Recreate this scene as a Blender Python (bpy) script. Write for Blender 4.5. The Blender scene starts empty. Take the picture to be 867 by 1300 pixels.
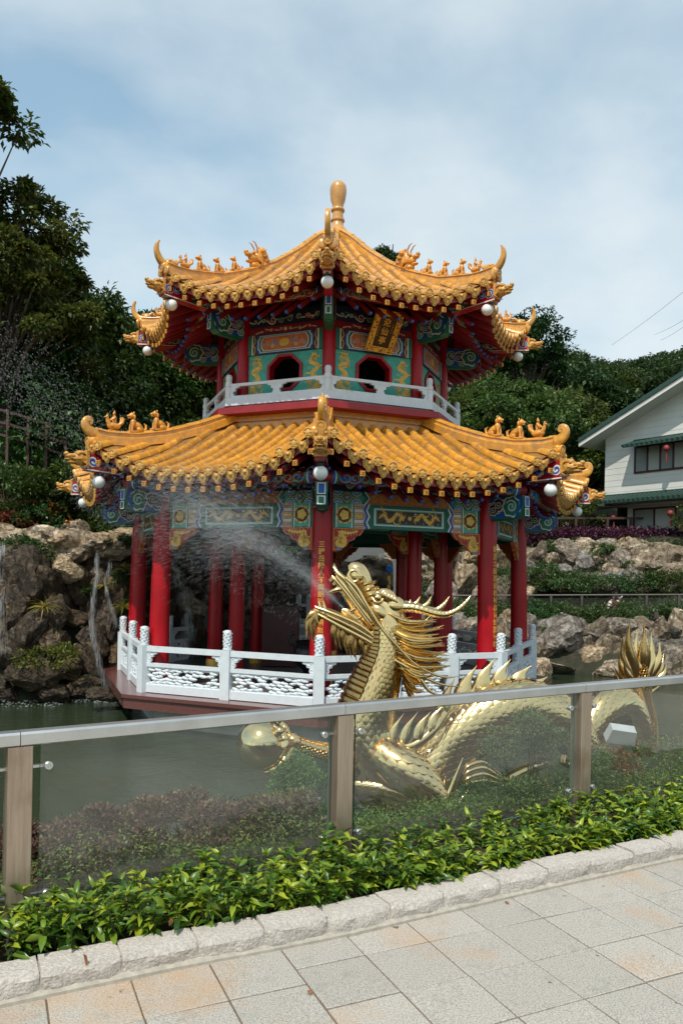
import bpy, math, random
import numpy as np
from mathutils import Vector as V, Matrix, noise
R=math.radians
PI=math.pi
scene=bpy.context.scene
COL=scene.collection
random.seed(7)
rng=np.random.default_rng(11)

# ------------------------------------------------------------------ camera
F,RL,SH,EYE=971.33,.0187,84.76,1.6            # focal length in photo pixels, roll, vertical lens shift in pixels, eye height
cam=bpy.data.cameras.new('camera'); co=bpy.data.objects.new('camera',cam); COL.objects.link(co)
cam.sensor_fit='VERTICAL'; cam.sensor_height=36; cam.lens=36*F/1300
cam.shift_y=SH/1300; cam.clip_start=.05; cam.clip_end=2000
co.matrix_world=Matrix.Translation((0,0,EYE))@Matrix.Rotation(PI/2,4,'X')@Matrix.Rotation(RL,4,'Z')
scene.camera=co
def ray(px,py):
    a,b=px-433.5,py-650-SH
    c,s=math.cos(RL),math.sin(RL)
    u=c*a+s*b; v=-s*a+c*b
    return V((u/F,1,-v/F))
def at(px,py,y):                               # the point at depth y seen at a photo pixel
    d=ray(px,py); return d*(y/d.y)+V((0,0,EYE))
def atz(px,py,z):
    d=ray(px,py); return d*((z-EYE)/d.z)+V((0,0,EYE))

# ------------------------------------------------------------------ mesh helper
class MB:
    def __init__(s): s.v=[]; s.f=[]; s.m=[]; s.flat=[]
    def add(s,vs,fs,mi=0):
        b=len(s.v); s.v.extend(tuple(x) for x in vs)
        for f in fs: s.f.append(tuple(b+i for i in f)); s.m.append(mi)
    def box(s,c,sz,mi=0,mat=None,taper=1):
        c=V(c); x,y,z=[k/2 for k in sz]
        vs=[V((a*x*(taper if d>0 else 1),b*y*(taper if d>0 else 1),d*z)) for d in (-1,1) for a,b in ((-1,-1),(1,-1),(1,1),(-1,1))]
        if mat is not None: vs=[mat@p for p in vs]
        s.add([c+p for p in vs],[(3,2,1,0),(4,5,6,7),(0,1,5,4),(1,2,6,5),(2,3,7,6),(3,0,4,7)],mi)
    def bar(s,p,q,w,h,mi=0,up=(0,0,1)):         # box from p to q, width w, height h
        p,q=V(p),V(q); d=(q-p); L=d.length; d.normalize(); r=d.cross(V(up)).normalized(); u=r.cross(d)
        vs=[e+r*(a*w/2)+u*(b*h/2) for e in (p,q) for a,b in ((-1,-1),(1,-1),(1,1),(-1,1))]
        s.add(vs,[(3,2,1,0),(4,5,6,7),(0,1,5,4),(1,2,6,5),(2,3,7,6),(3,0,4,7)],mi)
    def tube(s,pts,rad,n=8,mi=0,caps=True,up=None,sq=1.0):
        pts=[V(p) for p in pts]; m=len(pts)
        if not hasattr(rad,'__len__'): rad=[rad]*m
        b=len(s.v); nrm=None
        for i,p in enumerate(pts):
            t=(pts[min(i+1,m-1)]-pts[max(i-1,0)])
            if t.length<1e-9: t=V((0,0,1))
            t.normalize()
            if nrm is None:
                a=V(up) if up is not None else (V((0,0,1)) if abs(t.z)<.9 else V((1,0,0)))
                nrm=(a-t*a.dot(t)).normalized()
            else:
                nrm=nrm-t*nrm.dot(t)
                nrm=nrm.normalized() if nrm.length>1e-6 else t.orthogonal().normalized()
            bi=t.cross(nrm)
            for k in range(n):
                a=2*PI*k/n; s.v.append(tuple(p+nrm*(math.cos(a)*rad[i])+bi*(math.sin(a)*rad[i]*sq)))
        for i in range(m-1):
            for k in range(n):
                k2=(k+1)%n; s.f.append((b+i*n+k,b+i*n+k2,b+(i+1)*n+k2,b+(i+1)*n+k)); s.m.append(mi)
        if caps:
            s.f.append(tuple(b+k for k in range(n))[::-1]); s.m.append(mi)
            s.f.append(tuple(b+(m-1)*n+k for k in range(n))); s.m.append(mi)
    def lathe(s,prof,n=16,mi=0,c=(0,0,0),mat=None,mis=None):
        c=V(c); b=len(s.v); m=len(prof)
        for r,z in prof:
            for k in range(n):
                a=2*PI*k/n; p=V((r*math.cos(a),r*math.sin(a),z))
                if mat is not None: p=mat@p
                s.v.append(tuple(c+p))
        for i in range(m-1):
            for k in range(n):
                k2=(k+1)%n; s.f.append((b+i*n+k,b+i*n+k2,b+(i+1)*n+k2,b+(i+1)*n+k)); s.m.append(mis[i] if mis else mi)
        s.f.append(tuple(b+k for k in range(n))[::-1]); s.m.append(mis[0] if mis else mi)
        s.f.append(tuple(b+(m-1)*n+k for k in range(n))); s.m.append(mis[-1] if mis else mi)
    def ell(s,c,r,mi=0,mat=None,seg=10,rings=7):
        prof=[]
        for i in range(rings+1):
            a=-PI/2+PI*i/rings; prof.append((max(math.cos(a),.02),math.sin(a)))
        if not hasattr(r,'__len__'): r=(r,r,r)
        M_=Matrix.Diagonal(V((r[0],r[1],r[2])))
        s.lathe(prof,seg,mi,c,(mat.to_3x3()@M_) if mat is not None else M_)
    def prism(s,poly,o,ex,ey,th,mi=0):          # polygon in the (ex,ey) plane pushed th along ex x ey
        o,ex,ey=V(o),V(ex),V(ey); n=ex.cross(ey).normalized()*th; k=len(poly)
        vs=[o+ex*a+ey*b for a,b in poly]; vs+= [p+n for p in vs]
        s.add(vs,[tuple(range(k))[::-1],tuple(range(k,2*k))]+[(i,(i+1)%k,k+(i+1)%k,k+i) for i in range(k)],mi)
    def loft(s,secs,mi=0,caps=True,closed=True):
        b=len(s.v); n=len(secs[0])
        for q in secs: s.v.extend(tuple(p) for p in q)
        for i in range(len(secs)-1):
            for k in range(n if closed else n-1):
                k2=(k+1)%n; s.f.append((b+i*n+k,b+i*n+k2,b+(i+1)*n+k2,b+(i+1)*n+k)); s.m.append(mi)
        if caps:
            s.f.append(tuple(b+k for k in range(n))[::-1]); s.m.append(mi)
            s.f.append(tuple(b+(len(secs)-1)*n+k for k in range(n))); s.m.append(mi)
    def mesh(s,name,mats,smooth=38,shift=None):
        me=bpy.data.meshes.new(name)
        vs=s.v if shift is None else [(x-shift[0],y-shift[1],z-shift[2]) for x,y,z in s.v]
        me.from_pydata(vs,[],s.f)
        for m in (mats if isinstance(mats,(list,tuple)) else [mats]): me.materials.append(m)
        me.polygons.foreach_set('material_index',s.m)
        if smooth:
            me.polygons.foreach_set('use_smooth',[True]*len(s.f)); me.update()
            me.set_sharp_from_angle(angle=R(smooth))
        me.update(); return me
    def build(s,name,mats,parent=None,smooth=38,world=False):
        return link(name,s.mesh(name,mats,smooth),parent,world)
def link(name,me,parent=None,world=False):
    o=bpy.data.objects.new(name,me); COL.objects.link(o)
    if parent is not None:
        o.parent=parent
        if world:
            p=parent; off=V((0,0,0))
            while p is not None: off+=p.location; p=p.parent
            o.location=-off
    return o
def tag(o,label=None,cat=None,group=None,kind=None):
    if label: o['label']=label
    if cat: o['category']=cat
    if group: o['group']=group
    if kind: o['kind']=kind
    return o
def thing(name,label,cat,loc=(0,0,0),rz=0,group=None):
    o=bpy.data.objects.new(name,None); COL.objects.link(o); o.location=loc; o.rotation_euler=(0,0,rz)
    o.empty_display_size=.1
    return tag(o,label,cat,group)
def rcopy(o,parent,rz):                         # copy a part and its sub-parts, turned about the parent's axis
    c=o.copy(); COL.objects.link(c); c.parent=parent; c.rotation_euler=(0,0,rz)
    for ch in o.children:
        d=ch.copy(); COL.objects.link(d); d.parent=c
    return c
def tcopy(root,loc,rz,sc=1,label=None,group=None):
    c=root.copy(); COL.objects.link(c); c.location=loc; c.rotation_euler=(0,0,rz)
    c.scale=(sc,sc,sc) if not hasattr(sc,'__len__') else sc
    if label: c['label']=label
    if group: c['group']=group
    for ch in root.children:
        d=ch.copy(); COL.objects.link(d); d.parent=c
    return c
def curve(pts,n=8):                             # Catmull-Rom through points of any dimension
    P=[np.array(p,float) for p in pts]; P=[2*P[0]-P[1]]+P+[2*P[-1]-P[-2]]; out=[]
    for i in range(1,len(P)-2):
        for k in range(n):
            t=k/n; a,b,c,d=P[i-1],P[i],P[i+1],P[i+2]
            out.append(.5*(2*b+(c-a)*t+(2*a-5*b+4*c-d)*t*t+(3*b-a-3*c+d)*t**3))
    out.append(P[-2]); return [tuple(map(float,p)) for p in out]
def lerp(tab,x):
    return float(np.interp(x,[t[0] for t in tab],[t[1] for t in tab]))

# ------------------------------------------------------------------ materials
def nodes(name):
    m=bpy.data.materials.new(name); m.use_nodes=True; nt=m.node_tree
    return m,nt,nt.nodes['Principled BSDF']
def ND(nt,t,**k):
    n=nt.nodes.new(t)
    for a,b in k.items():
        if a in n.inputs: n.inputs[a].default_value=b
        else: setattr(n,a,b)
    return n
def ramp(nt,fac,stops):
    r=nt.nodes.new('ShaderNodeValToRGB'); e=r.color_ramp.elements
    while len(e)<len(stops): e.new(.5)
    for i,(p,c) in enumerate(stops): e[i].position=p; e[i].color=(*c,1)
    nt.links.new(fac,r.inputs[0]); return r.outputs[0]
def mixc(nt,f,a,b,mode='MIX'):
    m=nt.nodes.new('ShaderNodeMix'); m.data_type='RGBA'; m.blend_type=mode
    for s_,i in ((f,0),(a,6),(b,7)):
        if hasattr(s_,'is_linked'): nt.links.new(s_,m.inputs[i])
        else: m.inputs[i].default_value=s_ if i==0 else (*s_,1)
    return m.outputs[2]
def mat(name,col,rough=.5,metal=0,var=.15,vs=6,bump=0,bs=40,coat=0,dirt=None,ds=2,dthr=.55,spec=.5,island=0,obj=0):
    m,nt,b=nodes(name); L=nt.links
    tc=ND(nt,'ShaderNodeTexCoord'); 
    n1=ND(nt,'ShaderNodeTexNoise',Scale=vs,Detail=6,Roughness=.6); L.new(tc.outputs['Object'],n1.inputs['Vector'])
    lo=tuple(max(0,c*(1-var)) for c in col); hi=tuple(c*(1+var) for c in col)
    c=ramp(nt,n1.outputs[0],[(.3,lo),(.7,hi)])
    if dirt is not None:
        n2=ND(nt,'ShaderNodeTexNoise',Scale=ds,Detail=8,Roughness=.7); L.new(tc.outputs['Object'],n2.inputs['Vector'])
        f=ramp(nt,n2.outputs[0],[(dthr,(0,0,0)),(dthr+.18,(1,1,1))]); c=mixc(nt,f,c,dirt)
    if island:
        g=ND(nt,'ShaderNodeNewGeometry'); h=ND(nt,'ShaderNodeHueSaturation'); 
        mr=ND(nt,'ShaderNodeMapRange'); mr.inputs[3].default_value=1-island; mr.inputs[4].default_value=1+island
        L.new(g.outputs['Random Per Island'],mr.inputs[0]); L.new(mr.outputs[0],h.inputs['Value']); L.new(c,h.inputs['Color']); c=h.outputs[0]
    if obj:
        g=ND(nt,'ShaderNodeObjectInfo'); h=ND(nt,'ShaderNodeHueSaturation')
        mr=ND(nt,'ShaderNodeMapRange'); mr.inputs[3].default_value=1-obj; mr.inputs[4].default_value=1+obj
        L.new(g.outputs['Random'],mr.inputs[0]); L.new(mr.outputs[0],h.inputs['Value']); L.new(c,h.inputs['Color']); c=h.outputs[0]
    L.new(c,b.inputs['Base Color'])
    b.inputs['Roughness'].default_value=rough; b.inputs['Metallic'].default_value=metal
    b.inputs['Coat Weight'].default_value=coat; b.inputs['Coat Roughness'].default_value=.12
    b.inputs['Specular IOR Level'].default_value=spec
    if bump:
        n3=ND(nt,'ShaderNodeTexNoise',Scale=bs,Detail=5); L.new(tc.outputs['Object'],n3.inputs['Vector'])
        bp=ND(nt,'ShaderNodeBump',Strength=bump,Distance=.02); L.new(n3.outputs[0],bp.inputs['Height']); L.new(bp.outputs[0],b.inputs['Normal'])
    return m
def leafmat(name,cols,trans=.35,rough=.45,vs=.6,objvar=.25,spec=.4):
    # leaves: colour varies leaf by leaf, clump by clump, plant by plant; some light passes through
    m,nt,b=nodes(name); L=nt.links
    g=ND(nt,'ShaderNodeNewGeometry'); tc=ND(nt,'ShaderNodeTexCoord'); oi=ND(nt,'ShaderNodeObjectInfo')
    n=ND(nt,'ShaderNodeTexNoise',Scale=vs,Detail=3); L.new(tc.outputs['Object'],n.inputs['Vector'])
    a=ND(nt,'ShaderNodeMath',operation='MULTIPLY_ADD'); a.inputs[1].default_value=.55; L.new(g.outputs['Random Per Island'],a.inputs[0])
    k=ND(nt,'ShaderNodeMath',operation='MULTIPLY'); k.inputs[1].default_value=.75; L.new(n.outputs[0],k.inputs[0]); L.new(k.outputs[0],a.inputs[2])
    st=[(.25+.65*i/(len(cols)-1),c) for i,c in enumerate(cols)]
    c=ramp(nt,a.outputs[0],st)
    h=ND(nt,'ShaderNodeHueSaturation'); mr=ND(nt,'ShaderNodeMapRange'); mr.inputs[3].default_value=1-objvar; mr.inputs[4].default_value=1+objvar
    L.new(oi.outputs['Random'],mr.inputs[0]); L.new(mr.outputs[0],h.inputs['Value']); L.new(c,h.inputs['Color'])
    mr2=ND(nt,'ShaderNodeMapRange'); mr2.inputs[3].default_value=.5-.035*(objvar>0); mr2.inputs[4].default_value=.5+.025*(objvar>0)
    fr=ND(nt,'ShaderNodeMath',operation='FRACT'); m7=ND(nt,'ShaderNodeMath',operation='MULTIPLY'); m7.inputs[1].default_value=7.3
    L.new(oi.outputs['Random'],m7.inputs[0]); L.new(m7.outputs[0],fr.inputs[0]); L.new(fr.outputs[0],mr2.inputs[0]); L.new(mr2.outputs[0],h.inputs['Hue'])
    c=h.outputs[0]
    L.new(c,b.inputs['Base Color']); b.inputs['Roughness'].default_value=rough; b.inputs['Specular IOR Level'].default_value=spec
    t=ND(nt,'ShaderNodeBsdfTranslucent'); L.new(c,t.inputs[0])
    mx=ND(nt,'ShaderNodeMixShader'); mx.inputs[0].default_value=trans
    L.new(b.outputs[0],mx.inputs[1]); L.new(t.outputs[0],mx.inputs[2]); L.new(mx.outputs[0],nt.nodes['Material Output'].inputs[0])
    return m

TILE=mat('glazed_yellow_tile',(.62,.29,.038),.24,var=.25,vs=9,bump=.15,bs=60,dirt=(.40,.22,.085),ds=6,dthr=.5,coat=.3,island=.17)
TILEB=mat('glazed_yellow_eave_tile',(.68,.37,.085),.32,var=.35,vs=40,bump=.6,bs=70,coat=.2,island=.08)
FIG=mat('glazed_yellow_figure',(.62,.27,.035),.3,var=.3,vs=14,bump=.4,bs=40,coat=.3)
RED=mat('red_lacquer',(.37,.003,.009),.36,var=.14,vs=3,coat=.10,bump=.03,bs=25,spec=.3)
REDD=mat('dark_red_timber',(.25,.010,.016),.45,var=.2,vs=5)
GRN=mat('green_paint',(.06,.40,.31),.5,var=.18,vs=14)
DGRN=mat('dark_green_paint',(.01,.15,.10),.5,var=.2,vs=14)
BLU=mat('blue_paint',(.012,.09,.42),.5,var=.2,vs=14)
LBLU=mat('light_blue_paint',(.06,.25,.5),.5,var=.2,vs=14)
WHT=mat('white_paint',(.72,.72,.68),.5,var=.06,vs=20)
GLD=mat('gold_paint',(.74,.43,.07),.4,metal=.2,var=.25,vs=30)
ORG=mat('orange_paint',(.56,.15,.035),.5,var=.2,vs=14)
BRN=mat('dark_brown_paint',(.05,.018,.01),.5,var=.2,vs=14)
NVY=mat('navy_paint',(.012,.02,.06),.5,var=.2,vs=14)
BLK=mat('black_metal',(.012,.012,.013),.35,var=.2,vs=14)
RAIL=mat('white_stone_railing',(.65,.705,.745),.45,var=.05,vs=10,bump=.1,bs=50,dirt=(.50,.53,.52),ds=4,dthr=.57)
SLAB=mat('polished_brown_granite',(.13,.045,.038),.22,var=.3,vs=45,coat=.2)
CONC=mat('white_concrete',(.55,.56,.53),.7,var=.15,vs=4,bump=.1)
FLOOR=mat('grey_floor_tile',(.10,.10,.10),.35,var=.2,vs=5)
GLOBE=mat('opal_glass',(.82,.82,.80),.18,var=.03,vs=4,dirt=(.7,.69,.66),ds=6,dthr=.6)
PAL=[RED,GRN,DGRN,BLU,LBLU,WHT,GLD,ORG,BRN,NVY,REDD,BLK,mat('amber_paint',(.60,.26,.02),.5,var=.25,vs=30)]
iRED,iGRN,iDGRN,iBLU,iLBLU,iWHT,iGLD,iORG,iBRN,iNVY,iREDD,iBLK,iEND=range(13)
# ------------------------------------------------------------------ painted ornament on flat boards
class Paint:
    def __init__(s,mb,o,ex,ey,lift=.003): s.mb=mb; s.o=V(o); s.ex=V(ex); s.ey=V(ey); s.n=s.ex.cross(s.ey).normalized(); s.l=lift
    def P(s,a,b,l): return s.o+s.ex*a+s.ey*b+s.n*(s.l*l)
    def poly(s,pts,mi,l=1): s.mb.add([s.P(a,b,l) for a,b in pts],[tuple(range(len(pts)))],mi)
    def rect(s,x0,y0,x1,y1,mi,l=1): s.poly([(x0,y0),(x1,y0),(x1,y1),(x0,y1)],mi,l)
    def disc(s,x,y,r,mi,l=1,n=14,ry=None,lobes=0,la=.15):
        s.poly([(x+r*(1+la*math.cos(lobes*2*PI*k/n) if lobes else r/r)*math.cos(2*PI*k/n),y+(ry or r)*(1+la*math.cos(lobes*2*PI*k/n) if lobes else 1)*math.sin(2*PI*k/n)) for k in range(n)],mi,l)
    def line(s,pts,w,mi,l=1):
        m=len(pts)
        if not hasattr(w,'__len__'): w=[w]*m
        vs=[]
        for i,(x,y) in enumerate(pts):
            x0,y0=pts[max(i-1,0)]; x1,y1=pts[min(i+1,m-1)]; dx,dy=x1-x0,y1-y0; d=math.hypot(dx,dy) or 1
            nx,ny=-dy/d*w[i]/2,dx/d*w[i]/2; vs+=[s.P(x-nx,y-ny,l),s.P(x+nx,y+ny,l)]
        s.mb.add(vs,[(2*i,2*i+2,2*i+3,2*i+1) for i in range(m-1)],mi)
    def spiral(s,x,y,r,turns,a0,w,mi,l=1,hand=1,tail=None):
        n=int(14*turns); pts=[]
        for k in range(n+1):
            t=k/n; a=a0+hand*2*PI*turns*t; rr=r*(1-.85*t); pts.append((x+rr*math.cos(a),y+rr*math.sin(a)))
        if tail: pts=[tail]+pts
        s.line(pts,w,mi,l)
    def cloud(s,x,y,r,fill,hand=1,l=1,out=iWHT):
        s.disc(x,y,r*1.16,out,l,n=36,lobes=7,la=.08); s.disc(x,y,r*1.0,fill,l+1,n=36,lobes=7,la=.08)
        s.spiral(x,y,r*.72,1.6,.6,r*.13,out,l+2,hand)
    def clouds(s,x0,y0,x1,y1,big,mis,n,seed,l=1):
        rr=random.Random(seed); h=y1-y0
        for k in range(n):
            r=h*rr.uniform(.16,.3); s.cloud(rr.uniform(x0+r,x1-r),rr.uniform(y0+r,y1-r),r,rr.choice(mis),rr.choice((1,-1)),l+3*(k%3))
        if big: s.cloud(big[0],big[1],big[2],iDGRN,1,l+9); s.spiral(big[0],big[1],big[2]*.45,1.2,2,big[2]*.16,iGRN,l+12)
    def scrolls(s,x0,y0,x1,y1,mis,n,seed,l=1,w=.012):
        rr=random.Random(seed); h=y1-y0
        for k in range(n):
            x=x0+(x1-x0)*(k+.5)/n; y=(y0+y1)/2+rr.uniform(-.15,.15)*h; hd=rr.choice((1,-1)); mi=rr.choice(mis)
            a=rr.uniform(0,6.28); L=(x1-x0)/n
            s.spiral(x,y,h*rr.uniform(.25,.42),1.3,a,w*1.9,iWHT,l,hd,tail=(x-hd*L*.7,y+rr.uniform(-.4,.4)*h))
            s.spiral(x,y,h*rr.uniform(.25,.42),1.3,a,w,mi,l+1,hd,tail=(x-hd*L*.7,y+rr.uniform(-.4,.4)*h))
    def dragon(s,path,w,mi,l=1,legs=True,seed=1):
        rr=random.Random(seed)
        c=curve(path,7); m=len(c)
        s.line(c,[w*(.35+.65*math.sin(PI*min(1,.12+.88*i/m*1.15)))*1. for i in range(m)],mi,l)
        for i in range(2,m-2,2):
            dx,dy=c[i+1][0]-c[i-1][0],c[i+1][1]-c[i-1][1]; d=math.hypot(dx,dy) or 1
            for sd in (1,-1):
                s.poly([(c[i][0],c[i][1]),(c[i+1][0],c[i+1][1]),(c[i][0]-sd*dy/d*w*.9,c[i][1]+sd*dx/d*w*.9)][::sd],mi,l+1)
        hx,hy=c[0]
        s.disc(hx,hy,w*.75,mi,l+1,n=24,lobes=6,la=.3)
        for k in range(6):
            a=rr.uniform(0,6.28); s.line([(hx,hy),(hx+w*1.1*math.cos(a),hy+w*1.1*math.sin(a)),(hx+w*1.9*math.cos(a+.5),hy+w*1.9*math.sin(a+.5))],[w*.3,w*.22,.002],mi,l+1)
        if legs:
            for f in (.3,.42,.68,.8):
                i=int(f*m); x,y=c[i]; a=rr.uniform(0,6.28)
                q=(x+w*1.5*math.cos(a),y+w*1.5*math.sin(a)); q2=(q[0]+w*math.cos(a+1),q[1]+w*math.sin(a+1))
                s.line([(x,y),q,q2],[w*.5,w*.3,w*.15],mi,l+1)
                for b in (-.6,0,.6): s.line([q2,(q2[0]+w*.7*math.cos(a+1+b),q2[1]+w*.7*math.sin(a+1+b))],[w*.16,.002],mi,l+1)

# ------------------------------------------------------------------ the pavilion (octagon, a corner towards the camera)
T8=math.tan(PI/8)
ZB=-1.0
pav=thing('pavilion','two storey octagonal pavilion with double yellow tiled roof and red columns standing in the pond','pavilion',(-.2774,16,ZB),-.009)
def part(mb,name,mats,smooth=38):
    warp(mb); o=link(name,mb.mesh(name,mats,smooth,shift=(0,0,ZB)),pav); return o
def sub(mb,name,mats,parent,smooth=38):
    warp(mb); return link(name,mb.mesh(name,mats,smooth,shift=(0,0,ZB)),parent)
WZT=[(-2,-2),(-.36,-.383),(.74,.732),(3.12,3.114),(4.14,4.115),(5.39,5.326),(6.43,6.321),(7.485,7.325),(10.25,9.88)]   # surveyed heights and radii
WST=[(-.36,1.0045),(.74,1.0045),(3.12,.991),(4.14,.986),(5.39,.98),(6.43,.974),(7.485,.9685),(10.25,.965)]
def warp(mb): mb.v=[(x*lerp(WST,z),y*lerp(WST,z),lerp(WZT,z)) for x,y,z in mb.v]
FACES=[(k+.5)*PI/4 for k in range(8)]; CORN=[k*PI/4 for k in range(8)]
def ring(o,angs):
    out=[o]
    for a in angs[1:]: out.append(rcopy(o,pav,a))
    o.rotation_euler=(0,0,angs[0]); return out
def octo(mb,r,z0,z1,mi=0,r1=None):
    r1=r1 or r
    mb.loft([[V((q*math.sin(k*PI/4),-q*math.cos(k*PI/4),z)) for k in range(8)] for q,z in ((r,z0),(r1,z1))],mi)
# --- platform
m=MB(); octo(m,4.62,-.60,-.42); octo(m,4.66,-.42,-.36); part(m,'platform',[SLAB])
m=MB(); octo(m,4.02,-1.6,-.603); part(m,'foundation',[CONC])
m=MB(); octo(m,4.15,-.357,-.352); part(m,'floor',[FLOOR])
# --- lower columns with their gold inscriptions
COLR=3.97
m=MB(); m.lathe([(.18,-.36),(.18,-.30),(.172,-.28),(.168,.8),(.162,2.2),(.158,3.4)],28,0,(0,-COLR,0)); c0=part(m,'column',[RED],60)
cols=ring(c0,CORN)
def glyphs(txt,h,font_size,name):               # one mesh of characters stacked top to bottom, flat in (x,z) around x=0
    vs,fs=[],[]
    for i,ch in enumerate(txt):
        cu=bpy.data.curves.new('t','FONT'); cu.body=ch; cu.size=font_size; cu.align_x='CENTER'; cu.fill_mode='FRONT'; cu.resolution_u=2
        cu.offset=font_size*.012
        o=bpy.data.objects.new('t',cu); COL.objects.link(o); dg=bpy.context.evaluated_depsgraph_get()
        me=bpy.data.meshes.new_from_object(o.evaluated_get(dg)); b=len(vs)
        vs+=[(v.co.x,v.co.y-h*i) for v in me.vertices]; fs+=[tuple(b+k for k in p.vertices) for p in me.polygons]
        bpy.data.objects.remove(o); bpy.data.curves.remove(cu); bpy.data.meshes.remove(me)
    return vs,fs
def inscription(txt,colu,ztop,step):
    vs,fs=glyphs(txt,step,step*.95,'t'); m=MB(); rr=.170
    m.add([(rr*math.sin(x/rr),-COLR-rr*math.cos(x/rr),ztop+y) for x,y in vs],fs)
    sub(m,'inscription',[GLD],colu,0)
inscription('三醉岳陽人不識朗吟飛過洞庭湖',cols[0],2.10,.1105)
inscription('朝游北越暮蒼梧袖裏青蛇膽氣粗',cols[1],2.115,.124)
# --- inner columns carry the upper storey
INR=2.345
m=MB(); m.lathe([(.15,-.15),(.145,0),(.135,3),(.12,4.9),(.12,6.8)],24,0,(0,-INR,0)); i0=part(m,'column',[RED],60)
m=MB(); m.lathe([(.165,-.355),(.165,-.12),(.15,-.10)],24,0,(0,-INR,0)); sub(m,'column_base',[GLD],i0)
ring(i0,CORN)
# --- lower beams between the columns (face frame: x along the face, -y outward)
def lower_beam(a,hw,zs,fancy=True,th=.16):
    zb,zt,zp=zs; m=MB(); h=zt-zb
    m.box((0,-a+th/2,(zb+zt)/2),(2*hw,th,h),iDGRN); m.box((0,-a+th/2+.02,(zt+zp)/2),(2*hw,th-.04,zp-zt-.004),iGRN)
    for sd in (1,-1):
        p=Paint(m,(0,-a,zb),(sd,0,0),(0,0,1)) if sd>0 else Paint(m,(0,-a,zb),(-1,0,0),(0,0,1))
        if sd<0: p.n=V((0,-1,0))
        W=hw
        p.rect(.74*W,0.006,.92*W,h-.006,iGRN,1); p.rect(.725*W,0,.74*W,h,iWHT,1); p.rect(.705*W,0,.725*W,h,iDGRN,1); p.rect(.92*W,0,.935*W,h,iWHT,1)
        p.disc(.83*W,h*.52,h*.37,iGLD,2,n=20); p.disc(.83*W,h*.52,h*.30,iBRN,3,n=20); p.disc(.83*W,h*.52,h*.2,iGLD,4,n=30,lobes=5,la=.10)
        for k in range(9): 
            t=2*PI*k/9; p.disc(.83*W+h*.335*math.cos(t),h*.52+h*.335*math.sin(t),h*.028,iBRN,4,n=6)
        p.rect(.555*W,0,.705*W,h,iWHT,1)
        for q,(y0,y1) in enumerate(((.02,.22),(.34,.66),(.78,.98))):
            for l_,ins,mi in ((2,0,iORG),(3,.05,iWHT),(4,.075,iBRN),(5,.10,iGLD)):
                a0,a1=(y0+ins*.9)*h,(y1-ins*.9)*h
                if a1-a0<.004: continue
                p.poly([(.70*W,a0),(.70*W,a1),((.60+ins*.25)*W,a1),((.565+ins*.25)*W,(a0+a1)/2),((.60+ins*.25)*W,a0)][::-1] if True else [],mi,l_)
        zig=lambda x:[(x*W,0),((x+.035)*W,h*.25),(x*W,h*.5),((x+.035)*W,h*.75),(x*W,h)]
        p.line(zig(.545),.03*W,iBLU,6); p.line(zig(.52),.022*W,iWHT,6); p.line(zig(.497),.022*W,iDGRN,6)
        # the plate above: scroll field, chevron border, floral diamonds
        g=zp-zt; q=Paint(m,(0,-a,zt),(sd,0,0),(0,0,1)) 
        if sd<0: q.n=V((0,-1,0))
        q.l=.003; q.o=q.o+q.n*.0
        ch=lambda x:[(x*W,0),((x-.06)*W,g*.5),(x*W,g)]
        q.poly([(0,.006),(.55*W,.006),(.49*W,g*.5),(.55*W,g-.006),(0,g-.006)],iORG,1)
        q.line(ch(.575),.02*W,iWHT,2); q.line(ch(.60),.022*W,iDGRN,2)
        for k in range(5): q.spiral((.05+.1*k)*W,g*.5,g*.32,1.5,k*1.7,.009,iGLD,2,1 if k%2 else -1,tail=((.0+.1*k)*W,g*(.15 if k%2 else .85)))
        c=.80*W
        q.poly([(c-.075*W,g*.5),(c,g*.02),(c+.075*W,g*.5),(c,g*.98)],iGLD,1); q.poly([(c-.06*W,g*.5),(c,g*.12),(c+.06*W,g*.5),(c,g*.88)],iBRN,2)
        q.disc(c,g*.5,g*.26,iLBLU,3,n=16,lobes=4,la=.3); q.disc(c,g*.5,g*.09,iGLD,4,n=8)
        for dx in (-.12,.12):
            for y in (.0,1.0):
                f=lambda r:[(c+dx*W+r*W*math.cos(t),y*g+(1 if y==0 else -1)*r*W*.9*math.sin(t)) for t in [PI*i/8 for i in range(9)]]
                q.poly(f(.062),iWHT,1); q.poly(f(.052),iLBLU,2); q.poly(f(.03),iWHT,3); q.poly(f(.02),iLBLU,4)
        q.line([(c+.075*W,g*.5),(.99*W,g*.5)],.008,iGLD,2); q.line([(.63*W,g*.5),(c-.075*W,g*.5)],.008,iGLD,2)
    p=Paint(m,(0,-a,zb),(1,0,0),(0,0,1)); W=hw
    p.poly([(-.475*W,.04*h),(.475*W,.04*h),(.51*W,.25*h),(.475*W,.5*h),(.51*W,.75*h),(.475*W,.96*h),(-.475*W,.96*h),(-.51*W,.75*h),(-.475*W,.5*h),(-.51*W,.25*h)],iDGRN,2)
    p.rect(-.46*W,.14*h,.46*W,.86*h,iWHT,4); p.rect(-.44*W,.19*h,.44*W,.81*h,iGRN,5); p.rect(-.425*W,.23*h,.425*W,.77*h,iBRN,6)
    for sd in (1,-1):
        p.dragon([(sd*.10*W,.5*h),(sd*.16*W,.68*h),(sd*.22*W,.45*h),(sd*.28*W,.36*h),(sd*.34*W,.62*h),(sd*.40*W,.45*h)],.055,iGLD,7,seed=3)
    p.disc(0,.5*h,.035,iGLD,8); 
    for x in (-.3,-.05,.18,.38): p.disc(x*W,.3*h,.016,iLBLU,9,n=8); 
    for x in (-.18,.07,.3): p.disc(x*W,.68*h,.014,iWHT,9,n=8)
    return m
A_L=COLR*math.cos(PI/8); HW_L=COLR*math.sin(PI/8)
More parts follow.
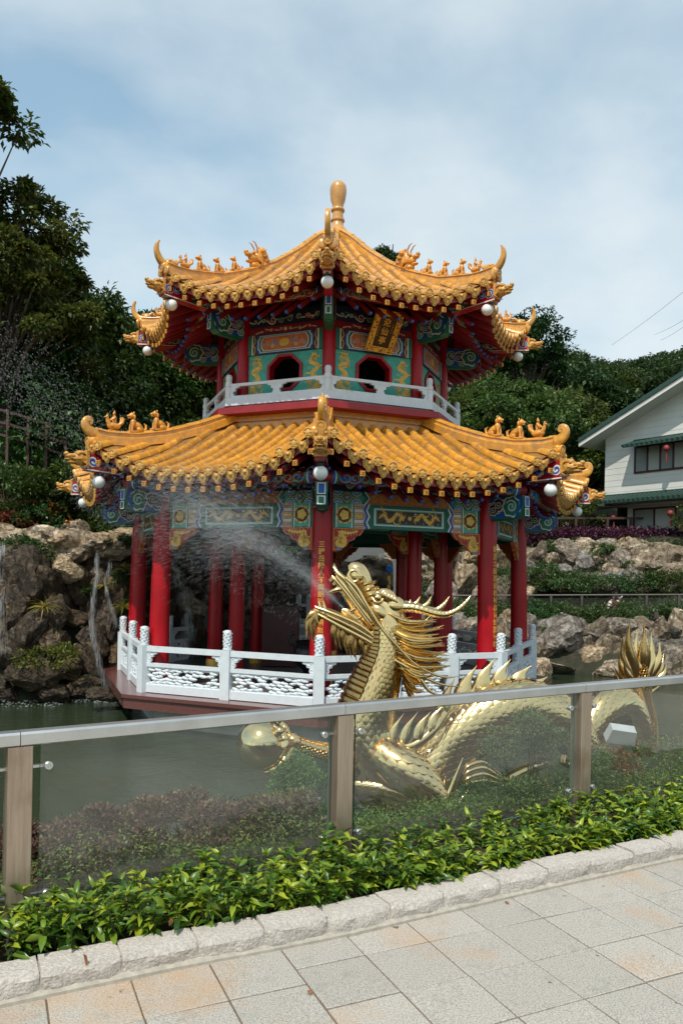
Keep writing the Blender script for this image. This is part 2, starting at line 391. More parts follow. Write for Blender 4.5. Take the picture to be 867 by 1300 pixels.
lb=part(lower_beam(A_L+.02,HW_L-.12,(2.42,2.81,3.005)),'painted_beam',PAL,0); ring(lb,FACES)
ib=part(lower_beam(INR*math.cos(PI/8),INR*math.sin(PI/8)-.1,(2.45,2.84,3.03),th=.12),'painted_beam',PAL,0); ring(ib,FACES)
# navy frieze with scrolls above the beam, and the ceiling
m=MB(); m.box((0,-A_L+.06,3.12),(2*HW_L-.2,.10,.225),iNVY)
p=Paint(m,(0,-A_L+.01,3.01),(1,0,0),(0,0,1)); p.scrolls(-1.2,.01,1.2,.2,[iGRN,iDGRN,iGRN],9,5,1,.016)
fr=part(m,'frieze',PAL,0); ring(fr,FACES)
m=MB(); octo(m,4.3,3.30,3.33); octo(m,2.9,4.60,4.72,0); part(m,'ceiling',[REDD])
# --- carved corner brackets under the beam
def bracket(a,hw,zt,w,h,sd):
    m=MB()
    if 1:
        x0=sd*hw; X=lambda t:x0-sd*t
        prof=[(0,0),(w,0),(w*.86,-h*.3),(w*.72,-h*.36),(w*.66,-h*.52),(w*.5,-h*.6),(w*.42,-h*.8),(w*.3,-h*.86),(w*.26,-h),(0,-h)]
        poly=[(X(t),y) for t,y in prof]; poly=poly if sd<0 else poly[::-1]
        m.prism(poly,(0,-a+.03,zt),(1,0,0),(0,0,1),.07,iGLD) if False else m.prism(poly,(0,-a+.035,zt),(1,0,0),(0,0,1),.07,iORG)
        p=Paint(m,(0,-a-.035,zt),(1,0,0),(0,0,1))
        ins=[(X(.03+t*.86),y*.86-.02) for t,y in prof]; p.poly(ins if sd<0 else ins[::-1],iRED,1)
        p.dragon([(X(w*.22),-h*.45),(X(w*.12),-h*.7),(X(w*.3),-h*.78),(X(w*.36),-h*.5),(X(w*.22),-h*.2),(X(w*.5),-h*.22),(X(w*.78),-h*.12)],w*.13,iGLD,2,legs=False,seed=6)
        p.line([(X(.06),-h*.9),(X(w*.28),-h*.9)],.035,iLBLU,3)
    return m
for sd in (1,-1):
    br=part(bracket(A_L,HW_L-.165,2.415,.55,.36,sd),'corner_bracket',PAL,0); ring(br,FACES)
    b2=part(bracket(INR*math.cos(PI/8)-.02,INR*math.sin(PI/8)-.14,2.445,.42,.36,sd),'corner_bracket',PAL,0); ring(b2,FACES)
# --- eave purlins: round timbers with painted ends
def purlin(a,hw,z,r,seed):
    m=MB(); xs=[-hw,-hw+.16,-hw+.20,-hw+.23,-hw+.27]; 
    ends=[(-hw,-hw+.14,iREDD),(-hw+.14,-hw+.185,iBLU),(-hw+.185,-hw+.205,iWHT),(-hw+.205,-hw+.25,iDGRN),(-hw+.25,0,iREDD)]
    for sd in (1,-1):
        for x0,x1,mi in ends: m.tube([(sd*x0,-a,z),(sd*x1,-a,z)],r if mi in(iREDD,) else r*1.03,16,mi,caps=False)
    # scrolls wrapped on the front of the timber
    rr=random.Random(seed)
    for sd in (1,-1):
        for k in range(7):
            cx=hw-.36-k*.15*(hw/1.78); mi=rr.choice([iGRN,iGRN,iLBLU,iORG]); n=16; hd=rr.choice((1,-1)); R0=rr.uniform(.07,.105)
            if k>4: mi=rr.choice([iGRN,iORG,iRED])
            pts=[];
            for i in range(n+1):
                t=i/n; an=hd*2*PI*1.25*t; q=R0*(1-.7*t); u=cx+q*math.cos(an)*1.3; w_=q*math.sin(an); th=w_/r*1.0-.15
                pts.append((sd*u,-a-(r+.004)*math.cos(th),z+(r+.004)*math.sin(th)))
            m.tube(pts,.015,5,iWHT); m.tube([(x,y-.007,zz) for x,y,zz in pts],.0125,5,mi)
        m.ell((0,-a-r*.9,z-.02),(.09,.02,.035),iORG,seg=10,rings=6); m.ell((sd*.1,-a-r*.9,z-.03),(.07,.018,.025),iGLD,seg=8,rings=5)
    return m
pu=part(purlin(4.70*math.cos(PI/8),4.70*math.sin(PI/8),3.12,.10,4),'eave_purlin',PAL); ring(pu,FACES)
pu2=part(purlin(3.12*math.cos(PI/8),3.12*math.sin(PI/8),6.60,.088,9),'eave_purlin',PAL); ring(pu2,FACES)
# --- cloud brackets standing out of the columns, radial (corner frame: -y outward)
def cloud_bracket(r0,r1,z0,z1,hw,seed):
    m=MB(); L=r1-r0; h=z1-z0
    prof=[(-r1+.0,z1),(-r1-.02,z1-h*.35),(-r1+.06,z0+h*.12),(-r1+.16,z0),(-r0,z0),(-r0,z1)]
    m.prism([(y,z) for y,z in prof],(hw,0,0),(0,1,0),(0,0,1),-2*hw,iDGRN)
    for sd in (1,-1):
        p=Paint(m,(sd*(hw+.0005),-r1,z0),(0,1,0),(0,0,1)); p.n=V((sd,0,0))
        ins=[(.015,h-.015),(.0,h*.62),(.075,.1*h+.02),(.16,.03),(L-.01,.03),(L-.01,h-.015)]
        p.poly(ins if sd>0 else ins[::-1],iBLU,1)
        p.clouds(.32*L,.02*h+.02,L-.02,h*.95,(.27*L,h*.52,h*.40),[iGRN,iBLU,iDGRN,iBRN],7,seed,2)
        p.line([(.02,h*.9),(.01,h*.6),(.10,.1*h)],.05,iBLU,14)
    q=Paint(m,(-hw,-r1-.024,z0),(1,0,0),(0,0,1))     # painted end: blue over green in white frames
    q.rect(.03,h*.50,2*hw-.03,h*.95,iWHT,1); q.rect(.05,h*.54,2*hw-.05,h*.91,iBLU,2)
    q.rect(.03,h*.1,2*hw-.03,h*.44,iWHT,1); q.rect(.055,h*.14,2*hw-.055,h*.40,iDGRN,2)
    m.box((0,-(r0+r1)/2+.09,z0-.012),(2*hw*.5,L-.2,.02),iDGRN)
    return m
cb=part(cloud_bracket(4.02,4.74,2.66,3.04,.095,3),'cloud_bracket',PAL,0); ring(cb,CORN)
cb2=part(cloud_bracket(2.4,3.14,6.13,6.54,.085,8),'cloud_bracket',PAL,0); ring(cb2,CORN)
# --- painted hip beams under the eave corners, dragon-fish head on each end
def hip_beam(r0,r1,z0,zi,zo,hw,seed):
    m=MB(); L=r1-r0; h=zo-z0
    poly=[(-r1,zo),(-r1,z0),(-r1+.62*L,z0-.03),(-r0,zi-.22),(-r0,zi+.1)]
    m.prism(poly,(hw,0,0),(0,1,0),(0,0,1),-2*hw,iRED)
    for sd in (1,-1):
        p=Paint(m,(sd*(hw+.0005),-r1,z0),(0,1,0),(0,0,1)); p.n=V((sd,0,0))
        rr=random.Random(seed); n=9
        for k in range(n):
            t=(k+.5)/n; x=t*L*.98+.02; y=h*(.52-.62*t+ .12*math.sin(5*t)); R0=h*rr.uniform(.19,.30); hd=1 if k%2 else -1
            mi=iBLU if k<3 else rr.choice([iBLU,iDGRN,iGRN,iBRN])
            p.spiral(x,y,R0,1.15,rr.uniform(0,6),R0*.55,iWHT,1+k%2*2,hd,tail=(x+L*.1,y-h*.12)); p.spiral(x,y,R0,1.15,rr.uniform(0,6) if 0 else k*1.3,R0*.34,mi,2+k%2*2,hd,tail=(x+L*.1,y-h*.12))
        p.line([(0,.012),(.62*L,-.018)],.02,iWHT,5)
    for sd in (1,-1):                              # framed green lozenge at the step of the beam
        p=Paint(m,(sd*(hw+.0005),-r1,z0),(0,1,0),(0,0,1)); p.n=V((sd,0,0)); a=.56*L
        q=[(a,-.02),(a+.10,-.02),(a+.20,.08),(a+.10,.08)]; g=[(a+.025,-.008),(a+.095,-.008),(a+.175,.068),(a+.105,.068)]
        p.poly(q if sd>0 else q[::-1],iWHT,9); p.poly(g if sd>0 else g[::-1],iDGRN,10)
    q=Paint(m,(-hw,-r1,z0-.0005),(1,0,0),(0,1,0)); q.n=V((0,0,-1)); q.rect(.02,.02,2*hw-.02,.5*L,iWHT,1); q.rect(.04,.04,2*hw-.04,.48*L,iDGRN,2)
    return m
def fish_head(r,z,s=1):
    m=MB(); c=lambda y,zz,x=0:V((x*s,-r-y*s,z+zz*s))
    m.box(c(-.005,0),(.20*s,.05*s,.30*s)); 
    m.ell(c(.10,-.01),(.095*s,.14*s,.11*s)); m.ell(c(.25,.03),(.07*s,.11*s,.045*s)); m.ell(c(.22,-.07),(.06*s,.10*s,.035*s))
    m.ell(c(.33,.06),(.045*s,.045*s,.04*s)); m.ell(c(.09,.10),(.085*s,.09*s,.045*s))
    for sd in (1,-1):
        m.ell(c(.15,.075,sd*.06),.032*s); m.tube([c(.03,.08,sd*.07),c(-.02,.15,sd*.09),c(-.06,.17,sd*.08)],[.02*s,.016*s,.004*s],6)
        m.tube([c(.06,-.05,sd*.09),c(.0,-.10,sd*.11),c(.06,-.14,sd*.1)],[.025*s,.02*s,.006*s],6); m.tube([c(.28,.0,sd*.05),c(.2,-.02,sd*.075),c(.1,.0,sd*.1)],[.012*s,.018*s,.01*s],6)
        for k in range(4): m.tube([c(.20+.035*k,.0,sd*.045),c(.20+.035*k,-.035,sd*.045)],[.008*s,.003*s],4)
    m.ell(c(.28,-.03),(.05*s,.08*s,.02*s))
    return m
HEAD=[mat('glazed_ochre_head',(.55,.27,.05),.35,var=.4,vs=25,bump=.5,bs=50,coat=.15)]
def lamp(r,z,rad,ztop):
    m=MB(); m.ell((0,-r,z),rad,0,seg=24,rings=16); o=part(m,'globe_lamp',[GLOBE],60)
    m=MB(); m.lathe([(.05,z+rad*.93),(.055,z+rad*1.0),(.055,z+rad*1.25),(.02,z+rad*1.28),(.02,ztop)],12,0,(0,-r,0)); sub(m,'lamp_fitting',[BLK],o)
    return o
hb=part(hip_beam(3.95,5.45,3.26,3.10,3.56,.075,5),'hip_beam',PAL,0); ring(hb,CORN)
fh=part(fish_head(5.45,3.44,.95),'fish_head_finial',HEAD); ring(fh,CORN)
gl=lamp(5.2,3.10,.106,3.27); ring(gl,CORN)
hb2=part(hip_beam(2.6,4.18,6.52,6.62,6.82,.07,15),'hip_beam',PAL,0); ring(hb2,CORN)
fh2=part(fish_head(4.18,6.68,.9),'fish_head_finial',HEAD); ring(fh2,CORN)
gl2=lamp(3.97,6.41,.104,6.53); ring(gl2,CORN)

# --- tiled roofs
class Roof:
    def __init__(s,at,am,ac,mid,hip,power=2.6): s.at,s.am,s.ac,s.mid,s.hip,s.pw=at,am,ac,mid,hip,power
    def ae(s,u): return s.am+(s.ac-s.am)*abs(u)**3
    def z(s,u,v):
        w=min(1,abs(u))**s.pw; return lerp(s.mid,v)*(1-w)+lerp(s.hip,v)*w
    def za(s,x,a):
        u=min(1,abs(x)/(a*T8)); v=(a-s.at)/(s.ae(u)-s.at); return s.z(u,v)
    def aend(s,x):
        a=s.am
        for _ in range(6): a=s.ae(min(1,abs(x)/(a*T8)))
        return a
RL_=Roof(2.35,4.78,5.0,[(0,4.38),(.25,4.02),(.5,3.70),(.75,3.42),(1,3.19)],[(0,4.45),(.3,4.17),(.55,3.90),(.75,3.80),(1,3.77)])
RU_=Roof(.25,3.60,3.84,[(0,8.95),(.15,8.45),(.35,7.85),(.6,7.22),(.8,6.83),(1,6.52)],[(0,8.96),(.15,8.50),(.33,7.93),(.5,7.52),(.7,7.17),(.87,7.0),(1,6.99)],3.0)
def tile_roof(rf,n,sp,r=.064):
    m=MB(); e=MB(); NU,NV=24,10; b=[]
    for j in range(NV+1):
        for i in range(NU+1):
            u=-1+2*i/NU; v=j/NV; a=rf.at+v*(rf.ae(u)-rf.at); b.append((u*a*T8,-a,rf.z(u,v)))
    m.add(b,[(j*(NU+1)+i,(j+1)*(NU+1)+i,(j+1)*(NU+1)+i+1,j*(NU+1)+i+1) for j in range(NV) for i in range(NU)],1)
    rr=random.Random(2)
    for k in range(n):
        x=(k-(n-1)/2)*sp; a1=rf.aend(x)+.03; a0=max(rf.at+.03,abs(x)/T8+.06)
        if a1-a0<.12: continue
        ns=max(1,round((a1-a0)/.27)); 
        for q in range(ns):
            s0=a0+(a1-a0)*q/ns-.015; s1=a0+(a1-a0)*(q+1)/ns; jz=rr.uniform(-.003,.003); jx=rr.uniform(-.004,.004)
            secs=[]
            for t,rad in ((0,r*.90),(.5,r*.97),(1,r*1.08)):
                a=s0+(s1-s0)*t; z=rf.za(x,max(a,rf.at+.001)); 
                secs.append([V((x+jx+rad*math.cos(c),-a-.35*rad*math.sin(c)*.6,z+jz-.012+rad*1.38*math.sin(c))) for c in [PI*i/8 for i in range(9)]][::-1])
            m.loft(secs,0,caps=True,closed=False)
        # round eave tile with a raised boss
        z=rf.za(x,a1-.03); q=Matrix.Rotation(PI/2+.12,4,'X')@Matrix.Rotation(rr.uniform(0,6),4,'Z')
        e.lathe([(r*1.15,-.03),(r*1.22,.015),(r*1.2,.028),(r*1.05,.03),(r*.98,.02),(r*.62,.02),(r*.58,.028),(r*.15,.034)],14,0,(x,-a1-.01,z+.01),q)
        for k2 in range(6):
            t=2*PI*k2/6; e.ell((x+r*.8*math.cos(t),-a1-.036,z+.012+r*.8*math.sin(t)),.012,seg=5,rings=4)
    for k in range(n+1):
        x=(k-n/2)*sp; 
        if abs(x)>rf.am*T8+.06: continue
        a1=rf.aend(min(abs(x),rf.am*T8)); z=rf.za(x,a1-.002); w=sp*.43; h=.178
        prof=[(-w,.03),(-w*1.03,-h*.28),(-w*.86,-h*.45),(-w*.80,-h*.66),(-w*.5,-h*.74),(-w*.36,-h*.92),(0,-h*1.06),(w*.36,-h*.92),(w*.5,-h*.74),(w*.80,-h*.66),(w*.86,-h*.45),(w*1.03,-h*.28),(w,.03),(w*.5,-.01),(0,-.022),(-w*.5,-.01)]
        e.prism(prof,(x,-a1-.012,z-.005),(1,0,0),(0,-.28,1),.022)
        e.prism([(c[0]*.72,c[1]*.72-.022) for c in prof],(x,-a1-.036,z-.008),(1,0,0),(0,-.28,1),.01)
        e.ell((x,-a1-.03,z-.07),(w*.3,.02,.03),seg=8,rings=5)
    return m,e
def eave_under(rf,ap,sp,dz=.15):
    m=MB(); NU,NV=20,5
    for rev,off in ((True,dz),):
        b=[]
        for j in range(NV+1):
            for i in range(NU+1):
                u=-1+2*i/NU; v=j/NV; v0=(ap-rf.at)/(rf.am-rf.at); vv=v0+(1.0-v0)*v; a=rf.at+vv*(rf.ae(u)-.03-rf.at); b.append((u*a*T8,-a,rf.z(u,vv)-off))
        m.add(b,[(j*(NU+1)+i,j*(NU+1)+i+1,(j+1)*(NU+1)+i+1,(j+1)*(NU+1)+i) for j in range(NV) for i in range(NU)],iREDD)
        # eave board
        b=[]
        for i in range(NU+1):
            u=-1+2*i/NU; a=rf.ae(u)-.03; z=rf.z(u,1); b+=[(u*a*T8,-a,z-.012),(u*a*T8,-a,z-off-.01)]
        m.add(b,[(2*i,2*i+1,2*i+3,2*i+2) for i in range(NU)],iREDD)
    n=int(2*rf.am*T8/sp)
    for k in range(n+1):
        x=(k-n/2)*sp; a1=rf.aend(x); a0=max(ap+.05,abs(x)/T8+.12)
        if a0>a1-.2: a0=a1-.2
        pts=[]
        for t in (0,.35,.7,1): 
            a=a0+(a1-.10-a0)*t; pts.append(V((x,-a,rf.za(x,a)-dz-.045-.055*t)))
        for p,q in zip(pts,pts[1:]): m.bar(p,q,.06,.085,iREDD)
        # gilt square on the rafter end with dark cross pattern
        ez=rf.za(x,a1-.02)-.272; p=Paint(m,(x,-a1-.001,ez),(1,0,0),(0,0,1)); m.bar(pts[-1],(x,-a1+.03,ez),.06,.08,iREDD); m.box((x,-a1+.014,ez),(.072,.03,.08),iGLD)
        p.l=.004; p.rect(-.034,-.038,.034,.038,iEND,2)
        for sx,sy in ((.014,.018),(-.014,-.018),(.014,-.018),(-.014,.018)): p.disc(sx,sy,.010,iBRN,3,n=6)
        p.disc(0,0,.010,iBRN,3,n=6)
    for k in range(n):
        x=(k-n/2+.5)*sp; a1=rf.aend(x)-.40; 
        if a1*T8<abs(x)+.1: continue
        z=rf.za(x,a1+.38)-.365
        m.bar((x,-ap+.2,rf.za(x,ap)-dz-.16),(x,-a1+.02,z),.055,.065,iREDD); m.ell((x,-a1-.0,z),(.034,.034,.034),iBLU,seg=8,rings=6); m.ell((x,-a1-.028,z),(.014,.012,.014),iLBLU,seg=6,rings=4)
    return m
PAN=mat('shaded_grimy_pan_tile',(.30,.135,.024),.5,var=.4,vs=9,dirt=(.16,.10,.05),ds=7,dthr=.48)  # grime, plus a darker base that paints shade into channels between rolls
for rf,n,sp,ap in ((RL_,16,.25,4.0),(RU_,12,.245,2.7)):
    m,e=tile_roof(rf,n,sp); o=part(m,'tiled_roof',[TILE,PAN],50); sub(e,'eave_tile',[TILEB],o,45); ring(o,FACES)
    o=part(eave_under(rf,ap,.27),'eave_rafters',PAL,30); ring(o,FACES)
# --- hip ridges with curled ends
def hip_ridge(tab,r0,r1,s=1,base=.2):
    m=MB(); sec=[(-.115,-base-.06),(-.115,-base*.62),(-.09,-base*.56),(-.085,-base*.30),(-.105,-base*.26),(-.10,-base*.18),(-.07,-base*.14),(.07,-base*.14),(.10,-base*.18),(.105,-base*.26),(.085,-base*.30),(.09,-base*.56),(.115,-base*.62),(.115,-base-.06)]
    n=16; secs=[]
    for i in range(n+1):
        r=r0+(r1-r0)*i/n; z=lerp(tab,r); secs.append([V((t*s,-r,z+dz)) for t,dz in sec])
    m.loft(secs)
    L=r1-r0; k=max(2,round(L/.3))
    for q in range(k):                              # cap tiles, each a little wider at its lower end
        a,b=r0+L*q/k-.01,r0+L*(q+1)/k; pts=[]; rad=[]
        for t in (0,.5,1): 
            r=a+(b-a)*t; pts.append((0,-r,lerp(tab,r)-.078*s)); rad.append((.075+.007*t)*s)
        m.tube(pts,rad,12)
    return m
def slab_curl(m,cur,t0,t1,hw):                     # a curled tongue of constant width that thins to its tip
    n=len(cur); secs=[]
    for i in range(n):
        p=V(cur[i]); d=(V(cur[min(i+1,n-1)])-V(cur[max(i-1,0)])).normalized(); nn=V((0,-d.z,d.y)); t=t0+(t1-t0)*i/(n-1); h=hw*(1-.25*i/(n-1))
        secs.append([p+V((x*h,0,0))+nn*(y*t) for x,y in ((-1,-.7),(-.6,-1),(.6,-1),(1,-.7),(1,.7),(.6,1),(-.6,1),(-1,.7))])
    m.loft(secs)
LT=[(2.4,4.86),(2.85,4.62),(3.3,4.42),(3.97,4.17),(4.6,4.02),(5.1,3.975),(5.4,4.0)]
UT=[(.2,9.16),(.58,8.88),(1.05,8.44),(1.65,7.98),(2.25,7.62),(2.95,7.31),(3.7,7.16),(4.05,7.15),(4.2,7.18)]
m=hip_ridge(LT,2.42,5.30,1)
cur=curve([(0,-5.2,3.89),(0,-5.33,3.89),(0,-5.43,3.94),(0,-5.475,4.02),(0,-5.455,4.095),(0,-5.40,4.105),(0,-5.38,4.06),(0,-5.41,4.03)],5)
slab_curl(m,cur,.098,.022,.05)
m.lathe([(.07,-.04),(.085,.0),(.08,.03),(.055,.03),(.05,.02),(.02,.03)],14,0,(0,-5.40,3.74),Matrix.Rotation(PI/2+.2,4,'X'))
m.ell((0,-5.33,3.76),(.08,.08,.08)); m.ell((0,-5.28,3.68),(.13,.05,.09))
for sd in (1,-1): m.ell((sd*.09,-5.34,3.66),(.09,.03,.10))
o=part(m,'hip_ridge',[TILE],50); ring(o,CORN)
m=hip_ridge(UT,.25,4.12,.95,.2)
cur=curve([(0,-4.00,7.06),(0,-4.2,7.13),(0,-4.30,7.27),(0,-4.31,7.40),(0,-4.275,7.49)],6); slab_curl(m,cur,.085,.012,.052)
m.ell((0,-4.02,7.13),(.10,.14,.10)); m.ell((0,-4.13,7.06),(.09,.10,.09)); m.ell((0,-3.92,7.20),(.05,.05,.05))
for sd in (1,-1): m.ell((sd*.06,-4.08,7.17),.035); m.ell((sd*.085,-4.16,6.97),(.08,.03,.09)); m.tube([(sd*.06,-3.95,7.15),(sd*.08,-3.88,7.22),(sd*.07,-3.82,7.20)],[.03,.022,.006],6)
m.lathe([(.065,-.04),(.08,.0),(.075,.03),(.05,.03),(.045,.02),(.02,.03)],14,0,(0,-4.19,7.02),Matrix.Rotation(PI/2+.2,4,'X'))
o=part(m,'hip_ridge',[TILE],50); ring(o,CORN)
# --- glazed figures riding the ridges (they face outwards, -y)
def lion(r,z,s=1,up=0):
    m=MB(); c=lambda y,zz,x=0:V((x*s,-r-y*s,z+zz*s)); T=Matrix.Rotation(-.75,4,'X')
    m.box(c(0,.005),(.12*s,.26*s,.03*s)); m.ell(c(-.05,.11),(.055*s,.12*s,.065*s),0,Matrix.Rotation(-.6,4,'X')); m.ell(c(.04,.16),(.05*s,.055*s,.08*s)); m.ell(c(-.10,.06),(.06*s,.06*s,.055*s))
    m.ell(c(.075,.275),(.05*s,.055*s,.052*s)); m.ell(c(.13,.265),(.03*s,.035*s,.026*s)); m.ell(c(.125,.235),(.024*s,.025*s,.012*s))
    m.ell(c(.04,.255),(.058*s,.03*s,.06*s))
    for sd in (1,-1):
        m.tube([c(.05,.17,sd*.035),c(.075,.09,sd*.038),c(.075,.01,sd*.038)],[.028*s,.02*s,.022*s],7); m.ell(c(.09,.012,sd*.038),(.022*s,.03*s,.015*s)); m.ell(c(-.06,.05,sd*.05),(.025*s,.06*s,.045*s)); m.ell(c(-.01,.012,sd*.055),(.02*s,.045*s,.016*s)); m.ell(c(.055,.325,sd*.035),(.014*s,.014*s,.024*s))
    m.tube([c(-.15,.05),c(-.20,.08),c(-.20,.15),c(-.16,.18)],[.022*s,.024*s,.022*s,.006*s],7)
    return m
def hen(r,z,s=1):
    m=MB(); c=lambda y,zz,x=0:V((x*s,-r-y*s,z+zz*s))
    m.box(c(0,.005),(.11*s,.2*s,.03*s)); m.ell(c(0,.10),(.065*s,.14*s,.075*s)); m.tube([c(.08,.12),c(.13,.19),c(.135,.25)],[.05*s,.035*s,.03*s],8); m.ell(c(.14,.265),(.032*s,.036*s,.034*s)); m.tube([c(.165,.262),c(.205,.25)],[.016*s,.003*s],6); m.ell(c(.135,.305),(.01*s,.025*s,.018*s))
    for dx in (-.035,0,.035): m.tube([c(-.09,.12,dx*.5),c(-.17,.19,dx),c(-.18,.27,dx*1.2),c(-.15,.30,dx*1.2)],[.035*s,.034*s,.026*s,.006*s],7)
    m.tube([c(-.01,.14),c(-.015,.24),c(-.01,.31)],[.045*s,.042*s,.03*s],8); m.ell(c(-.005,.345),(.03*s,.03*s,.036*s)); m.ell(c(-.01,.385),(.018*s,.018*s,.025*s))
    for sd in (1,-1): m.tube([c(-.01,.28,sd*.04),c(.05,.22,sd*.055),c(.08,.2,sd*.02)],[.018*s,.016*s,.01*s],6); m.ell(c(-.02,.10,sd*.06),(.02*s,.1*s,.05*s))
    return m
def beast(r,z,s=1):                                # the large horned head on the upper ridge
    m=MB(); c=lambda y,zz,x=0:V((x*s,-r-y*s,z+zz*s))
    m.ell(c(-.08,.18),(.085*s,.15*s,.20*s)); m.tube([c(-.18,.02),c(-.20,.22),c(-.13,.38),c(-.06,.43)],[.09*s,.1*s,.075*s,.02*s],8,sq=.8); m.ell(c(.08,.14),(.08*s,.12*s,.10*s)); m.ell(c(.19,.19),(.065*s,.10*s,.05*s)); m.ell(c(.26,.23),(.05*s,.04*s,.045*s)); m.ell(c(.17,.05),(.055*s,.09*s,.03*s)); m.ell(c(.0,.0),(.1*s,.16*s,.08*s))
    for sd in (1,-1):
        m.ell(c(.11,.24,sd*.06),.036*s); m.tube([c(.03,.27,sd*.04),c(.10,.36,sd*.05),c(.16,.40,sd*.055),c(.22,.42,sd*.055)] if 0 else [c(.02,.27,sd*.04),c(.03,.37,sd*.05),c(.09,.45,sd*.055),c(.16,.47,sd*.05)],[.02*s,.016*s,.012*s,.004*s],6)
        m.tube([c(.0,.12,sd*.09),c(-.06,.05,sd*.13),c(-.02,-.04,sd*.11)],[.04*s,.035*s,.008*s],6); m.tube([c(.05,.05,sd*.07),c(.0,-.02,sd*.1),c(.04,-.06,sd*.09)],[.03*s,.025*s,.006*s],6)
        for k in range(3): m.tube([c(-.05-.05*k,.30-.08*k,sd*.08),c(-.12-.05*k,.33-.08*k,sd*.11),c(-.18-.04*k,.40-.10*k,sd*.08)],[.03*s,.024*s,.005*s],6)
    return m
figs=[]
for r,kind in ((4.98,hen),(4.58,lion),(4.14,lion)):
    o=part(kind(r,lerp(LT,r)-.015,1.0 if kind is lion else .86),'ridge_figure',[FIG],60); ring(o,CORN)
for r,kind,s in ((3.72,hen,.74),(3.37,lion,.86),(2.98,lion,.86),(2.60,lion,.82),(2.10,beast,1.0)):
    o=part(kind(r,lerp(UT,r)-.02,s),'ridge_figure',[FIG],60); ring(o,CORN)
# --- finial
FIN=mat('glazed_honey_finial',(.55,.28,.075),.3,var=.2,vs=6,coat=.4)
m=MB(); zs=9.05
m.lathe([(.30,zs-.25),(.26,zs-.05),(.20,zs+.12),(.13,zs+.2),(.125,zs+.30),(.15,zs+.32),(.15,zs+.36),(.12,zs+.38),(.115,zs+.52),(.14,zs+.54),(.15,zs+.57),(.14,zs+.60),(.115,zs+.62),(.12,zs+.68),(.16,zs+.80),(.178,zs+.95),(.18,zs+1.05),(.165,zs+1.13),(.12,zs+1.19),(.05,zs+1.21),(.01,zs+1.213)],28,0,(.06,0,0))
part(m,'finial',[FIN],50)
# --- band at the top of the lower roof, balcony slab and its little railing
def octband(r0,r1,z0,z1,name,mt):
    m=MB(); m.loft([[V((q*math.sin(k*PI/4),-q*math.cos(k*PI/4),z)) for k in range(8)] for q,z in ((r1,z0),(r1,z1),(r0,z1),(r0,z0))],0,caps=False); 
    n=8; b=0
    m.f+= [(24+k,24+(k+1)%8,(k+1)%8,k) for k in range(8)]; m.m+=[0]*8
    return part(m,name,[mt],20)
octband(2.40,2.62,4.28,4.46,'roof_band',TILE); octband(2.40,2.56,4.461,4.50,'roof_band',TILEB); octband(2.40,2.60,4.501,4.64,'roof_band',TILE)
octband(2.2,2.50,4.641,4.75,'red_band',REDD)
m=MB(); octo(m,2.74,4.79,4.935); octo(m,2.66,4.752,4.789); part(m,'balcony_slab',[RAIL])
A_B=2.67*math.cos(PI/8); HB=2.67*math.sin(PI/8)
m=MB(); m.lathe([(.068,4.936),(.068,5.12),(.06,5.13),(.06,5.16),(.07,5.17),(.07,5.24),(.055,5.25),(.055,5.28),(.062,5.29),(.062,5.36),(.045,5.39),(.01,5.395)],14,0,(0,-2.67,0)); o=part(m,'balcony_post',[RAIL]); ring(o,CORN)
m=MB(); m.box((0,-A_B,5.185),(2*HB-.08,.06,.055)); m.box((0,-A_B,4.958),(2*HB-.08,.07,.04))
vase=[(-.20,.20),(-.19,.165),(-.12,.15),(-.11,.10),(-.06,.08),(-.075,.03),(-.10,0),(.10,0),(.075,.03),(.06,.08),(.11,.10),(.12,.15),(.19,.165),(.20,.20)]
for x in (-HB+.04,0,HB-.04):
    pf=[(a,b) for a,b in vase]
    if x<-.1: pf=[(0,.20),(0,0)]+[q for q in vase if q[0]>0]
    if x>.1: pf=[q for q in vase if q[0]<0]+[(0,0),(0,.20)]
    m.prism(pf[::1],(x,-A_B+.025,4.975),(1,0,0),(0,0,1),.05)
o=part(m,'balcony_railing',[RAIL],30); ring(o,FACES)
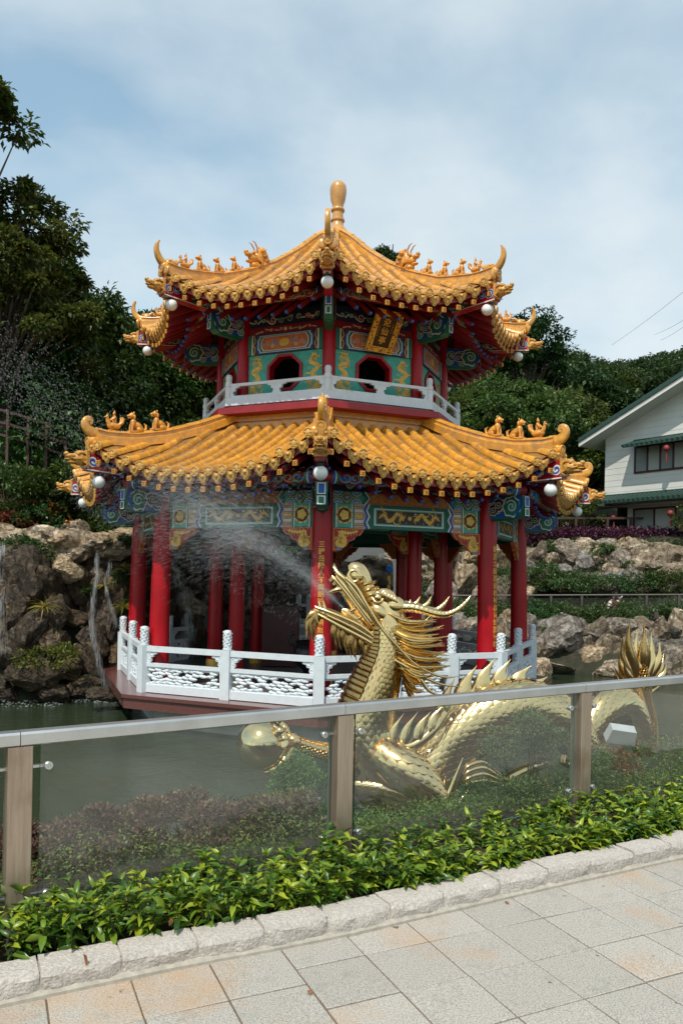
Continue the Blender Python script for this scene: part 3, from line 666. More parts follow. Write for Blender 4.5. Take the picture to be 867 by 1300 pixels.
# --- upper storey wall with octagonal window, painted dragons, cartouche beam
A_U=INR*math.cos(PI/8); HU=INR*math.sin(PI/8)
def upper_wall(seed):
    m=MB(); z0,z1=4.936,5.82; cx,cz,ro=0,5.435,.362; hw=HU-.06
    outer=[(hw,cz-.16),(hw,cz+.16),(.30,z1),(-.30,z1),(-hw,cz+.16),(-hw,cz-.16),(-.30,z0),(.30,z0)]
    oc=[(cx+ro*1.1*math.cos(PI/8+k*PI/4),cz+ro*1.05*math.sin(PI/8+k*PI/4)) for k in range(-1,7)]
    ic=[(cx+(ro-.055)*1.1*math.cos(PI/8+k*PI/4),cz+(ro-.055)*1.05*math.sin(PI/8+k*PI/4)) for k in range(-1,7)]
    full=[(hw,z0),(hw,z1),(-hw,z1),(-hw,z0)]
    o=lambda l,y:[(a,y,b) for a,b in l]
    A=-A_U
    ring_o=o(outer,A); m.add(ring_o+o(oc,A),[(k,(k+1)%8,8+(k+1)%8,8+k) for k in range(8)],iGRN)
    for k,q in ((1,(hw,z1)),(3,(-hw,z1)),(5,(-hw,z0)),(7,(hw,z0))): 
        a,b=outer[k],outer[(k+1)%8]; m.add(o([a,q,b],A),[(0,1,2)],iGRN)
    # red window frame, proud of the wall, and its deep reveal
    m.add(o(oc,A)+o(oc,A-.03)+o(ic,A-.03)+o(ic,A+.16),[(k,(k+1)%8,8+(k+1)%8,8+k) for k in range(8)]+[(8+k,8+(k+1)%8,16+(k+1)%8,16+k) for k in range(8)]+[(16+k,16+(k+1)%8,24+(k+1)%8,24+k) for k in range(8)],iRED)
    p=Paint(m,(0,A,0),(1,0,0),(0,0,1))
    for sd in (1,-1):
        X=lambda x:sd*x
        p.dragon([(X(.60),5.70),(X(.52),5.60),(X(.68),5.50),(X(.56),5.36),(X(.70),5.24),(X(.62),5.10),(X(.45),5.02),(X(.32),4.99)],.075,iGLD,1,seed=seed+sd)
        p.dragon([(X(.52),5.20),(X(.60),5.28),(X(.70),5.16),(X(.72),5.04),(X(.58),4.99)],.05,iGLD,2,seed=seed+7+sd)
        for k in range(7):
            rr=random.Random(seed*9+k+sd*50); p.spiral(X(rr.uniform(.47,.76)),rr.uniform(5.0,5.76),.03,1.2,rr.uniform(0,6),.008,iGLD,3,rr.choice((1,-1)))
    # cartouche beam
    zb,zt=5.815,6.20; h=zt-zb; A2=-A_U-.035
    m.box((0,A2+.08,(zb+zt)/2),(2*hw,.16,h-.002),iBRN)
    p=Paint(m,(0,A2,zb),(1,0,0),(0,0,1)); W=hw
    for sd in (1,-1):
        f=lambda l:[(sd*x,y) for x,y in l] if sd>0 else [(sd*x,y) for x,y in l][::-1]
        p.poly(f([(.84*W,0),(W,0),(W,h),(.84*W,h)]),iDGRN,1); p.poly(f([(.81*W,0),(.84*W,0),(.84*W,h),(.81*W,h)]),iWHT,1); p.line([(sd*x,y) for x,y in curve([(.79*W,0),(.75*W,.3*h),(.79*W,.5*h),(.75*W,.7*h),(.79*W,h)],5)],.015,iGLD,1)
    shp=lambda x,y:[(sx*(x-(.05*W if abs(t)>.55 else .0)),h*.5+y*t) for sx,ts in ((1,(-1,-.8,-.5,0,.5,.8,1)),(-1,(1,.8,.5,0,-.5,-.8,-1))) for t in ts]
    for x,y,mi,l in ((.72*W,.46*h,iBLU,2),(.68*W,.43*h,iWHT,3),(.655*W,.40*h,iDGRN,4),(.60*W,.36*h,iWHT,5),(.58*W,.33*h,iORG,6)): p.poly(shp(x,y),mi,l)
    p.disc(0,h*.5,.11,iGLD,7,ry=.08); 
    for sd in (1,-1):
        for k,(x,y,r,mi) in enumerate(((.2,.5,.05,iBLU),(.30,.62,.04,iLBLU),(.30,.36,.04,iGLD),(.42,.5,.05,iORG),(.50,.42,.035,iLBLU))): p.spiral(sd*x*W*1.0,y*h,r,1.3,k,.018,iWHT,8,sd); p.spiral(sd*x*W,y*h,r,1.3,k,.011,mi,9,sd)
    m.box((0,-A_U+.05,6.277),(2*hw,.12,.15),iREDD); p=Paint(m,(0,-A_U-.01,6.205),(1,0,0),(0,0,1)); p.scrolls(-.6,.02,.6,.12,[iGLD,iORG],6,seed,1,.008); p.disc(0,.07,.05,iORG,3,n=16,lobes=5); p.disc(0,.07,.03,iWHT,4,n=10)
    m.box((0,-A_U+.05,6.50),(2*hw,.12,.29),iNVY); p=Paint(m,(0,-A_U-.01,6.36),(1,0,0),(0,0,1)); p.scrolls(-.75,.03,.75,.22,[iGRN,iDGRN,iORG],8,seed+3,1,.014)
    return m
uw=part(upper_wall(4),'upper_wall',PAL,0); ring(uw,FACES)
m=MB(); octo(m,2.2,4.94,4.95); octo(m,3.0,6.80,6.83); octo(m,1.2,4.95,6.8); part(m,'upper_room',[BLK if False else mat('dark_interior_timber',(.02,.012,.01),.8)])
# --- name board
BRD=mat('black_lacquer_board',(.02,.008,.005),.35,var=.3,vs=8)
m=MB(); w,h=.43,.66
m.box((0,0,0),(w*2*.5+.06,.04,h+.06),0)
p=Paint(m,(0,-.021,0),(1,0,0),(0,0,1)); 
fr_=MB(); 
for x in (-w/2,w/2): fr_.box((x,-.012,0),(.10,.06,h+.10),0)
for z in (-h/2,h/2): fr_.box((0,-.0135,z),(w-.102,.063,.10),0)
rr=random.Random(5)
for k in range(150):
    sd=rr.choice((0,1,2,3)); x=rr.uniform(-w/2-.03,w/2+.03) if sd<2 else (rr.uniform(-.035,.035)+(w/2 if sd==2 else -w/2)); z=(rr.uniform(-.035,.035)+(h/2 if sd==0 else -h/2)) if sd<2 else rr.uniform(-h/2-.03,h/2+.03)
    fr_.ell((x,-.045,z),(rr.uniform(.008,.022),.012,rr.uniform(.008,.022)),1 if k%3 else 2,seg=6,rings=4)
MT=Matrix.Rotation(FACES[0],4,'Z')@Matrix.Translation((.05,-(A_U+.34)*.975,lerp(WZT,6.16)-ZB))@Matrix.Rotation(.62,4,'X')@Matrix.Rotation(.06,4,'Y')@Matrix.Scale(1.0,4)
sg=link('name_board',m.mesh('name_board',[BRD]),pav); sg.matrix_local=MT
fo=link('board_frame',fr_.mesh('board_frame',[GLD,mat('gilt_carving',(.6,.33,.04),.35,metal=.3,var=.3,vs=40),BRN],40),sg)
vs,fs=glyphs('迎仙亭',.165,.15,'t'); m=MB(); m.add([(x,-.026,y+.115) for x,y in vs],fs,0)
for sd,n in ((-1,6),(1,5)):
    for k in range(n):
        y=.14-.035*k-(0 if sd>0 else .06)
        m.add([(sd*.125-.010,-.026,y),(sd*.125+.010,-.026,y),(sd*.125+.010,-.026,y+.005),(sd*.125-.010,-.026,y+.005)],[(0,1,2,3)]); m.add([(sd*.125-.003,-.0262,y-.010),(sd*.125+.002,-.0262,y-.010),(sd*.125+.002,-.0262,y+.014),(sd*.125-.003,-.0262,y+.014)],[(0,1,2,3)])
link('board_lettering',m.mesh('board_lettering',[GLD],0),sg)
# --- white railing round the platform
AR=4.25*math.cos(PI/8); HR=4.25*math.sin(PI/8)
def rail_post(x,y,seed):
    m=MB(); m.box((x,y,.03),(.17,.17,.78)); m.lathe([(.055,.42),(.075,.425),(.075,.45),(.06,.455)],18,0,(x,y,0))
    prof=[(.064,.455),(.066,.48),(.060,.50),(.068,.53),(.062,.56),(.068,.60),(.062,.63),(.068,.67),(.066,.71),(.05,.738),(.01,.745)]; m.lathe(prof,18,0,(x,y,0))
    rr=random.Random(seed)
    for k in range(34):
        t=k*2.4; z=.475+.245*k/34; m.ell((x+.062*math.cos(t),y+.062*math.sin(t),z),(.02,.02,.017),seg=6,rings=4)
    return m
o=part(rail_post(0,-4.25,1),'railing_post',[RAIL],40); ring(o,CORN)
def rail_panels(xs):
    m=MB(); y=-AR
    for x0,x1 in zip(xs,xs[1:]):
        a,b=x0+.08,x1-.08; c=(a+b)/2; w=b-a
        m.box((c,y,.37),(w,.085,.09)); m.box((c,y,.105),(w,.08,.06)); m.box((c,y,-.285),(w,.10,.13))
        # perforated cloud panel
        rr=random.Random(int(x0*100)+9); rows=5
        for r in range(rows):
            n=max(2,int(w/.145)); 
            for k in range(n):
                if rr.random()<.16: continue
                px=a+.06+(w-.12)*(k+.5*(r%2)+.25)/(n); pz=-.19+.052*r+rr.uniform(-.01,.012); s=rr.uniform(.85,1.2)
                if px>b-.03: continue
                m.ell((px,y,pz),(.072*s,.03,.026*s),seg=10,rings=6); m.ell((px+rr.choice((-1,1))*.04,y-.004,pz+.014),(.04*s,.032,.024*s),seg=8,rings=5); m.ell((px-.03,y-.012,pz+.004),(.02*s,.032,.012*s),seg=8,rings=5)
        m.box((c,y+.0,.062),(w,.045,.032)); m.box((c,y,-.215),(w,.05,.03))
        for e,sd in ((a,1),(b,-1)):                      # cloud-shaped brackets under the top rail
            pr=[(0,0),(.20,0),(.195,-.035),(.13,-.05),(.125,-.085),(.07,-.10),(.085,-.14),(.06,-.19),(0,-.19)]
            q=[(sd*u,v) for u,v in pr]; m.prism(q if sd<0 else q[::-1],(e-sd*.004,y+.025,.324),(1,0,0),(0,0,1),.05)
            for u,v in ((.15,-.02),(.09,-.06),(.04,-.03),(.045,-.12),(.03,-.165)): m.ell((e+sd*u,y,.324+v),(.04,.036,.022),seg=8,rings=5)
    return m
two=[-HR,0,HR]
o=part(rail_panels(two),'railing_panel',[RAIL],40)
angs=[FACES[k] for k in (7,1,6,2,5,4)]; ring(o,angs)
mp=part(rail_post(0,-AR,2),'railing_post',[RAIL],40); ring(mp,angs)
o=part(rail_panels([-HR,-HR*.22,HR*.42,HR]),'railing_panel',[RAIL],40); o.rotation_euler=(0,0,FACES[0])
for x in (-HR*.22,HR*.42):
    o=part(rail_post(x,-AR,3),'railing_post',[RAIL],40); o.rotation_euler=(0,0,FACES[0])
# ------------------------------------------------------------------ sky and sun
SUN_EL,SUN_AZ=R(56),R(-22)                      # azimuth from straight behind the camera, negative = camera's left
sdir=V((math.sin(SUN_AZ)*math.cos(SUN_EL),-math.cos(SUN_AZ)*math.cos(SUN_EL),math.sin(SUN_EL)))
w=bpy.data.worlds.new('World'); scene.world=w; w.use_nodes=True; nt=w.node_tree; L=nt.links
bg=nt.nodes['Background']; bg.inputs[1].default_value=.118
sk=ND(nt,'ShaderNodeTexSky'); sk.sky_type='NISHITA'; sk.sun_disc=False; sk.sun_elevation=SUN_EL; sk.sun_rotation=math.atan2(sdir.x,sdir.y); sk.dust_density=1.5; sk.ozone_density=1.2
tc=ND(nt,'ShaderNodeTexCoord'); sp=ND(nt,'ShaderNodeSeparateXYZ'); L.new(tc.outputs['Generated'],sp.inputs[0])
az=ND(nt,'ShaderNodeMath',operation='ADD'); az.inputs[1].default_value=.50; L.new(sp.outputs[2],az.inputs[0])
cv=ND(nt,'ShaderNodeCombineXYZ'); 
for i in (0,1):
    d=ND(nt,'ShaderNodeMath',operation='DIVIDE'); L.new(sp.outputs[i],d.inputs[0]); L.new(az.outputs[0],d.inputs[1]); L.new(d.outputs[0],cv.inputs[i])
mp=ND(nt,'ShaderNodeMapping'); mp.inputs['Location'].default_value=(11,9,0); mp.inputs['Rotation'].default_value=(0,0,5.0); mp.inputs['Scale'].default_value=(.8,1.15,1); L.new(cv.outputs[0],mp.inputs[0])
n1=ND(nt,'ShaderNodeTexNoise',Scale=1.5,Detail=7,Roughness=.50,Distortion=.15); L.new(mp.outputs[0],n1.inputs['Vector'])
n2=ND(nt,'ShaderNodeTexNoise',Scale=4.5,Detail=6,Roughness=.6); L.new(mp.outputs[0],n2.inputs['Vector'])
cov=ramp(nt,n1.outputs[0],[(.38,(.22,)*3),(.50,(.80,)*3),(.62,(1,1,1))])
shd=ramp(nt,n2.outputs[0],[(.3,(4.9,5.85,6.4)),(.7,(6.3,6.85,7.15))])
L.new(mixc(nt,cov,mixc(nt,1.0,sk.outputs[0],(1.45,1.82,1.58),'MULTIPLY'),shd),bg.inputs[0])
sl=bpy.data.lights.new('sun','SUN'); sl.energy=3.5; sl.angle=R(.6); sl.color=(1,.94,.84)
so=bpy.data.objects.new('sun',sl); COL.objects.link(so); so.rotation_euler=sdir.to_track_quat('Z','Y').to_euler(); so.location=(0,-20,40)
scene.view_settings.view_transform='Standard'; scene.view_settings.look='None'; scene.view_settings.exposure=.13; scene.view_settings.gamma=1
scene.render.engine='CYCLES'
cy=scene.cycles; cy.max_bounces=6; cy.diffuse_bounces=3; cy.glossy_bounces=4; cy.transmission_bounces=6; cy.transparent_max_bounces=24; cy.caustics_reflective=False; cy.caustics_refractive=False; cy.sample_clamp_indirect=6
try: cy.use_denoising=True; cy.denoiser='OPENIMAGEDENOISE'
except Exception: pass
# ------------------------------------------------------------------ terrain, water
WZ=-1.0
def shore(x):  return lerp([(-40,6),(-14,10.5),(-9,13.8),(-6.6,15.3),(-5,16.6),(-3.5,18),(-1,20),(2,21.5),(5,22.3),(9,21.6),(14,19),(20,12),(40,6)],x)
def near(x):   return lerp([(-40,3.2),(-6,3.4),(-2.5,5.6),(-1,6.2),(0,6.5),(2,7.6),(4,8.8),(8,9.6),(40,9)],x)
def hill(x,y):
    e=y-shore(x)
    le=lerp([(0,-.9),(.5,.2),(1.2,1.6),(2.2,2.35),(4,2.9),(8,4.2),(20,8.5),(45,17),(80,24),(200,34)],e)
    ri=lerp([(0,-.9),(.5,-.3),(1.2,.05),(3.6,.15),(4.4,.5),(5.6,1.1),(6.5,2.0),(7.1,2.75),(7.8,3.15),(16,3.5),(28,8),(60,17),(95,22),(200,30)],e)
    t=min(1,max(0,(x+4)/5)); t=t*t*(3-2*t); return le*(1-t)+ri*t
def kjl(x): return lerp([(-9.5,-1.15),(-5,1.0),(-2.5,2.19),(-.2,3.30),(1.123,3.995),(4,5.53),(9,8.2),(30,12)],x)
def gh(x,y):
    o=y-kjl(x)
    if o<.5: return -.06
    if o<3.0:
        t=(o-.5)/2.5; return -.06-1.6*t*t*(3-2*t)
    if y<shore(x)-.2: return -1.62
    h=hill(x,y)
    return h+ (.35*noise.noise(V((x*.13,y*.13,1)))*min(3,max(0,(y-shore(x))-4)*.3))
DARKG=mat('hillside_undergrowth',(.022,.026,.012),.9,var=.5,vs=2.2,bump=.8,bs=8,dirt=(.06,.045,.028),ds=1.2,dthr=.55)
xs=np.concatenate([np.linspace(-160,-20,36)[:-1],np.linspace(-20,26,150)[:-1],np.linspace(26,170,36)]); ys=np.concatenate([np.linspace(-60,2,16)[:-1],np.linspace(2,44,140)[:-1],np.linspace(44,240,60)])
vs=[(x,y,gh(x,y)) for y in ys for x in xs]; nx=len(xs)
m=MB(); m.add(vs,[(j*nx+i,j*nx+i+1,(j+1)*nx+i+1,(j+1)*nx+i) for j in range(len(ys)-1) for i in range(nx-1)])
tag(m.build('ground',[DARKG]),'dark planted hillside and pond banks','ground',kind='structure')
wm,nt,b=nodes('pond_water'); L=nt.links
b.inputs['Base Color'].default_value=(.024,.037,.019,1); b.inputs['Roughness'].default_value=.04; b.inputs['IOR'].default_value=1.33
tc=ND(nt,'ShaderNodeTexCoord'); mp_=ND(nt,'ShaderNodeMapping'); mp_.inputs['Scale'].default_value=(1,2.2,1); L.new(tc.outputs['Object'],mp_.inputs[0])
n1=ND(nt,'ShaderNodeTexNoise',Scale=3.2,Detail=7,Roughness=.65); L.new(mp_.outputs[0],n1.inputs['Vector'])
bp=ND(nt,'ShaderNodeBump',Strength=.28,Distance=.05); L.new(n1.outputs[0],bp.inputs['Height']); L.new(bp.outputs[0],b.inputs['Normal'])
m=MB(); m.add([(-45,2.5,WZ),(45,2.5,WZ),(45,24.5,WZ),(-45,24.5,WZ)],[(0,1,2,3)])
tag(m.build('pond_water',[wm],smooth=0),'dark green rippled pond','water',kind='structure')
# ------------------------------------------------------------------ pavement, kerb
GRAN,nt,b=nodes('granite_paving'); L=nt.links
tc=ND(nt,'ShaderNodeTexCoord'); geo=ND(nt,'ShaderNodeNewGeometry')
nA=ND(nt,'ShaderNodeTexNoise',Scale=140,Detail=3,Roughness=.7); nB=ND(nt,'ShaderNodeTexNoise',Scale=1.7,Detail=7,Roughness=.65); nC=ND(nt,'ShaderNodeTexNoise',Scale=7,Detail=6,Roughness=.7); nD=ND(nt,'ShaderNodeTexNoise',Scale=9,Detail=3)
for n in (nA,nB,nC,nD): L.new(tc.outputs['Object'],n.inputs['Vector'])
base=ramp(nt,nA.outputs[0],[(.34,(.20,.182,.155)),(.5,(.39,.362,.32)),(.68,(.52,.487,.44))])
sepx=ND(nt,'ShaderNodeSeparateXYZ'); L.new(tc.outputs['Object'],sepx.inputs[0])
mr=ND(nt,'ShaderNodeMapRange'); mr.inputs[1].default_value=-.20; mr.inputs[2].default_value=-.62; mr.inputs[3].default_value=0; mr.inputs[4].default_value=.15; L.new(sepx.outputs[0],mr.inputs[0])
ad=ND(nt,'ShaderNodeMath',operation='ADD'); L.new(nB.outputs[0],ad.inputs[0]); L.new(mr.outputs[0],ad.inputs[1])
ad2=ND(nt,'ShaderNodeMath',operation='MULTIPLY_ADD'); L.new(geo.outputs['Random Per Island'],ad2.inputs[0]); ad2.inputs[1].default_value=.10; L.new(ad.outputs[0],ad2.inputs[2])
rust=ramp(nt,ad2.outputs[0],[(.60,(0,0,0)),(.80,(.6,)*3)])
c=mixc(nt,rust,base,(.44,.25,.11))
dirtm=ramp(nt,nC.outputs[0],[(.55,(0,)*3),(.76,(.6,)*3)]); c=mixc(nt,dirtm,c,(.22,.21,.18))
spots=ramp(nt,nD.outputs[0],[(.70,(0,)*3),(.725,(.8,)*3)]); c=mixc(nt,spots,c,(.07,.05,.04))
h=ND(nt,'ShaderNodeHueSaturation'); mv=ND(nt,'ShaderNodeMapRange'); mv.inputs[3].default_value=.92; mv.inputs[4].default_value=1.06; L.new(geo.outputs['Random Per Island'],mv.inputs[0]); L.new(mv.outputs[0],h.inputs['Value']); L.new(c,h.inputs['Color'])
L.new(h.outputs[0],b.inputs['Base Color']); b.inputs['Roughness'].default_value=.62
bp=ND(nt,'ShaderNodeBump',Strength=.25,Distance=.004); L.new(nA.outputs[0],bp.inputs['Height']); L.new(bp.outputs[0],b.inputs['Normal'])
GROUT=mat('joint_sand',(.15,.10,.06),.9,var=.3,vs=20)
KJ=[(-9.5,-1.15),(-5,1.0),(-2.5,2.19),(-1.225,2.809),(-.704,3.075),(-.2,3.30),(.053,3.417),(.549,3.685),(1.123,3.995),(2.023,4.465),(4,5.53),(9,8.2)]   # foot of the kerb face
def kj(x): return lerp(KJ,x)
ph=R(24.5); e1=V((math.cos(ph),math.sin(ph),0)); e2=V((math.sin(ph),-math.cos(ph),0)); o0=V((1.122,3.365,0)); S=.315
m=MB(); rr=random.Random(3)
for i in range(-26,24):
    for j in range(-2,34):
        off=0 if i>-5 else .12
        c=o0+e1*((i+.5)*S)+e2*((j+.5)*S+off)
        if c.y>kj(c.x)+.28 or c.y<-7: continue
        g=.0030+rr.uniform(0,.0008); dz=rr.uniform(-.0012,.0012); tx,ty=rr.uniform(-.0015,.0015),rr.uniform(-.0015,.0015); hs=S/2-g; bv=.003
        P=lambda a,b,z:(c+e1*a+e2*b).to_tuple()[:2]+(z+dz+tx*a/hs+ty*b/hs,)
        top=[P(a*(hs-bv),b*(hs-bv),0) for a,b in ((-1,-1),(-1,1),(1,1),(1,-1))]; low=[P(a*hs,b*hs,-.002) for a,b in ((-1,-1),(-1,1),(1,1),(1,-1))]; bot=[P(a*hs,b*hs,-.012) for a,b in ((-1,-1),(-1,1),(1,1),(1,-1))]
        m.add(top+low+bot,[(0,1,2,3)]+[(k+4,(k+1)%4+4,(k+1)%4,k) for k in range(4)]+[(k+8,(k+1)%4+8,(k+1)%4+4,k+4) for k in range(4)])
pv=tag(m.build('pavement',[GRAN],smooth=0),'square granite paving','pavement',kind='structure')
m=MB(); xs_=np.linspace(-9.4,8.9,40); m.add([(x,y,-.007) for x in xs_ for y in (-8,kj(x)+.06)],[(2*i,2*i+2,2*i+3,2*i+1) for i in range(39)]); link('paving_joint',m.mesh('paving_joint',[GROUT],0),pv)
KST=mat('pink_granite_kerb',(.45,.41,.37),.75,var=.25,vs=70,bump=.5,bs=90,dirt=(.30,.27,.23),ds=6,dthr=.58,island=.10)
kerb=bpy.data.objects.new('kerb',None); COL.objects.link(kerb); tag(kerb,'rough faced granite kerb','kerb',kind='structure')
kx=[]; x=-3.6
pts=[]
for a,b in zip(KJ,KJ[1:]):
    n=max(1,int(math.hypot(b[0]-a[0],b[1]-a[1])/.02))
    for k in range(n): pts.append((a[0]+(b[0]-a[0])*k/n,a[1]+(b[1]-a[1])*k/n))
cum=[0]
for a,b in zip(pts,pts[1:]): cum.append(cum[-1]+math.hypot(b[0]-a[0],b[1]-a[1]))
def kp(s): return V((float(np.interp(s,cum,[p[0] for p in pts])),float(np.interp(s,cum,[p[1] for p in pts])),0))
joints=[]
for px,py in ((57,1268),(159,1244),(254,1222),(339,1206),(418,1190),(500,1172),(570,1157),(638,1138),(698,1124),(755,1113),(811,1102),(861,1092)):
    q=atz(px,py,.02); i=min(range(len(pts)),key=lambda k:(pts[k][0]-q.x)**2+(pts[k][1]-q.y)**2); joints.append(cum[i])
s=joints[0]
while s>cum[0]+6.5: s-=.25; joints.insert(0,s)
s=joints[-1]
while s<joints[-1]+3 and s<cum[-1]-.5 and len(joints)<50: s+=.25; joints.append(s)
for q,(s0,s1) in enumerate(zip(joints,joints[1:])):
    NX,NZ,ND_=12,5,6; g=.004; vs=[]; idx={}
    rr=random.Random(q); hgt=.092+rr.uniform(-.006,.006); dep=.15+rr.uniform(-.01,.01); base=.012
    def pt(i,j,part_):
        t=i/NX; s_=s0+g+(s1-s0-2*g)*t; p=kp(s_); d=(kp(s_+.02)-kp(s_-.02)).normalized(); n=V((-d.y,d.x,0))   # n points away from the pavement
        if part_==0:  # face
            z=-.01+(hgt+.01)*j/NZ; ed=min(1,i*.6,(NX-i)*.6,j*.7,(NZ-j)*.8)
            k=(noise.noise(V((s_*17,z*24,q*3.1)))*.011+noise.noise(V((s_*45,z*50,q)))*.008)*ed
            off=base+.009*(1-ed)+ (.010 if j==NZ else 0)-k; zz=z
        else:
            off=base+.016+.010+(dep-.026)*j/ND_; zz=hgt+noise.noise(V((s_*20,off*25,q*2)))*.004
        p=p+n*off; return (p.x,p.y,zz)
    m=MB(); b0=[pt(i,j,0) for j in range(NZ+1) for i in range(NX+1)]+[pt(i,j,1) for j in range(1,ND_+1) for i in range(NX+1)]
    rows=NZ+ND_+1
    m.add(b0,[(j*(NX+1)+i,j*(NX+1)+i+1,(j+1)*(NX+1)+i+1,(j+1)*(NX+1)+i) for j in range(rows-1) for i in range(NX)])
    for i in (0,NX):
        col=[b0[j*(NX+1)+i] for j in range(rows)]; last=col[-1]; col=col+[(last[0],last[1],-.01)]; m.add(col,[tuple(range(len(col))) if i else tuple(range(len(col)))[::-1]])
    m.build('kerb_stone',[KST],kerb,30)
m=MB(); secs=[]
for k in range(int(len(pts))):
    if k%8: continue
    p=V((*pts[k],0)); d=(V((*pts[min(k+1,len(pts)-1)],0))-V((*pts[max(k-1,0)],0))).normalized(); n=V((-d.y,d.x,0))
    secs.append([p+n*o+V((0,0,z)) for o,z in ((-.001,-.02),(.0,.012),(.02,.026),(.028,.078),(.05,.085),(.13,.085),(.14,-.02))])
m.loft(secs); m.build('kerb_mortar',[mat('kerb_mortar',(.36,.33,.28),.9,var=.2,vs=30)],kerb,0)
# planting bed
SOIL=mat('dark_soil',(.035,.022,.014),.95,var=.5,vs=14,bump=1,bs=30)
def nrm(x):
    d=V((.02,kj(x+.01)-kj(x-.01),0)).normalized(); return V((-d.y,d.x,0))
m=MB(); vs=[]; xs_=np.linspace(-6,7,90); offs=[.10,.18,.3,.45,.62,.9,1.2,1.6,2.0,2.6,3.2]
def bed(off,x): return lerp([(.1,.03),(.18,.065),(.9,.05),(1.6,-.1),(2.2,-.42),(3.2,-1.15)],off)+.02*noise.noise(V((x*3,off*5,0)))
for x in xs_:
    n=nrm(x); 
    for o in offs: p=V((x,kj(x),0))+n*o; vs.append((p.x,p.y,bed(o,x)))
k=len(offs); m.add(vs,[(i*k+j,(i+1)*k+j,(i+1)*k+j+1,i*k+j+1) for i in range(len(xs_)-1) for j in range(k-1)])
tag(m.build('planting_bed',[SOIL]),'dark soil bank behind the kerb','ground',kind='structure')

# ------------------------------------------------------------------ glass railing along the pavement
STEEL=mat('satin_steel',(.60,.60,.585),.34,metal=.9,var=.12,vs=5,bump=.04,bs=120,dirt=(.42,.34,.27),ds=3,dthr=.6)
def brushed(name,c1,c2,rough=.42,metal=.75):
    m_,nt,b=nodes(name); L=nt.links; tc=ND(nt,'ShaderNodeTexCoord'); mp=ND(nt,'ShaderNodeMapping'); mp.inputs['Scale'].default_value=(22,22,1.2); L.new(tc.outputs['Object'],mp.inputs[0])
    n=ND(nt,'ShaderNodeTexNoise',Scale=3,Detail=6,Roughness=.65); L.new(mp.outputs[0],n.inputs['Vector']); n2=ND(nt,'ShaderNodeTexNoise',Scale=4,Detail=6); L.new(tc.outputs['Object'],n2.inputs['Vector'])
    c=ramp(nt,n.outputs[0],[(.3,c1),(.7,c2)]); f=ramp(nt,n2.outputs[0],[(.55,(0,)*3),(.75,(.5,)*3)]); c=mixc(nt,f,c,(.20,.13,.08))
    L.new(c,b.inputs['Base Color']); b.inputs['Roughness'].default_value=rough; b.inputs['Metallic'].default_value=metal; return m_
POST=brushed('weathered_brown_steel',(.36,.275,.21),(.50,.40,.315))
def glassmat(name,tint,rf=1.0,dust=.02):
    m_,nt,b=nodes(name); L=nt.links; nt.nodes.remove(b)
    tr=ND(nt,'ShaderNodeBsdfTransparent'); tr.inputs[0].default_value=(*tint,1); gl=ND(nt,'ShaderNodeBsdfGlossy'); gl.inputs['Roughness'].default_value=.02
    fr=ND(nt,'ShaderNodeFresnel',IOR=1.5); gg=ND(nt,'ShaderNodeNewGeometry'); io=ND(nt,'ShaderNodeMapRange'); io.inputs[3].default_value=1.5; io.inputs[4].default_value=1/1.5; L.new(gg.outputs['Backfacing'],io.inputs[0]); L.new(io.outputs[0],fr.inputs['IOR']); mu=ND(nt,'ShaderNodeMath',operation='MULTIPLY'); mu.inputs[1].default_value=rf; L.new(fr.outputs[0],mu.inputs[0])
    mx=ND(nt,'ShaderNodeMixShader'); L.new(mu.outputs[0],mx.inputs[0]); L.new(tr.outputs[0],mx.inputs[1]); L.new(gl.outputs[0],mx.inputs[2])
    df=ND(nt,'ShaderNodeBsdfDiffuse'); df.inputs[0].default_value=(.55,.56,.52,1); tc=ND(nt,'ShaderNodeTexCoord'); n=ND(nt,'ShaderNodeTexNoise',Scale=3,Detail=7); L.new(tc.outputs['Object'],n.inputs['Vector'])
    f=ramp(nt,n.outputs[0],[(.3,(dust*.6,)*3),(.75,(dust*1.6,)*3)]); m2=ND(nt,'ShaderNodeMixShader'); L.new(f,m2.inputs[0]); L.new(mx.outputs[0],m2.inputs[1]); L.new(df.outputs[0],m2.inputs[2])
    L.new(m2.outputs[0],nt.nodes['Material Output'].inputs[0]); return m_
GLASS=glassmat('clear_glass',(.955,.975,.96),1.25,.034)
GEDGE=mat('green_glass_edge',(.10,.22,.18),.2,var=.2,vs=5)
P=[V((-4.3,1.42,0)),V((-2.78,2.39,0)),V((-1.37,3.286,0)),V((.015,4.175,0)),V((1.645,5.204,0)),V((3.25,6.2,0)),V((4.9,7.2,0))]
fence=thing('glass_fence','glass panel railing with steel handrail and brown posts running along the hedge','fence',(0,4.175,0))
HZ=.92
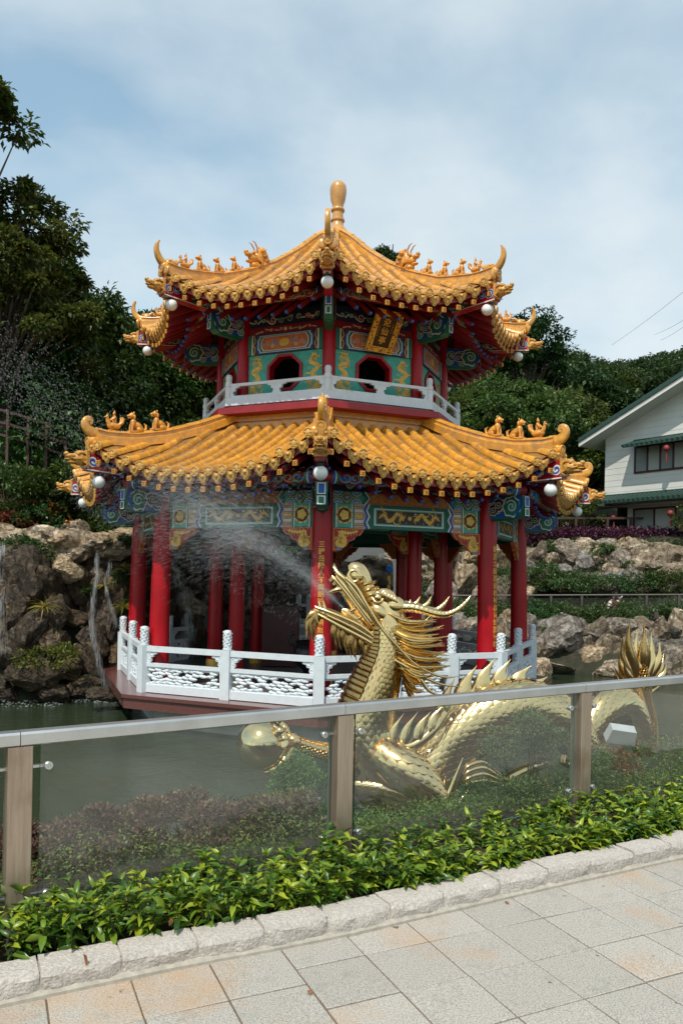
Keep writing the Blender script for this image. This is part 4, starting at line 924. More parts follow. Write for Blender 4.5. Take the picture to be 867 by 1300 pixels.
for a,b in zip(P,P[1:]):
    d=(b-a).normalized(); n=V((-d.y,d.x,0)); ang=math.atan2(d.y,d.x); T=Matrix.Rotation(ang,4,'Z')
    m=MB(); a_=a+d*.0015; b_=b-d*.0015                       # one handrail length, rounded edges
    sec=[(-.038,-.024),(-.032,-.030),(.032,-.030),(.038,-.024),(.038,.020),(.030,.030),(-.030,.030),(-.038,.020)]
    m.loft([[p+n*y+V((0,0,HZ-.030+z)) for y,z in sec] for p in (a_,b_)]); m.build('handrail',[STEEL],fence,25,True)
    g0,g1=a+d*.088,b-d*.078
    m=MB(); q=[(0,.10),(1,.10),(1,HZ-.062),(0,HZ-.062)]; th=.006
    for s_ in (1,-1): 
        vv=[g0.lerp(g1,u)+n*(s_*th)+V((0,0,z)) for u,z in q]; m.add(vv,[(0,1,2,3) if s_<0 else (3,2,1,0)],0)
    m.add([g0.lerp(g1,u)+n*(s_*th)+V((0,0,z)) for s_ in (1,-1) for u,z in q],[(k,(k+1)%4,4+(k+1)%4,4+k) for k in range(4)],1)
    m.build('glass_panel',[GLASS,GEDGE],fence,0,True)
    for z in (.76,.20):
        for g,pp,sd in ((g0,a,1),(g1,b,-1)):
            m=MB(); c=g+d*(sd*.034)+V((0,0,z)); rot=Matrix.Rotation(ang,4,'Z')@Matrix.Rotation(PI/2,4,'X')
            m.lathe([(.017,-.012),(.019,.008),(.019,.014),(.016,.017),(.009,.017),(.007,.010),(.001,.010)],16,0,c+n*.0,rot); m.bar(c+n*.012,pp+d*(sd*.04)+V((0,0,z))+n*.012,.02,.012)
            m.build('clamp',[STEEL],fence,40,True)
for p in P:
    k=P.index(p); d=((P[min(k+1,len(P)-1)]-P[max(k-1,0)])).normalized(); ang=math.atan2(d.y,d.x)
    m=MB(); hz=HZ-.061; sec=[(-.047,-.05),(.047,-.05),(.050,-.047),(.050,.047),(.047,.05),(-.047,.05),(-.050,.047),(-.050,-.047)]
    T=Matrix.Rotation(ang,4,'Z'); m.loft([[p+(T@V((x,y,0)))+V((0,0,z)) for x,y in sec] for z in (-.05,hz)]); m.build('post',[POST],fence,25,True)

# ------------------------------------------------------------------ leaves
def leafmesh(name,pos,dirs,ln,wd,mats,cup=.25,droop=.25,seed=0,fine=False,up=None):
    r=np.random.default_rng(seed); N=len(pos); d=dirs/np.linalg.norm(dirs,axis=1)[:,None]
    ref=np.tile(np.array([0,0,1.]),(N,1)) if up is None else up
    ref=ref+r.normal(0,.35,(N,3)); wv=np.cross(d,ref); wv/=np.linalg.norm(wv,axis=1)[:,None]+1e-9; nv=np.cross(wv,d)
    ln=ln*r.uniform(.7,1.25,N) if np.isscalar(ln) else ln; wd=wd*r.uniform(.8,1.2,N) if np.isscalar(wd) else wd
    def P_(a,b,c): return pos+d*(ln*a)[:,None]+wv*(wd*b)[:,None]+nv*(ln*c)[:,None]
    if fine:
        V_=[P_(0,0,0),P_(.35,0,.02-droop*.1),P_(.7,0,-droop*.35),P_(1,0,-droop*.9),P_(.22,.42,cup*.16-droop*.04),P_(.62,.40,cup*.14-droop*.3),P_(.22,-.42,cup*.16-droop*.04),P_(.62,-.40,cup*.14-droop*.3)]
        F_=[(0,6,1),(0,1,4),(1,6,7,2),(1,2,5,4),(2,7,3),(2,3,5)]
    else:
        V_=[P_(0,0,0),P_(.5,.5,cup*.2),P_(1,0,-droop*.5),P_(.5,-.5,cup*.2)]; F_=[(0,3,2,1)]
    nv_=len(V_); v=np.stack(V_,1).reshape(-1,3)
    me=bpy.data.meshes.new(name); me.vertices.add(len(v)); me.vertices.foreach_set('co',v.ravel())
    tot=np.array([len(f) for f in F_]); idx=np.concatenate([np.array(f) for f in F_]); L_=len(idx)
    al=(idx[None,:]+nv_*np.arange(N)[:,None]).ravel(); me.loops.add(len(al)); me.loops.foreach_set('vertex_index',al.astype(np.int32))
    lt=np.tile(tot,N); ls=np.concatenate([[0],np.cumsum(lt)[:-1]]); me.polygons.add(len(lt)); me.polygons.foreach_set('loop_start',ls.astype(np.int32)); me.polygons.foreach_set('loop_total',lt.astype(np.int32))
    me.polygons.foreach_set('use_smooth',np.ones(len(lt),bool)); me.update(calc_edges=True); me.validate()
    for q in (mats if isinstance(mats,(list,tuple)) else [mats]): me.materials.append(q)
    return me
STEM=mat('green_brown_stem',(.06,.045,.02),.8,var=.3,vs=20)
HLEAF=leafmat('hedge_leaf',[(.018,.055,.010),(.05,.12,.014),(.13,.23,.02),(.36,.42,.03)],.30,.32,vs=6,objvar=0,spec=.5)
# the hedge: upright stems with whorls of pointed leaves, yellow-green at the tips
def hedge():
    r=np.random.default_rng(5); pos=[];dr=[];ln=[];wd=[]; st=MB()
    x=-3.4
    for k in range(760):
        x=r.uniform(-2.9,3.6); o=r.choice([r.uniform(.16,.30),r.uniform(.28,lerp([(-1.4,.50),(0,.62),(1.6,.78)],x))]); n=nrm(x); p0=V((x,kj(x),0))+n*o; z0=bed(o,x)
        H=(r.uniform(.10,.21)*(1.0 if o>.25 else .85)+.05*noise.noise(V((x*1.7,0,3))))*lerp([(-2,1.1),(-1,1.05),(0,.85),(1.6,.66),(3,.66)],x); lean=V((r.normal(0,.12),r.normal(0,.12)-(.10 if o<.3 else 0),1)).normalized()
        p0=V((p0.x,p0.y,z0)); top=p0+lean*H; st.tube([p0,p0.lerp(top,.5)+V((r.normal(0,.01),r.normal(0,.01),0)),top],[.004,.003,.002],4,caps=False)
        nw=int(r.integers(4,6)); a0=r.uniform(0,6.28)
        for w_ in range(nw):
            t=.25+.75*w_/(nw-1); q=p0.lerp(top,t); nl=5 if w_==nw-1 else 4; el=lerp([(0,-.1),(.7,.25),(1,.65)],t)+r.normal(0,.15)
            for j in range(nl):
                a=a0+w_*1.1+2*PI*j/nl+r.normal(0,.25); e=el+r.normal(0,.25)
                pos.append(tuple(q)); dr.append((math.cos(a)*math.cos(e),math.sin(a)*math.cos(e),math.sin(e))); L_=r.uniform(.034,.082)*(.85 if w_==nw-1 else 1); ln.append(L_); wd.append(L_*r.uniform(.38,.48))
    me=leafmesh('hedge_leaf',np.array(pos),np.array(dr),np.array(ln),np.array(wd),HLEAF,.8,.35,3,True)
    o=link('hedge',me); tag(o,'low glossy green hedge with yellow-green tips behind the granite kerb','hedge'); link('stem',st.mesh('stem',[STEM]),o)['kind']='stuff'
hedge()
# shrubs on the bank behind the glass
def shrub(name,label,c,rad,n,leaf,m_,seed,cat='shrub',nb=26,twig=True,up=.3,fine=False,group=None,stemm=None,flat=0):
    r=np.random.default_rng(seed); root=thing(name,label,cat,c,0,group); st=MB(); pos=[];dr=[]
    rx,ry,rz=rad; per=n//nb
    for k in range(nb):
        a=r.uniform(0,6.28); e=math.asin(r.uniform(-.1,1)); q=r.uniform(.72,1.0); cx=V((rx*q*math.cos(a)*math.cos(e),ry*q*math.sin(a)*math.cos(e),rz*(.12+.88*q*max(0,math.sin(e)))))
        if twig: st.tube([V((cx.x*.1,cx.y*.1,-.05)),V((cx.x*.55,cx.y*.55,cx.z*.5)),cx],[.012*rz+.003,.006*rz+.003,.002],4,caps=False)
        rr_=.33*min(rx,ry,rz*1.3)*r.uniform(.6,1.25)
        g=r.normal(0,1,(per,3)); g/=np.linalg.norm(g,axis=1)[:,None]; rad_=rr_*r.uniform(.25,1,per)**.6
        p=np.array(cx)+g*rad_[:,None]*np.array([1.15,1.15,.8]); p[:,2]=np.maximum(p[:,2],.01); pos.append(p); dd=g+np.array([0,0,up])+r.normal(0,.35,(per,3)); dr.append(dd)
    p=np.concatenate(pos); d=np.concatenate(dr)
    link('foliage',leafmesh('foliage',p,d,leaf[0],leaf[1],m_,.5,.3,seed,fine),root)
    if twig: link('branches',st.mesh('branches',[stemm or STEM]),root)
    return root
PURP=leafmat('purple_leaf',[(.04,.055,.02),(.10,.045,.038),(.18,.10,.07),(.15,.17,.05)],.22,.5,vs=4,objvar=.1)
JUN=leafmat('juniper_needle',[(.05,.11,.03),(.10,.19,.05),(.17,.28,.07)],.25,.6,vs=5,objvar=.1)
FEA=leafmat('fine_green_leaf',[(.04,.09,.02),(.09,.175,.035),(.18,.27,.06)],.3,.5,vs=3,objvar=.15)
DKG=leafmat('dark_shrub_leaf',[(.025,.062,.018),(.05,.105,.03),(.095,.16,.045)],.25,.45,vs=3,objvar=.15)
RDL=leafmat('red_leaf',[(.06,.02,.012),(.16,.035,.02),(.22,.07,.03)],.3,.5,vs=3,objvar=.1)
r=np.random.default_rng(8); q_=[];d_=[]
while len(q_)<20000:
    x=r.uniform(-3.2,4.2); o=r.uniform(.5,2.3); n=nrm(x); p=V((x,kj(x),0))+n*o; hh=(.04+.16*max(0,.4+noise.noise(V((x*2.1,o*2.1,9)))))*r.uniform(0,1)**.6
    q_.append((p.x,p.y,bed(o,x)+hh)); d_.append((r.normal(0,1),r.normal(0,1)-.3,r.normal(.5,.6)))
tag(link('ground_cover',leafmesh('ground_cover',np.array(q_),np.array(d_),.026,.012,FEA,.4,.3,8)),'low green ground cover between hedge and shrubs behind the glass','ground cover',kind='stuff')
k=0
for px,py,y,rx,rz,lab in ((130,1085,4.6,.42,.34,'purple-brown shrub behind the leftmost glass pane beside its post'),(235,1070,4.9,.52,.45,'widest purple-brown shrub under the gold ball, behind glass'),(350,1070,5.1,.45,.40,'purple-brown shrub at the foot of the round juniper bush'),(20,1100,4.3,.36,.28,'small purple-brown shrub left of the leftmost post')):
    q=at(px,py,y); k+=1; shrub('purple_shrub',lab,(q.x,q.y,q.z-rz*.30),(rx,.36,rz),11000,(.028,.015),PURP,40+k,group='purple shrubs on the bank')
for px,py,y,rx,rz,lab in ((377,1025,5.6,.27,.60,'rounded bright green juniper bush beside the middle fence post'),):
    q=at(px,py+40,y); shrub('juniper_bush',lab,(q.x,q.y,q.z),(rx,.26,rz),9000,(.024,.010),JUN,61,nb=34)
for i,(px,py,y,rx,rz,mt,lab,n,lf) in enumerate(((500,1085,5.2,.44,.34,FEA,'fine leaved green shrub right of the middle fence post',8000,(.022,.010)),(585,1065,5.6,.48,.34,FEA,'fine leaved green shrub below the gold claws',8000,(.022,.010)),(668,1020,6.1,.68,1.12,DKG,'twiggy dark green shrub under the dragon belly',13000,(.03,.014)),(630,1050,5.6,.40,.46,DKG,'dark low shrub between two green shrubs behind glass',3000,(.026,.012)),
   (800,1010,6.6,.66,.68,FEA,'green feathery shrub below the grey floodlight',8000,(.028,.011)),(885,995,6.9,.62,.78,FEA,'green feathery shrub at the right picture edge behind glass',5200,(.028,.011)),(738,1020,6.3,.40,.62,DKG,'dark green shrub behind the right fence post',4500,(.028,.012)),(765,965,6.9,.32,.16,RDL,'small red leaved bush beneath the grey floodlight',900,(.04,.012)),(955,985,7.3,.7,.6,FEA,'green feathery shrub beyond the right fence end',3500,(.03,.012)))):
    q=at(px,py,y); shrub('red_bush' if mt is RDL else 'green_shrub',lab,(q.x,q.y,q.z-rz*.35),(rx,.42,rz),n,lf,mt,70+i,group='green shrubs on the bank' if mt is not RDL else None)
# thin grass blades at the water's edge
m=MB(); q=at(300,1040,5.6); rr=random.Random(4)
for k in range(16):
    a=rr.uniform(-.8,.8); h=rr.uniform(.25,.5); b0=q+V((rr.uniform(-.12,.12),rr.uniform(-.08,.08),-.15)); m.tube([b0,b0+V((a*.15,0,h*.6)),b0+V((a*.4,0,h))],[.003,.0025,.0008],4)
g=thing('grass_tuft','tall thin grass blades between purple shrubs and water','grass tuft',q-V((0,0,.15))); m.build('blade',[FEA],g,60,True)['kind']='stuff'
# floodlight on the bank
FLG=mat('grey_enamel',(.42,.45,.46),.4,var=.08,vs=8)
q=at(788,932,7.2); fl=thing('floodlight','pale grey floodlight box pointing at the dragon tail among the shrubs','floodlight',q-V((0,0,.12)))
m=MB(); T=Matrix.Rotation(.12,4,'Y')@Matrix.Rotation(.5,4,'X'); m.box(q,(.27,.12,.15),0,T,taper=.84); m.build('housing',[FLG],fl,30,True)
m=MB(); m.bar(q+V((-.15,.0,.02)),q+V((-.15,.0,-.35)),.016,.04); m.bar(q+V((.15,.0,.0)),q+V((.15,.0,-.35)),.016,.04); m.bar(q+V((-.15,0,-.34)),q+V((.15,0,-.34)),.04,.02); m.build('bracket',[FLG],fl,30,True)
m=MB(); m.box(q+T.to_3x3()@V((0,.062,0)),(.23,.012,.115),0,T); m.build('lens',[mat('lamp_lens',(.3,.32,.33),.1)],fl,30,True)

DRY=mat('dry_leaf',(.20,.085,.03),.7,var=.3,vs=30)
for i,(px,py,z,lab) in enumerate(((217,1166,.17,'dry brown leaf caught upright in the front of the hedge'),(106,1212,.13,'reddish dry leaf lying at the left end of the hedge'),(392,1258,.004,'small dark dry leaf on the paving near the dark stain'),(640,1145,.004,'tiny dry leaf on the paving beside the kerb'))):
    p=atz(px,py,z); r=np.random.default_rng(i); o=link('dry_leaf',leafmesh('dry_leaf',np.zeros((1,3)),np.array([[r.normal(0,1),r.normal(0,1),(-1.5 if i<2 else .05)]]),.055 if i<2 else .035,.022,DRY,.5,.4,i,True)); o.location=p+V((0,0,.004)); tag(o,lab,'leaf')
# ------------------------------------------------------------------ the gilded dragon fountain
BRASS=mat('polished_brass',(.82,.60,.29),.17,metal=1,var=.10,vs=5,dirt=(.50,.33,.13),ds=7,dthr=.60,bump=.05,bs=30)
BRASSD=mat('tarnished_brass',(.42,.26,.10),.24,metal=1,var=.3,vs=9,bump=.08,bs=35)
DY=8.3; U=DY/F
def dep(px): return lerp([(300,7.9),(430,8.3),(560,8.35),(720,9.0),(830,9.9)],px)
def H(px,py,d=0): return at(px,py,dep(px)+d*U)
def K(cx,cy,d=0): return at(380+cx/3.6125,700+cy/3.6125,DY+d*U/3.6125)
k1=U/3.6125
drg=thing('dragon_statue','gilded dragon fountain statue rearing from the pond with open jaws in front of the pavilion','statue',(0,8.4,WZ))
def dp(mb,name,mt=BRASS,sm=50,par=None): return mb.build(name,[mt] if not isinstance(mt,list) else mt,par or drg,sm,True)
def flame(m,p0,p1,r,bend=(0,0,0),sq=.45,n=7,mi=0,seg=6):
    p0,p1=V(p0),V(p1); mid=p0.lerp(p1,.5)+V(bend); c=curve([p0,mid,p1],seg); k=len(c)-1
    m.tube(c,[r*max(.04,(1-(i/k)**1.6))*(.8+.5*math.sin(PI*min(1,i/k*1.3))) for i in range(k+1)],n,mi,sq=sq)
def scaled(path,belly,M_,name,clip=52,plates=True,row=.66,lift=.18):
    """tube along path (point,radius) covered with overlapping scales, plated on the belly side"""
    P5=[tuple(p)+(r,)+tuple(b) for (p,r),b in zip(path,belly)]; c=curve(P5,10); pts=[V(q[:3]) for q in c]; rad=[q[3] for q in c]; bel=[V(q[4:7]) for q in c]
    L=[0]
    for a,b in zip(pts,pts[1:]): L.append(L[-1]+(b-a).length)
    def fr(s):
        i=min(len(L)-2,max(0,int(np.searchsorted(L,s))-1)); t=(s-L[i])/(L[i+1]-L[i]+1e-9); p=pts[i].lerp(pts[i+1],t); d=(pts[min(i+2,len(pts)-1)]-pts[max(i-1,0)]).normalized(); r=rad[i]+(rad[i+1]-rad[i])*t
        b=bel[i].lerp(bel[i+1],t); b=(b-d*b.dot(d)).normalized(); return p,d,r,b,d.cross(b)
    m=MB(); m.tube(pts,[r*.97 for r in rad],20); body=dp(m,name,BRASSD,60)
    m=MB(); s=0; q=0
    while s<L[-1]-.01:
        p,d,r,b,w=fr(s); sw=2*PI*r/M_; sl=sw*1.25
        for k in range(M_):
            a=2*PI*(k+.5*(q%2))/M_; aa=abs((a+PI)%(2*PI)-PI)
            if aa<R(clip): continue
            o=b*math.cos(a)+w*math.sin(a); tg=-b*math.sin(a)+w*math.cos(a); base=p+o*(r*.965)
            pt=lambda u,v,h: base+d*(u*sl)+tg*(v*sw)+o*(h*sw-(v*v)*sw*sw/(2*r))
            m.add([pt(0,-.47,.0),pt(0,0,.03),pt(0,.47,.0),pt(.55,-.465,lift*.5),pt(.55,0,lift*1.1),pt(.55,.465,lift*.5),pt(.86,-.32,lift*.75),pt(1,0,lift*.95),pt(.86,.32,lift*.75),pt(.80,-.36,-.03),pt(.95,0,-.03),pt(.80,.36,-.03),pt(.5,-.53,-.03),pt(.5,.53,-.03)],[(0,1,4,3),(1,2,5,4),(3,4,7,6),(4,5,8,7),(6,7,10,9),(7,8,11,10),(3,6,9,12),(5,13,11,8)])
        s+=sl*row; q+=1
    sc=dp(m,'scales',BRASS,35,body); sc['kind']='stuff'
    if plates:
        m=MB(); s=0
        while s<L[-1]-.03:
            p,d,r,b,w=fr(s); st=r*.22; secs=[]
            for u,h in ((0,.97),(.25,1.06),(.8,1.07),(1.05,1.0),(1.05,.93)):
                secs.append([p+d*(u*st)+(b*math.cos(a)+w*math.sin(a))*(r*h) for a in [R(clip+3)*(-1+2*i/10) for i in range(11)]])
            m.loft(secs,0,caps=False,closed=False); s+=st
        dp(m,'belly_plates',BRASSD,35,body)
    return fr,L[-1]
bl=V((-1,0,-.1)); dn=V((-.2,0,-1)); d2=V((.1,0,-1)); fwd=V((-.95,-.25,-.2))
path=[(H(492,788),25*U),(H(490,824),25*U),(H(480,858),31*U),(H(468,895),37*U),(H(463,930),41*U),(H(478,968),45*U),(H(515,1000,10),45*U),(H(545,975,25),42*U),(H(575,939,30),43*U),(H(618,909,22),41*U),(H(664,897,10),37*U),(H(706,910),33*U),(H(738,948),27*U),(H(757,1000),26*U)]
bel=[fwd,fwd,fwd,fwd,fwd,V((-.8,-.2,-.7)),V((0,0,-1)),V((.6,0,-.8)),V((.55,.1,-.85)),V((.3,.1,-.95)),V((0,.1,-1)),V((-.5,.1,-.8)),V((-.9,.1,-.4)),V((-1,.1,-.2))]
fr1,L1=scaled(path,bel,25,'body',46)
u2=dep(790)/F
path=[(H(728,975),19*u2),(H(742,932),21*u2),(H(762,902),22*u2),(H(788,893),21*u2),(H(808,915),17*u2),(H(818,955),13*u2)]
bel=[V((1,.1,0)),V((1,.1,-.3)),V((.6,.1,-.8)),V((0,.1,-1)),V((-.8,.1,-.5)),V((-1,.1,0))]
scaled(path,bel,17,'body',46)
path=[(H(826,950),9*u2),(H(825,915),9*u2),(H(819,890),10*u2),(H(814,868),11*u2),(H(812,850),9*u2)]
scaled(path,[V((1,.3,0))]*5,14,'tail',30,False)
m=MB()
for tx,ty,bx,by,r,bd in ((799,784,806,858,8,-7),(817,789,815,856,9,2),(790,805,802,862,7,-8),(785,827,801,868,6,-7),(826,803,820,858,7,5),(837,814,823,862,6,8),(842,830,824,868,5,9),(846,842,826,872,5,8),(808,800,811,856,8,-2),(796,815,806,862,7,-3),(832,825,821,865,6,3),(778,845,800,874,5,-4),(790,838,804,868,6,-3),(840,855,826,880,5,7)):
    p0=H(bx,by,random.uniform(-6,6)); p1=H(tx,ty,random.uniform(-14,14)); flame(m,p0,p1,r*u2,(bd*u2*.7,0,0),.5,8)
dp(m,'tail_fin')
# dorsal fins: curved blades leaning towards the tail
for bx,by,tx,ty,r in ((563,912,577,861,9),(584,896,605,845,11),(609,884,628,836,11),(631,877,648,837,10),(655,873,674,845,10),(680,877,695,859,8)):
    m=MB(); p0,p1=H(bx,by,20),H(tx,ty,18); flame(m,p0,p1,r*U,(-5*U,0,.0),.30,8); flame(m,p0+V((9*U,0,-4*U)),p1.lerp(p0,.45)+V((8*U,0,0)),r*U*.6,(0,0,0),.3,7); dp(m,'dorsal_fin')
for bx,by,tx,ty,r in ((496,948,513,905,6),(512,946,531,903,6),(530,938,547,903,6),(547,925,562,896,5)):
    m=MB(); flame(m,H(bx,by,-28),H(tx,ty,-22),r*U*.95,(-4*U,0,0),.3,8); dp(m,'dorsal_fin')
m=MB(); c=curve([H(488,952,-28),H(505,952,-30),H(528,946,-28),H(550,928,-20),H(566,905,-8)],6); m.tube(c,5*U,8,sq=.5); dp(m,'fin_web')
# elbow spikes down the neck's back edge
m=MB()
for k in range(14):
    s=.25+k*.075; p,d,r,b,w=fr1(s); flame(m,p-b*r*.8+w*r*.25,p-b*(r*1.25)+w*r*.3+d*.11,.03,(0,0,0),.5,6,0,3)
dp(m,'neck_spikes',BRASSD)
# limbs
fr2,L2=scaled([(H(482,955,-34),22*U),(H(505,972,-44),26*U),(H(534,993,-48),22*U),(H(553,1018,-48),15*U),(H(560,1045,-46),11*U)],[V((-.6,.2,-.7))]*5,14,'leg',30,False)
scaled([(H(452,996,-30),9*U),(H(480,1000,-36),10*U),(H(515,1010,-38),10*U),(H(546,1024,-38),9*U)],[V((0,0,-1))]*4,11,'leg',30,False)
scaled([(H(452,962,-20),17*U),(H(428,958,-30),13*U),(H(402,952,-38),10*U),(H(378,944,-42),9*U)],[V((0,0,-1))]*4,14,'leg',30,False)
m=MB(); rr=random.Random(8)
for k in range(9): x=378+8*k; flame(m,H(x,944+1.6*k,-40),H(x-5,934+1.6*k,-38),3.4*U,(0,0,0),.5,6,0,3)
for pts,r in (([(560,1030),(572,1008),(580,985),(588,962)],9),([(556,1030),(563,1010),(566,985)],7),([(575,1030),(590,1012),(596,1000)],6)): 
    c=curve([H(x,y,-52) for x,y in pts],5); n=len(c); m.tube(c,[r*U*(1-.93*i/n) for i in range(n)],8,sq=.6)
dp(m,'claw')
m=MB()
for dy,r in ((0,5),(8,5),(16,4.5),(-7,4.5)):
    c=curve([H(642,992,-4),H(628,984+dy*.6,-8),H(612,975+dy,-12),H(594,980+dy,-14),H(588,990+dy,-12)],5); n=len(c); m.tube(c,[U*r*(1-.85*(i/n)**3) for i in range(n)],8)
m.tube(curve([H(640,992,-2),H(660,980,4),H(690,968,10)],4),[9*U]*9 if 0 else 8*U,10); dp(m,'claw')
# the ball in the left claw
m=MB(); bc=H(333,944,-42); m.ell(bc,31*dep(333)/F,seg=40,rings=28); dp(m,'ball',mat('polished_brass_ball',(.80,.62,.33),.11,metal=1,var=.06,vs=3,dirt=(.5,.34,.14),ds=4,dthr=.6))
m=MB(); ub=dep(340)/F; hand=H(372,942,-42); m.ell(hand,(11*U,12*U,12*U))
for a0,a1,tl in ((.30,1.35,-.5),(.12,1.05,.55),(-.5,-1.45,.3),(-.25,-1.1,-.75)):
    pts=[]
    for i in range(9):
        t=i/8; a=a0+(a1-a0)*t; R0=34*ub; pts.append(bc+V((math.cos(a)*math.cos(tl)*R0,math.sin(tl)*R0*(-1),math.sin(a)*math.cos(tl)*R0)))
    pts=[hand]+pts; n=len(pts); m.tube(curve(pts,3),[ub*(6.2-4.6*(i/(3*(n-1)))**2) for i in range(3*(n-1)+1)],8)
    for k in (3,6): m.ell(pts[k],6.2*ub,seg=8,rings=6)
dp(m,'claw')
# ---- head
hd=bpy.data.objects.new('head',None); COL.objects.link(hd); hd.parent=drg; hd.location=(0,0,0)
def hp(m,name,mt=BRASS,sm=60): return dp(m,name,mt,sm,hd)
def kt(m,pts,sq=1,n=12,sub=5,mi=0): 
    c=curve([tuple(K(x,y,d))+(r*k1,) for x,y,d,r in pts],sub); m.tube([q[:3] for q in c],[max(.0008,q[3]) for q in c],n,mi,up=(0,1,0),sq=sq)
m=MB(); kt(m,[(395,430,0,72),(415,345,0,80),(405,275,0,66),(360,235,0,52),(322,195,0,42),(300,155,0,40),(280,112,0,46),(255,88,0,44),(228,92,0,30)],1.0,18)
for x,y,r in ((312,150,46),(322,176,46),(330,200,47),(334,222,48)): m.lathe([(r*k1*.8,-9*k1),(r*k1,-4*k1),(r*k1*1.02,3*k1),(r*k1*.8,9*k1)],18,0,K(x,y,0),Matrix.Rotation(-.35,4,'Y'))
kt(m,[(172,108,0,20),(205,150,0,30),(250,215,0,36),(310,290,0,44),(365,345,0,52)],1.1,14)      # palate
for sd in (-1,1):
    m.ell(K(400,208,sd*34),(54*k1,26*k1,36*k1),0,Matrix.Rotation(.5,4,'Y')); m.ell(K(440,250,sd*38),(48*k1,30*k1,44*k1)); m.ell(K(372,282,sd*48),(56*k1,22*k1,34*k1),0,Matrix.Rotation(.7,4,'Y'))
    for q in range(5): kt(m,[(375+q*14,172+q*7,sd*50,3),(382+q*15,196+q*7,sd*60,8),(392+q*15,222+q*6,sd*56,3)],1,8,4)
    m.ell(K(262,112,sd*34),(40*k1,22*k1,42*k1))
hp(m,'skull')
m=MB()
for sd in (-1,1):
    m.ell(K(360,212,sd*54),20*k1,seg=18,rings=12); kt(m,[(338,214,sd*50,5),(350,194,sd*56,8),(372,194,sd*58,8),(386,212,sd*54,5)],1,8); kt(m,[(336,216,sd*50,5),(350,232,sd*58,7),(372,232,sd*58,7),(386,214,sd*54,5)],1,8); m.ell(K(352,211,sd*66),8*k1)
hp(m,'eye')
m=MB()
for sd in (-1,1):
    pts=[]; 
    for i in range(17): a=2*PI*i/16*1.35+.6; q=26-8*i/16; pts.append((250+q*math.cos(a),112+q*1.15*math.sin(a),sd*(50-i*.4),10-3*i/16))
    kt(m,pts,1,8,3)
hp(m,'nostril')
m=MB()
for sd in (-1,1):
    kt(m,[(158,72,sd*14,9),(180,104,sd*28,14),(215,135,sd*40,15),(262,195,sd*50,15),(315,270,sd*56,16),(352,330,sd*56,14),(372,362,sd*50,6)],.8,10)
    kt(m,[(150,112,sd*16,8),(176,142,sd*28,11),(220,196,sd*38,12),(270,262,sd*46,12),(320,330,sd*50,11),(350,372,sd*46,5)],.8,10)
    kt(m,[(205,128,sd*40,6),(235,170,sd*52,7),(280,235,sd*58,7),(330,300,sd*60,6)],1,8)
for k in range(7): a=(k-3)*.16; flame(m,K(172,104,(k-3)*7),K(150+2*abs(k-3)+(k%2)*9,52+6*abs(k-3),(k-3)*9),8*k1,(0,0,0),.6,6)
hp(m,'upper_jaw')
def tooth(pts,n=9,sub=5): m=MB(); kt(m,pts,1,n,sub); hp(m,'tooth')
for sd in (-1,1):
    for k in range(5): m=MB(); m.box(K(146+k*16,128+k*17,sd*24),(13*k1,12*k1,22*k1),0,Matrix.Rotation(.75,4,'Y'),taper=1.2); hp(m,'tooth')
    tooth([(196,172,sd*30,12),(172,176,sd*34,11),(148,184,sd*34,8),(128,192,sd*32,2)]); tooth([(255,262,sd*42,9),(238,272,sd*44,7),(222,270,sd*43,2)]); tooth([(285,298,sd*44,8),(270,308,sd*46,6),(258,306,sd*46,2)])
    tooth([(98,278,sd*20,9),(94,250,sd*22,8),(92,228,sd*20,2)]); tooth([(125,285,sd*26,10),(116,254,sd*28,8),(112,228,sd*26,2)])
    for k in range(4): tooth([(165+k*32,304+k*17,sd*28,6),(160+k*32,286+k*17,sd*29,2)],6,3)
m=MB(); kt(m,[(385,440,0,50),(330,402,0,42),(262,352,0,34),(190,315,0,29),(120,285,0,26),(70,268,0,18)],1.15,14)
for sd in (-1,1):
    kt(m,[(352,398,sd*44,14),(285,345,sd*44,13),(205,306,sd*40,12),(130,276,sd*30,11),(75,256,sd*16,8)],.9,10)
    kt(m,[(350,432,sd*40,14),(280,392,sd*40,14),(200,350,sd*36,13),(130,312,sd*26,11),(78,284,sd*14,8)],.9,10)
    kt(m,[(356,415,sd*46,8),(280,368,sd*48,8),(205,328,sd*44,7),(130,294,sd*32,6)],1,8)
    flame(m,K(300,372,sd*48),K(286,318,sd*52),10*k1,(-6*k1,0,0),.5); flame(m,K(322,388,sd*48),K(308,338,sd*54),9*k1,(-6*k1,0,0),.5)
kt(m,[(340,385,0,20),(270,318,0,20),(225,282,0,16),(196,268,0,7)],1.4,10)       # tongue
hp(m,'lower_jaw')
m=MB(); rr=random.Random(12)
for k in range(17):
    d=(k%5-2)*11; flame(m,K(75+rr.uniform(-16,24),272+rr.uniform(-10,16),d),K((24,34,62,50,74,90,40)[k%7]+rr.uniform(-6,6),(330,398,422,372,400,350,350)[k%7]+rr.uniform(-10,10),d*1.6),13*k1,(-8*k1,0,0),.45,7)
for k in range(20):
    t=k/19; d=(k%4-1.5)*18; bx=165+190*t; by=335+95*t; tx=bx+rr.uniform(4,26); ty=by+rr.uniform(65,115); flame(m,K(bx,by,d),K(tx,ty,d*1.2),12*k1,(-9*k1,0,0),.45,7)
for tx,ty in ((170,440),(192,452),(222,478),(240,492),(265,508),(320,528)): flame(m,K(tx-10,ty-105,-20),K(tx,ty,-26),13*k1,(-9*k1,0,0),.5,7)
hp(m,'beard',BRASSD)
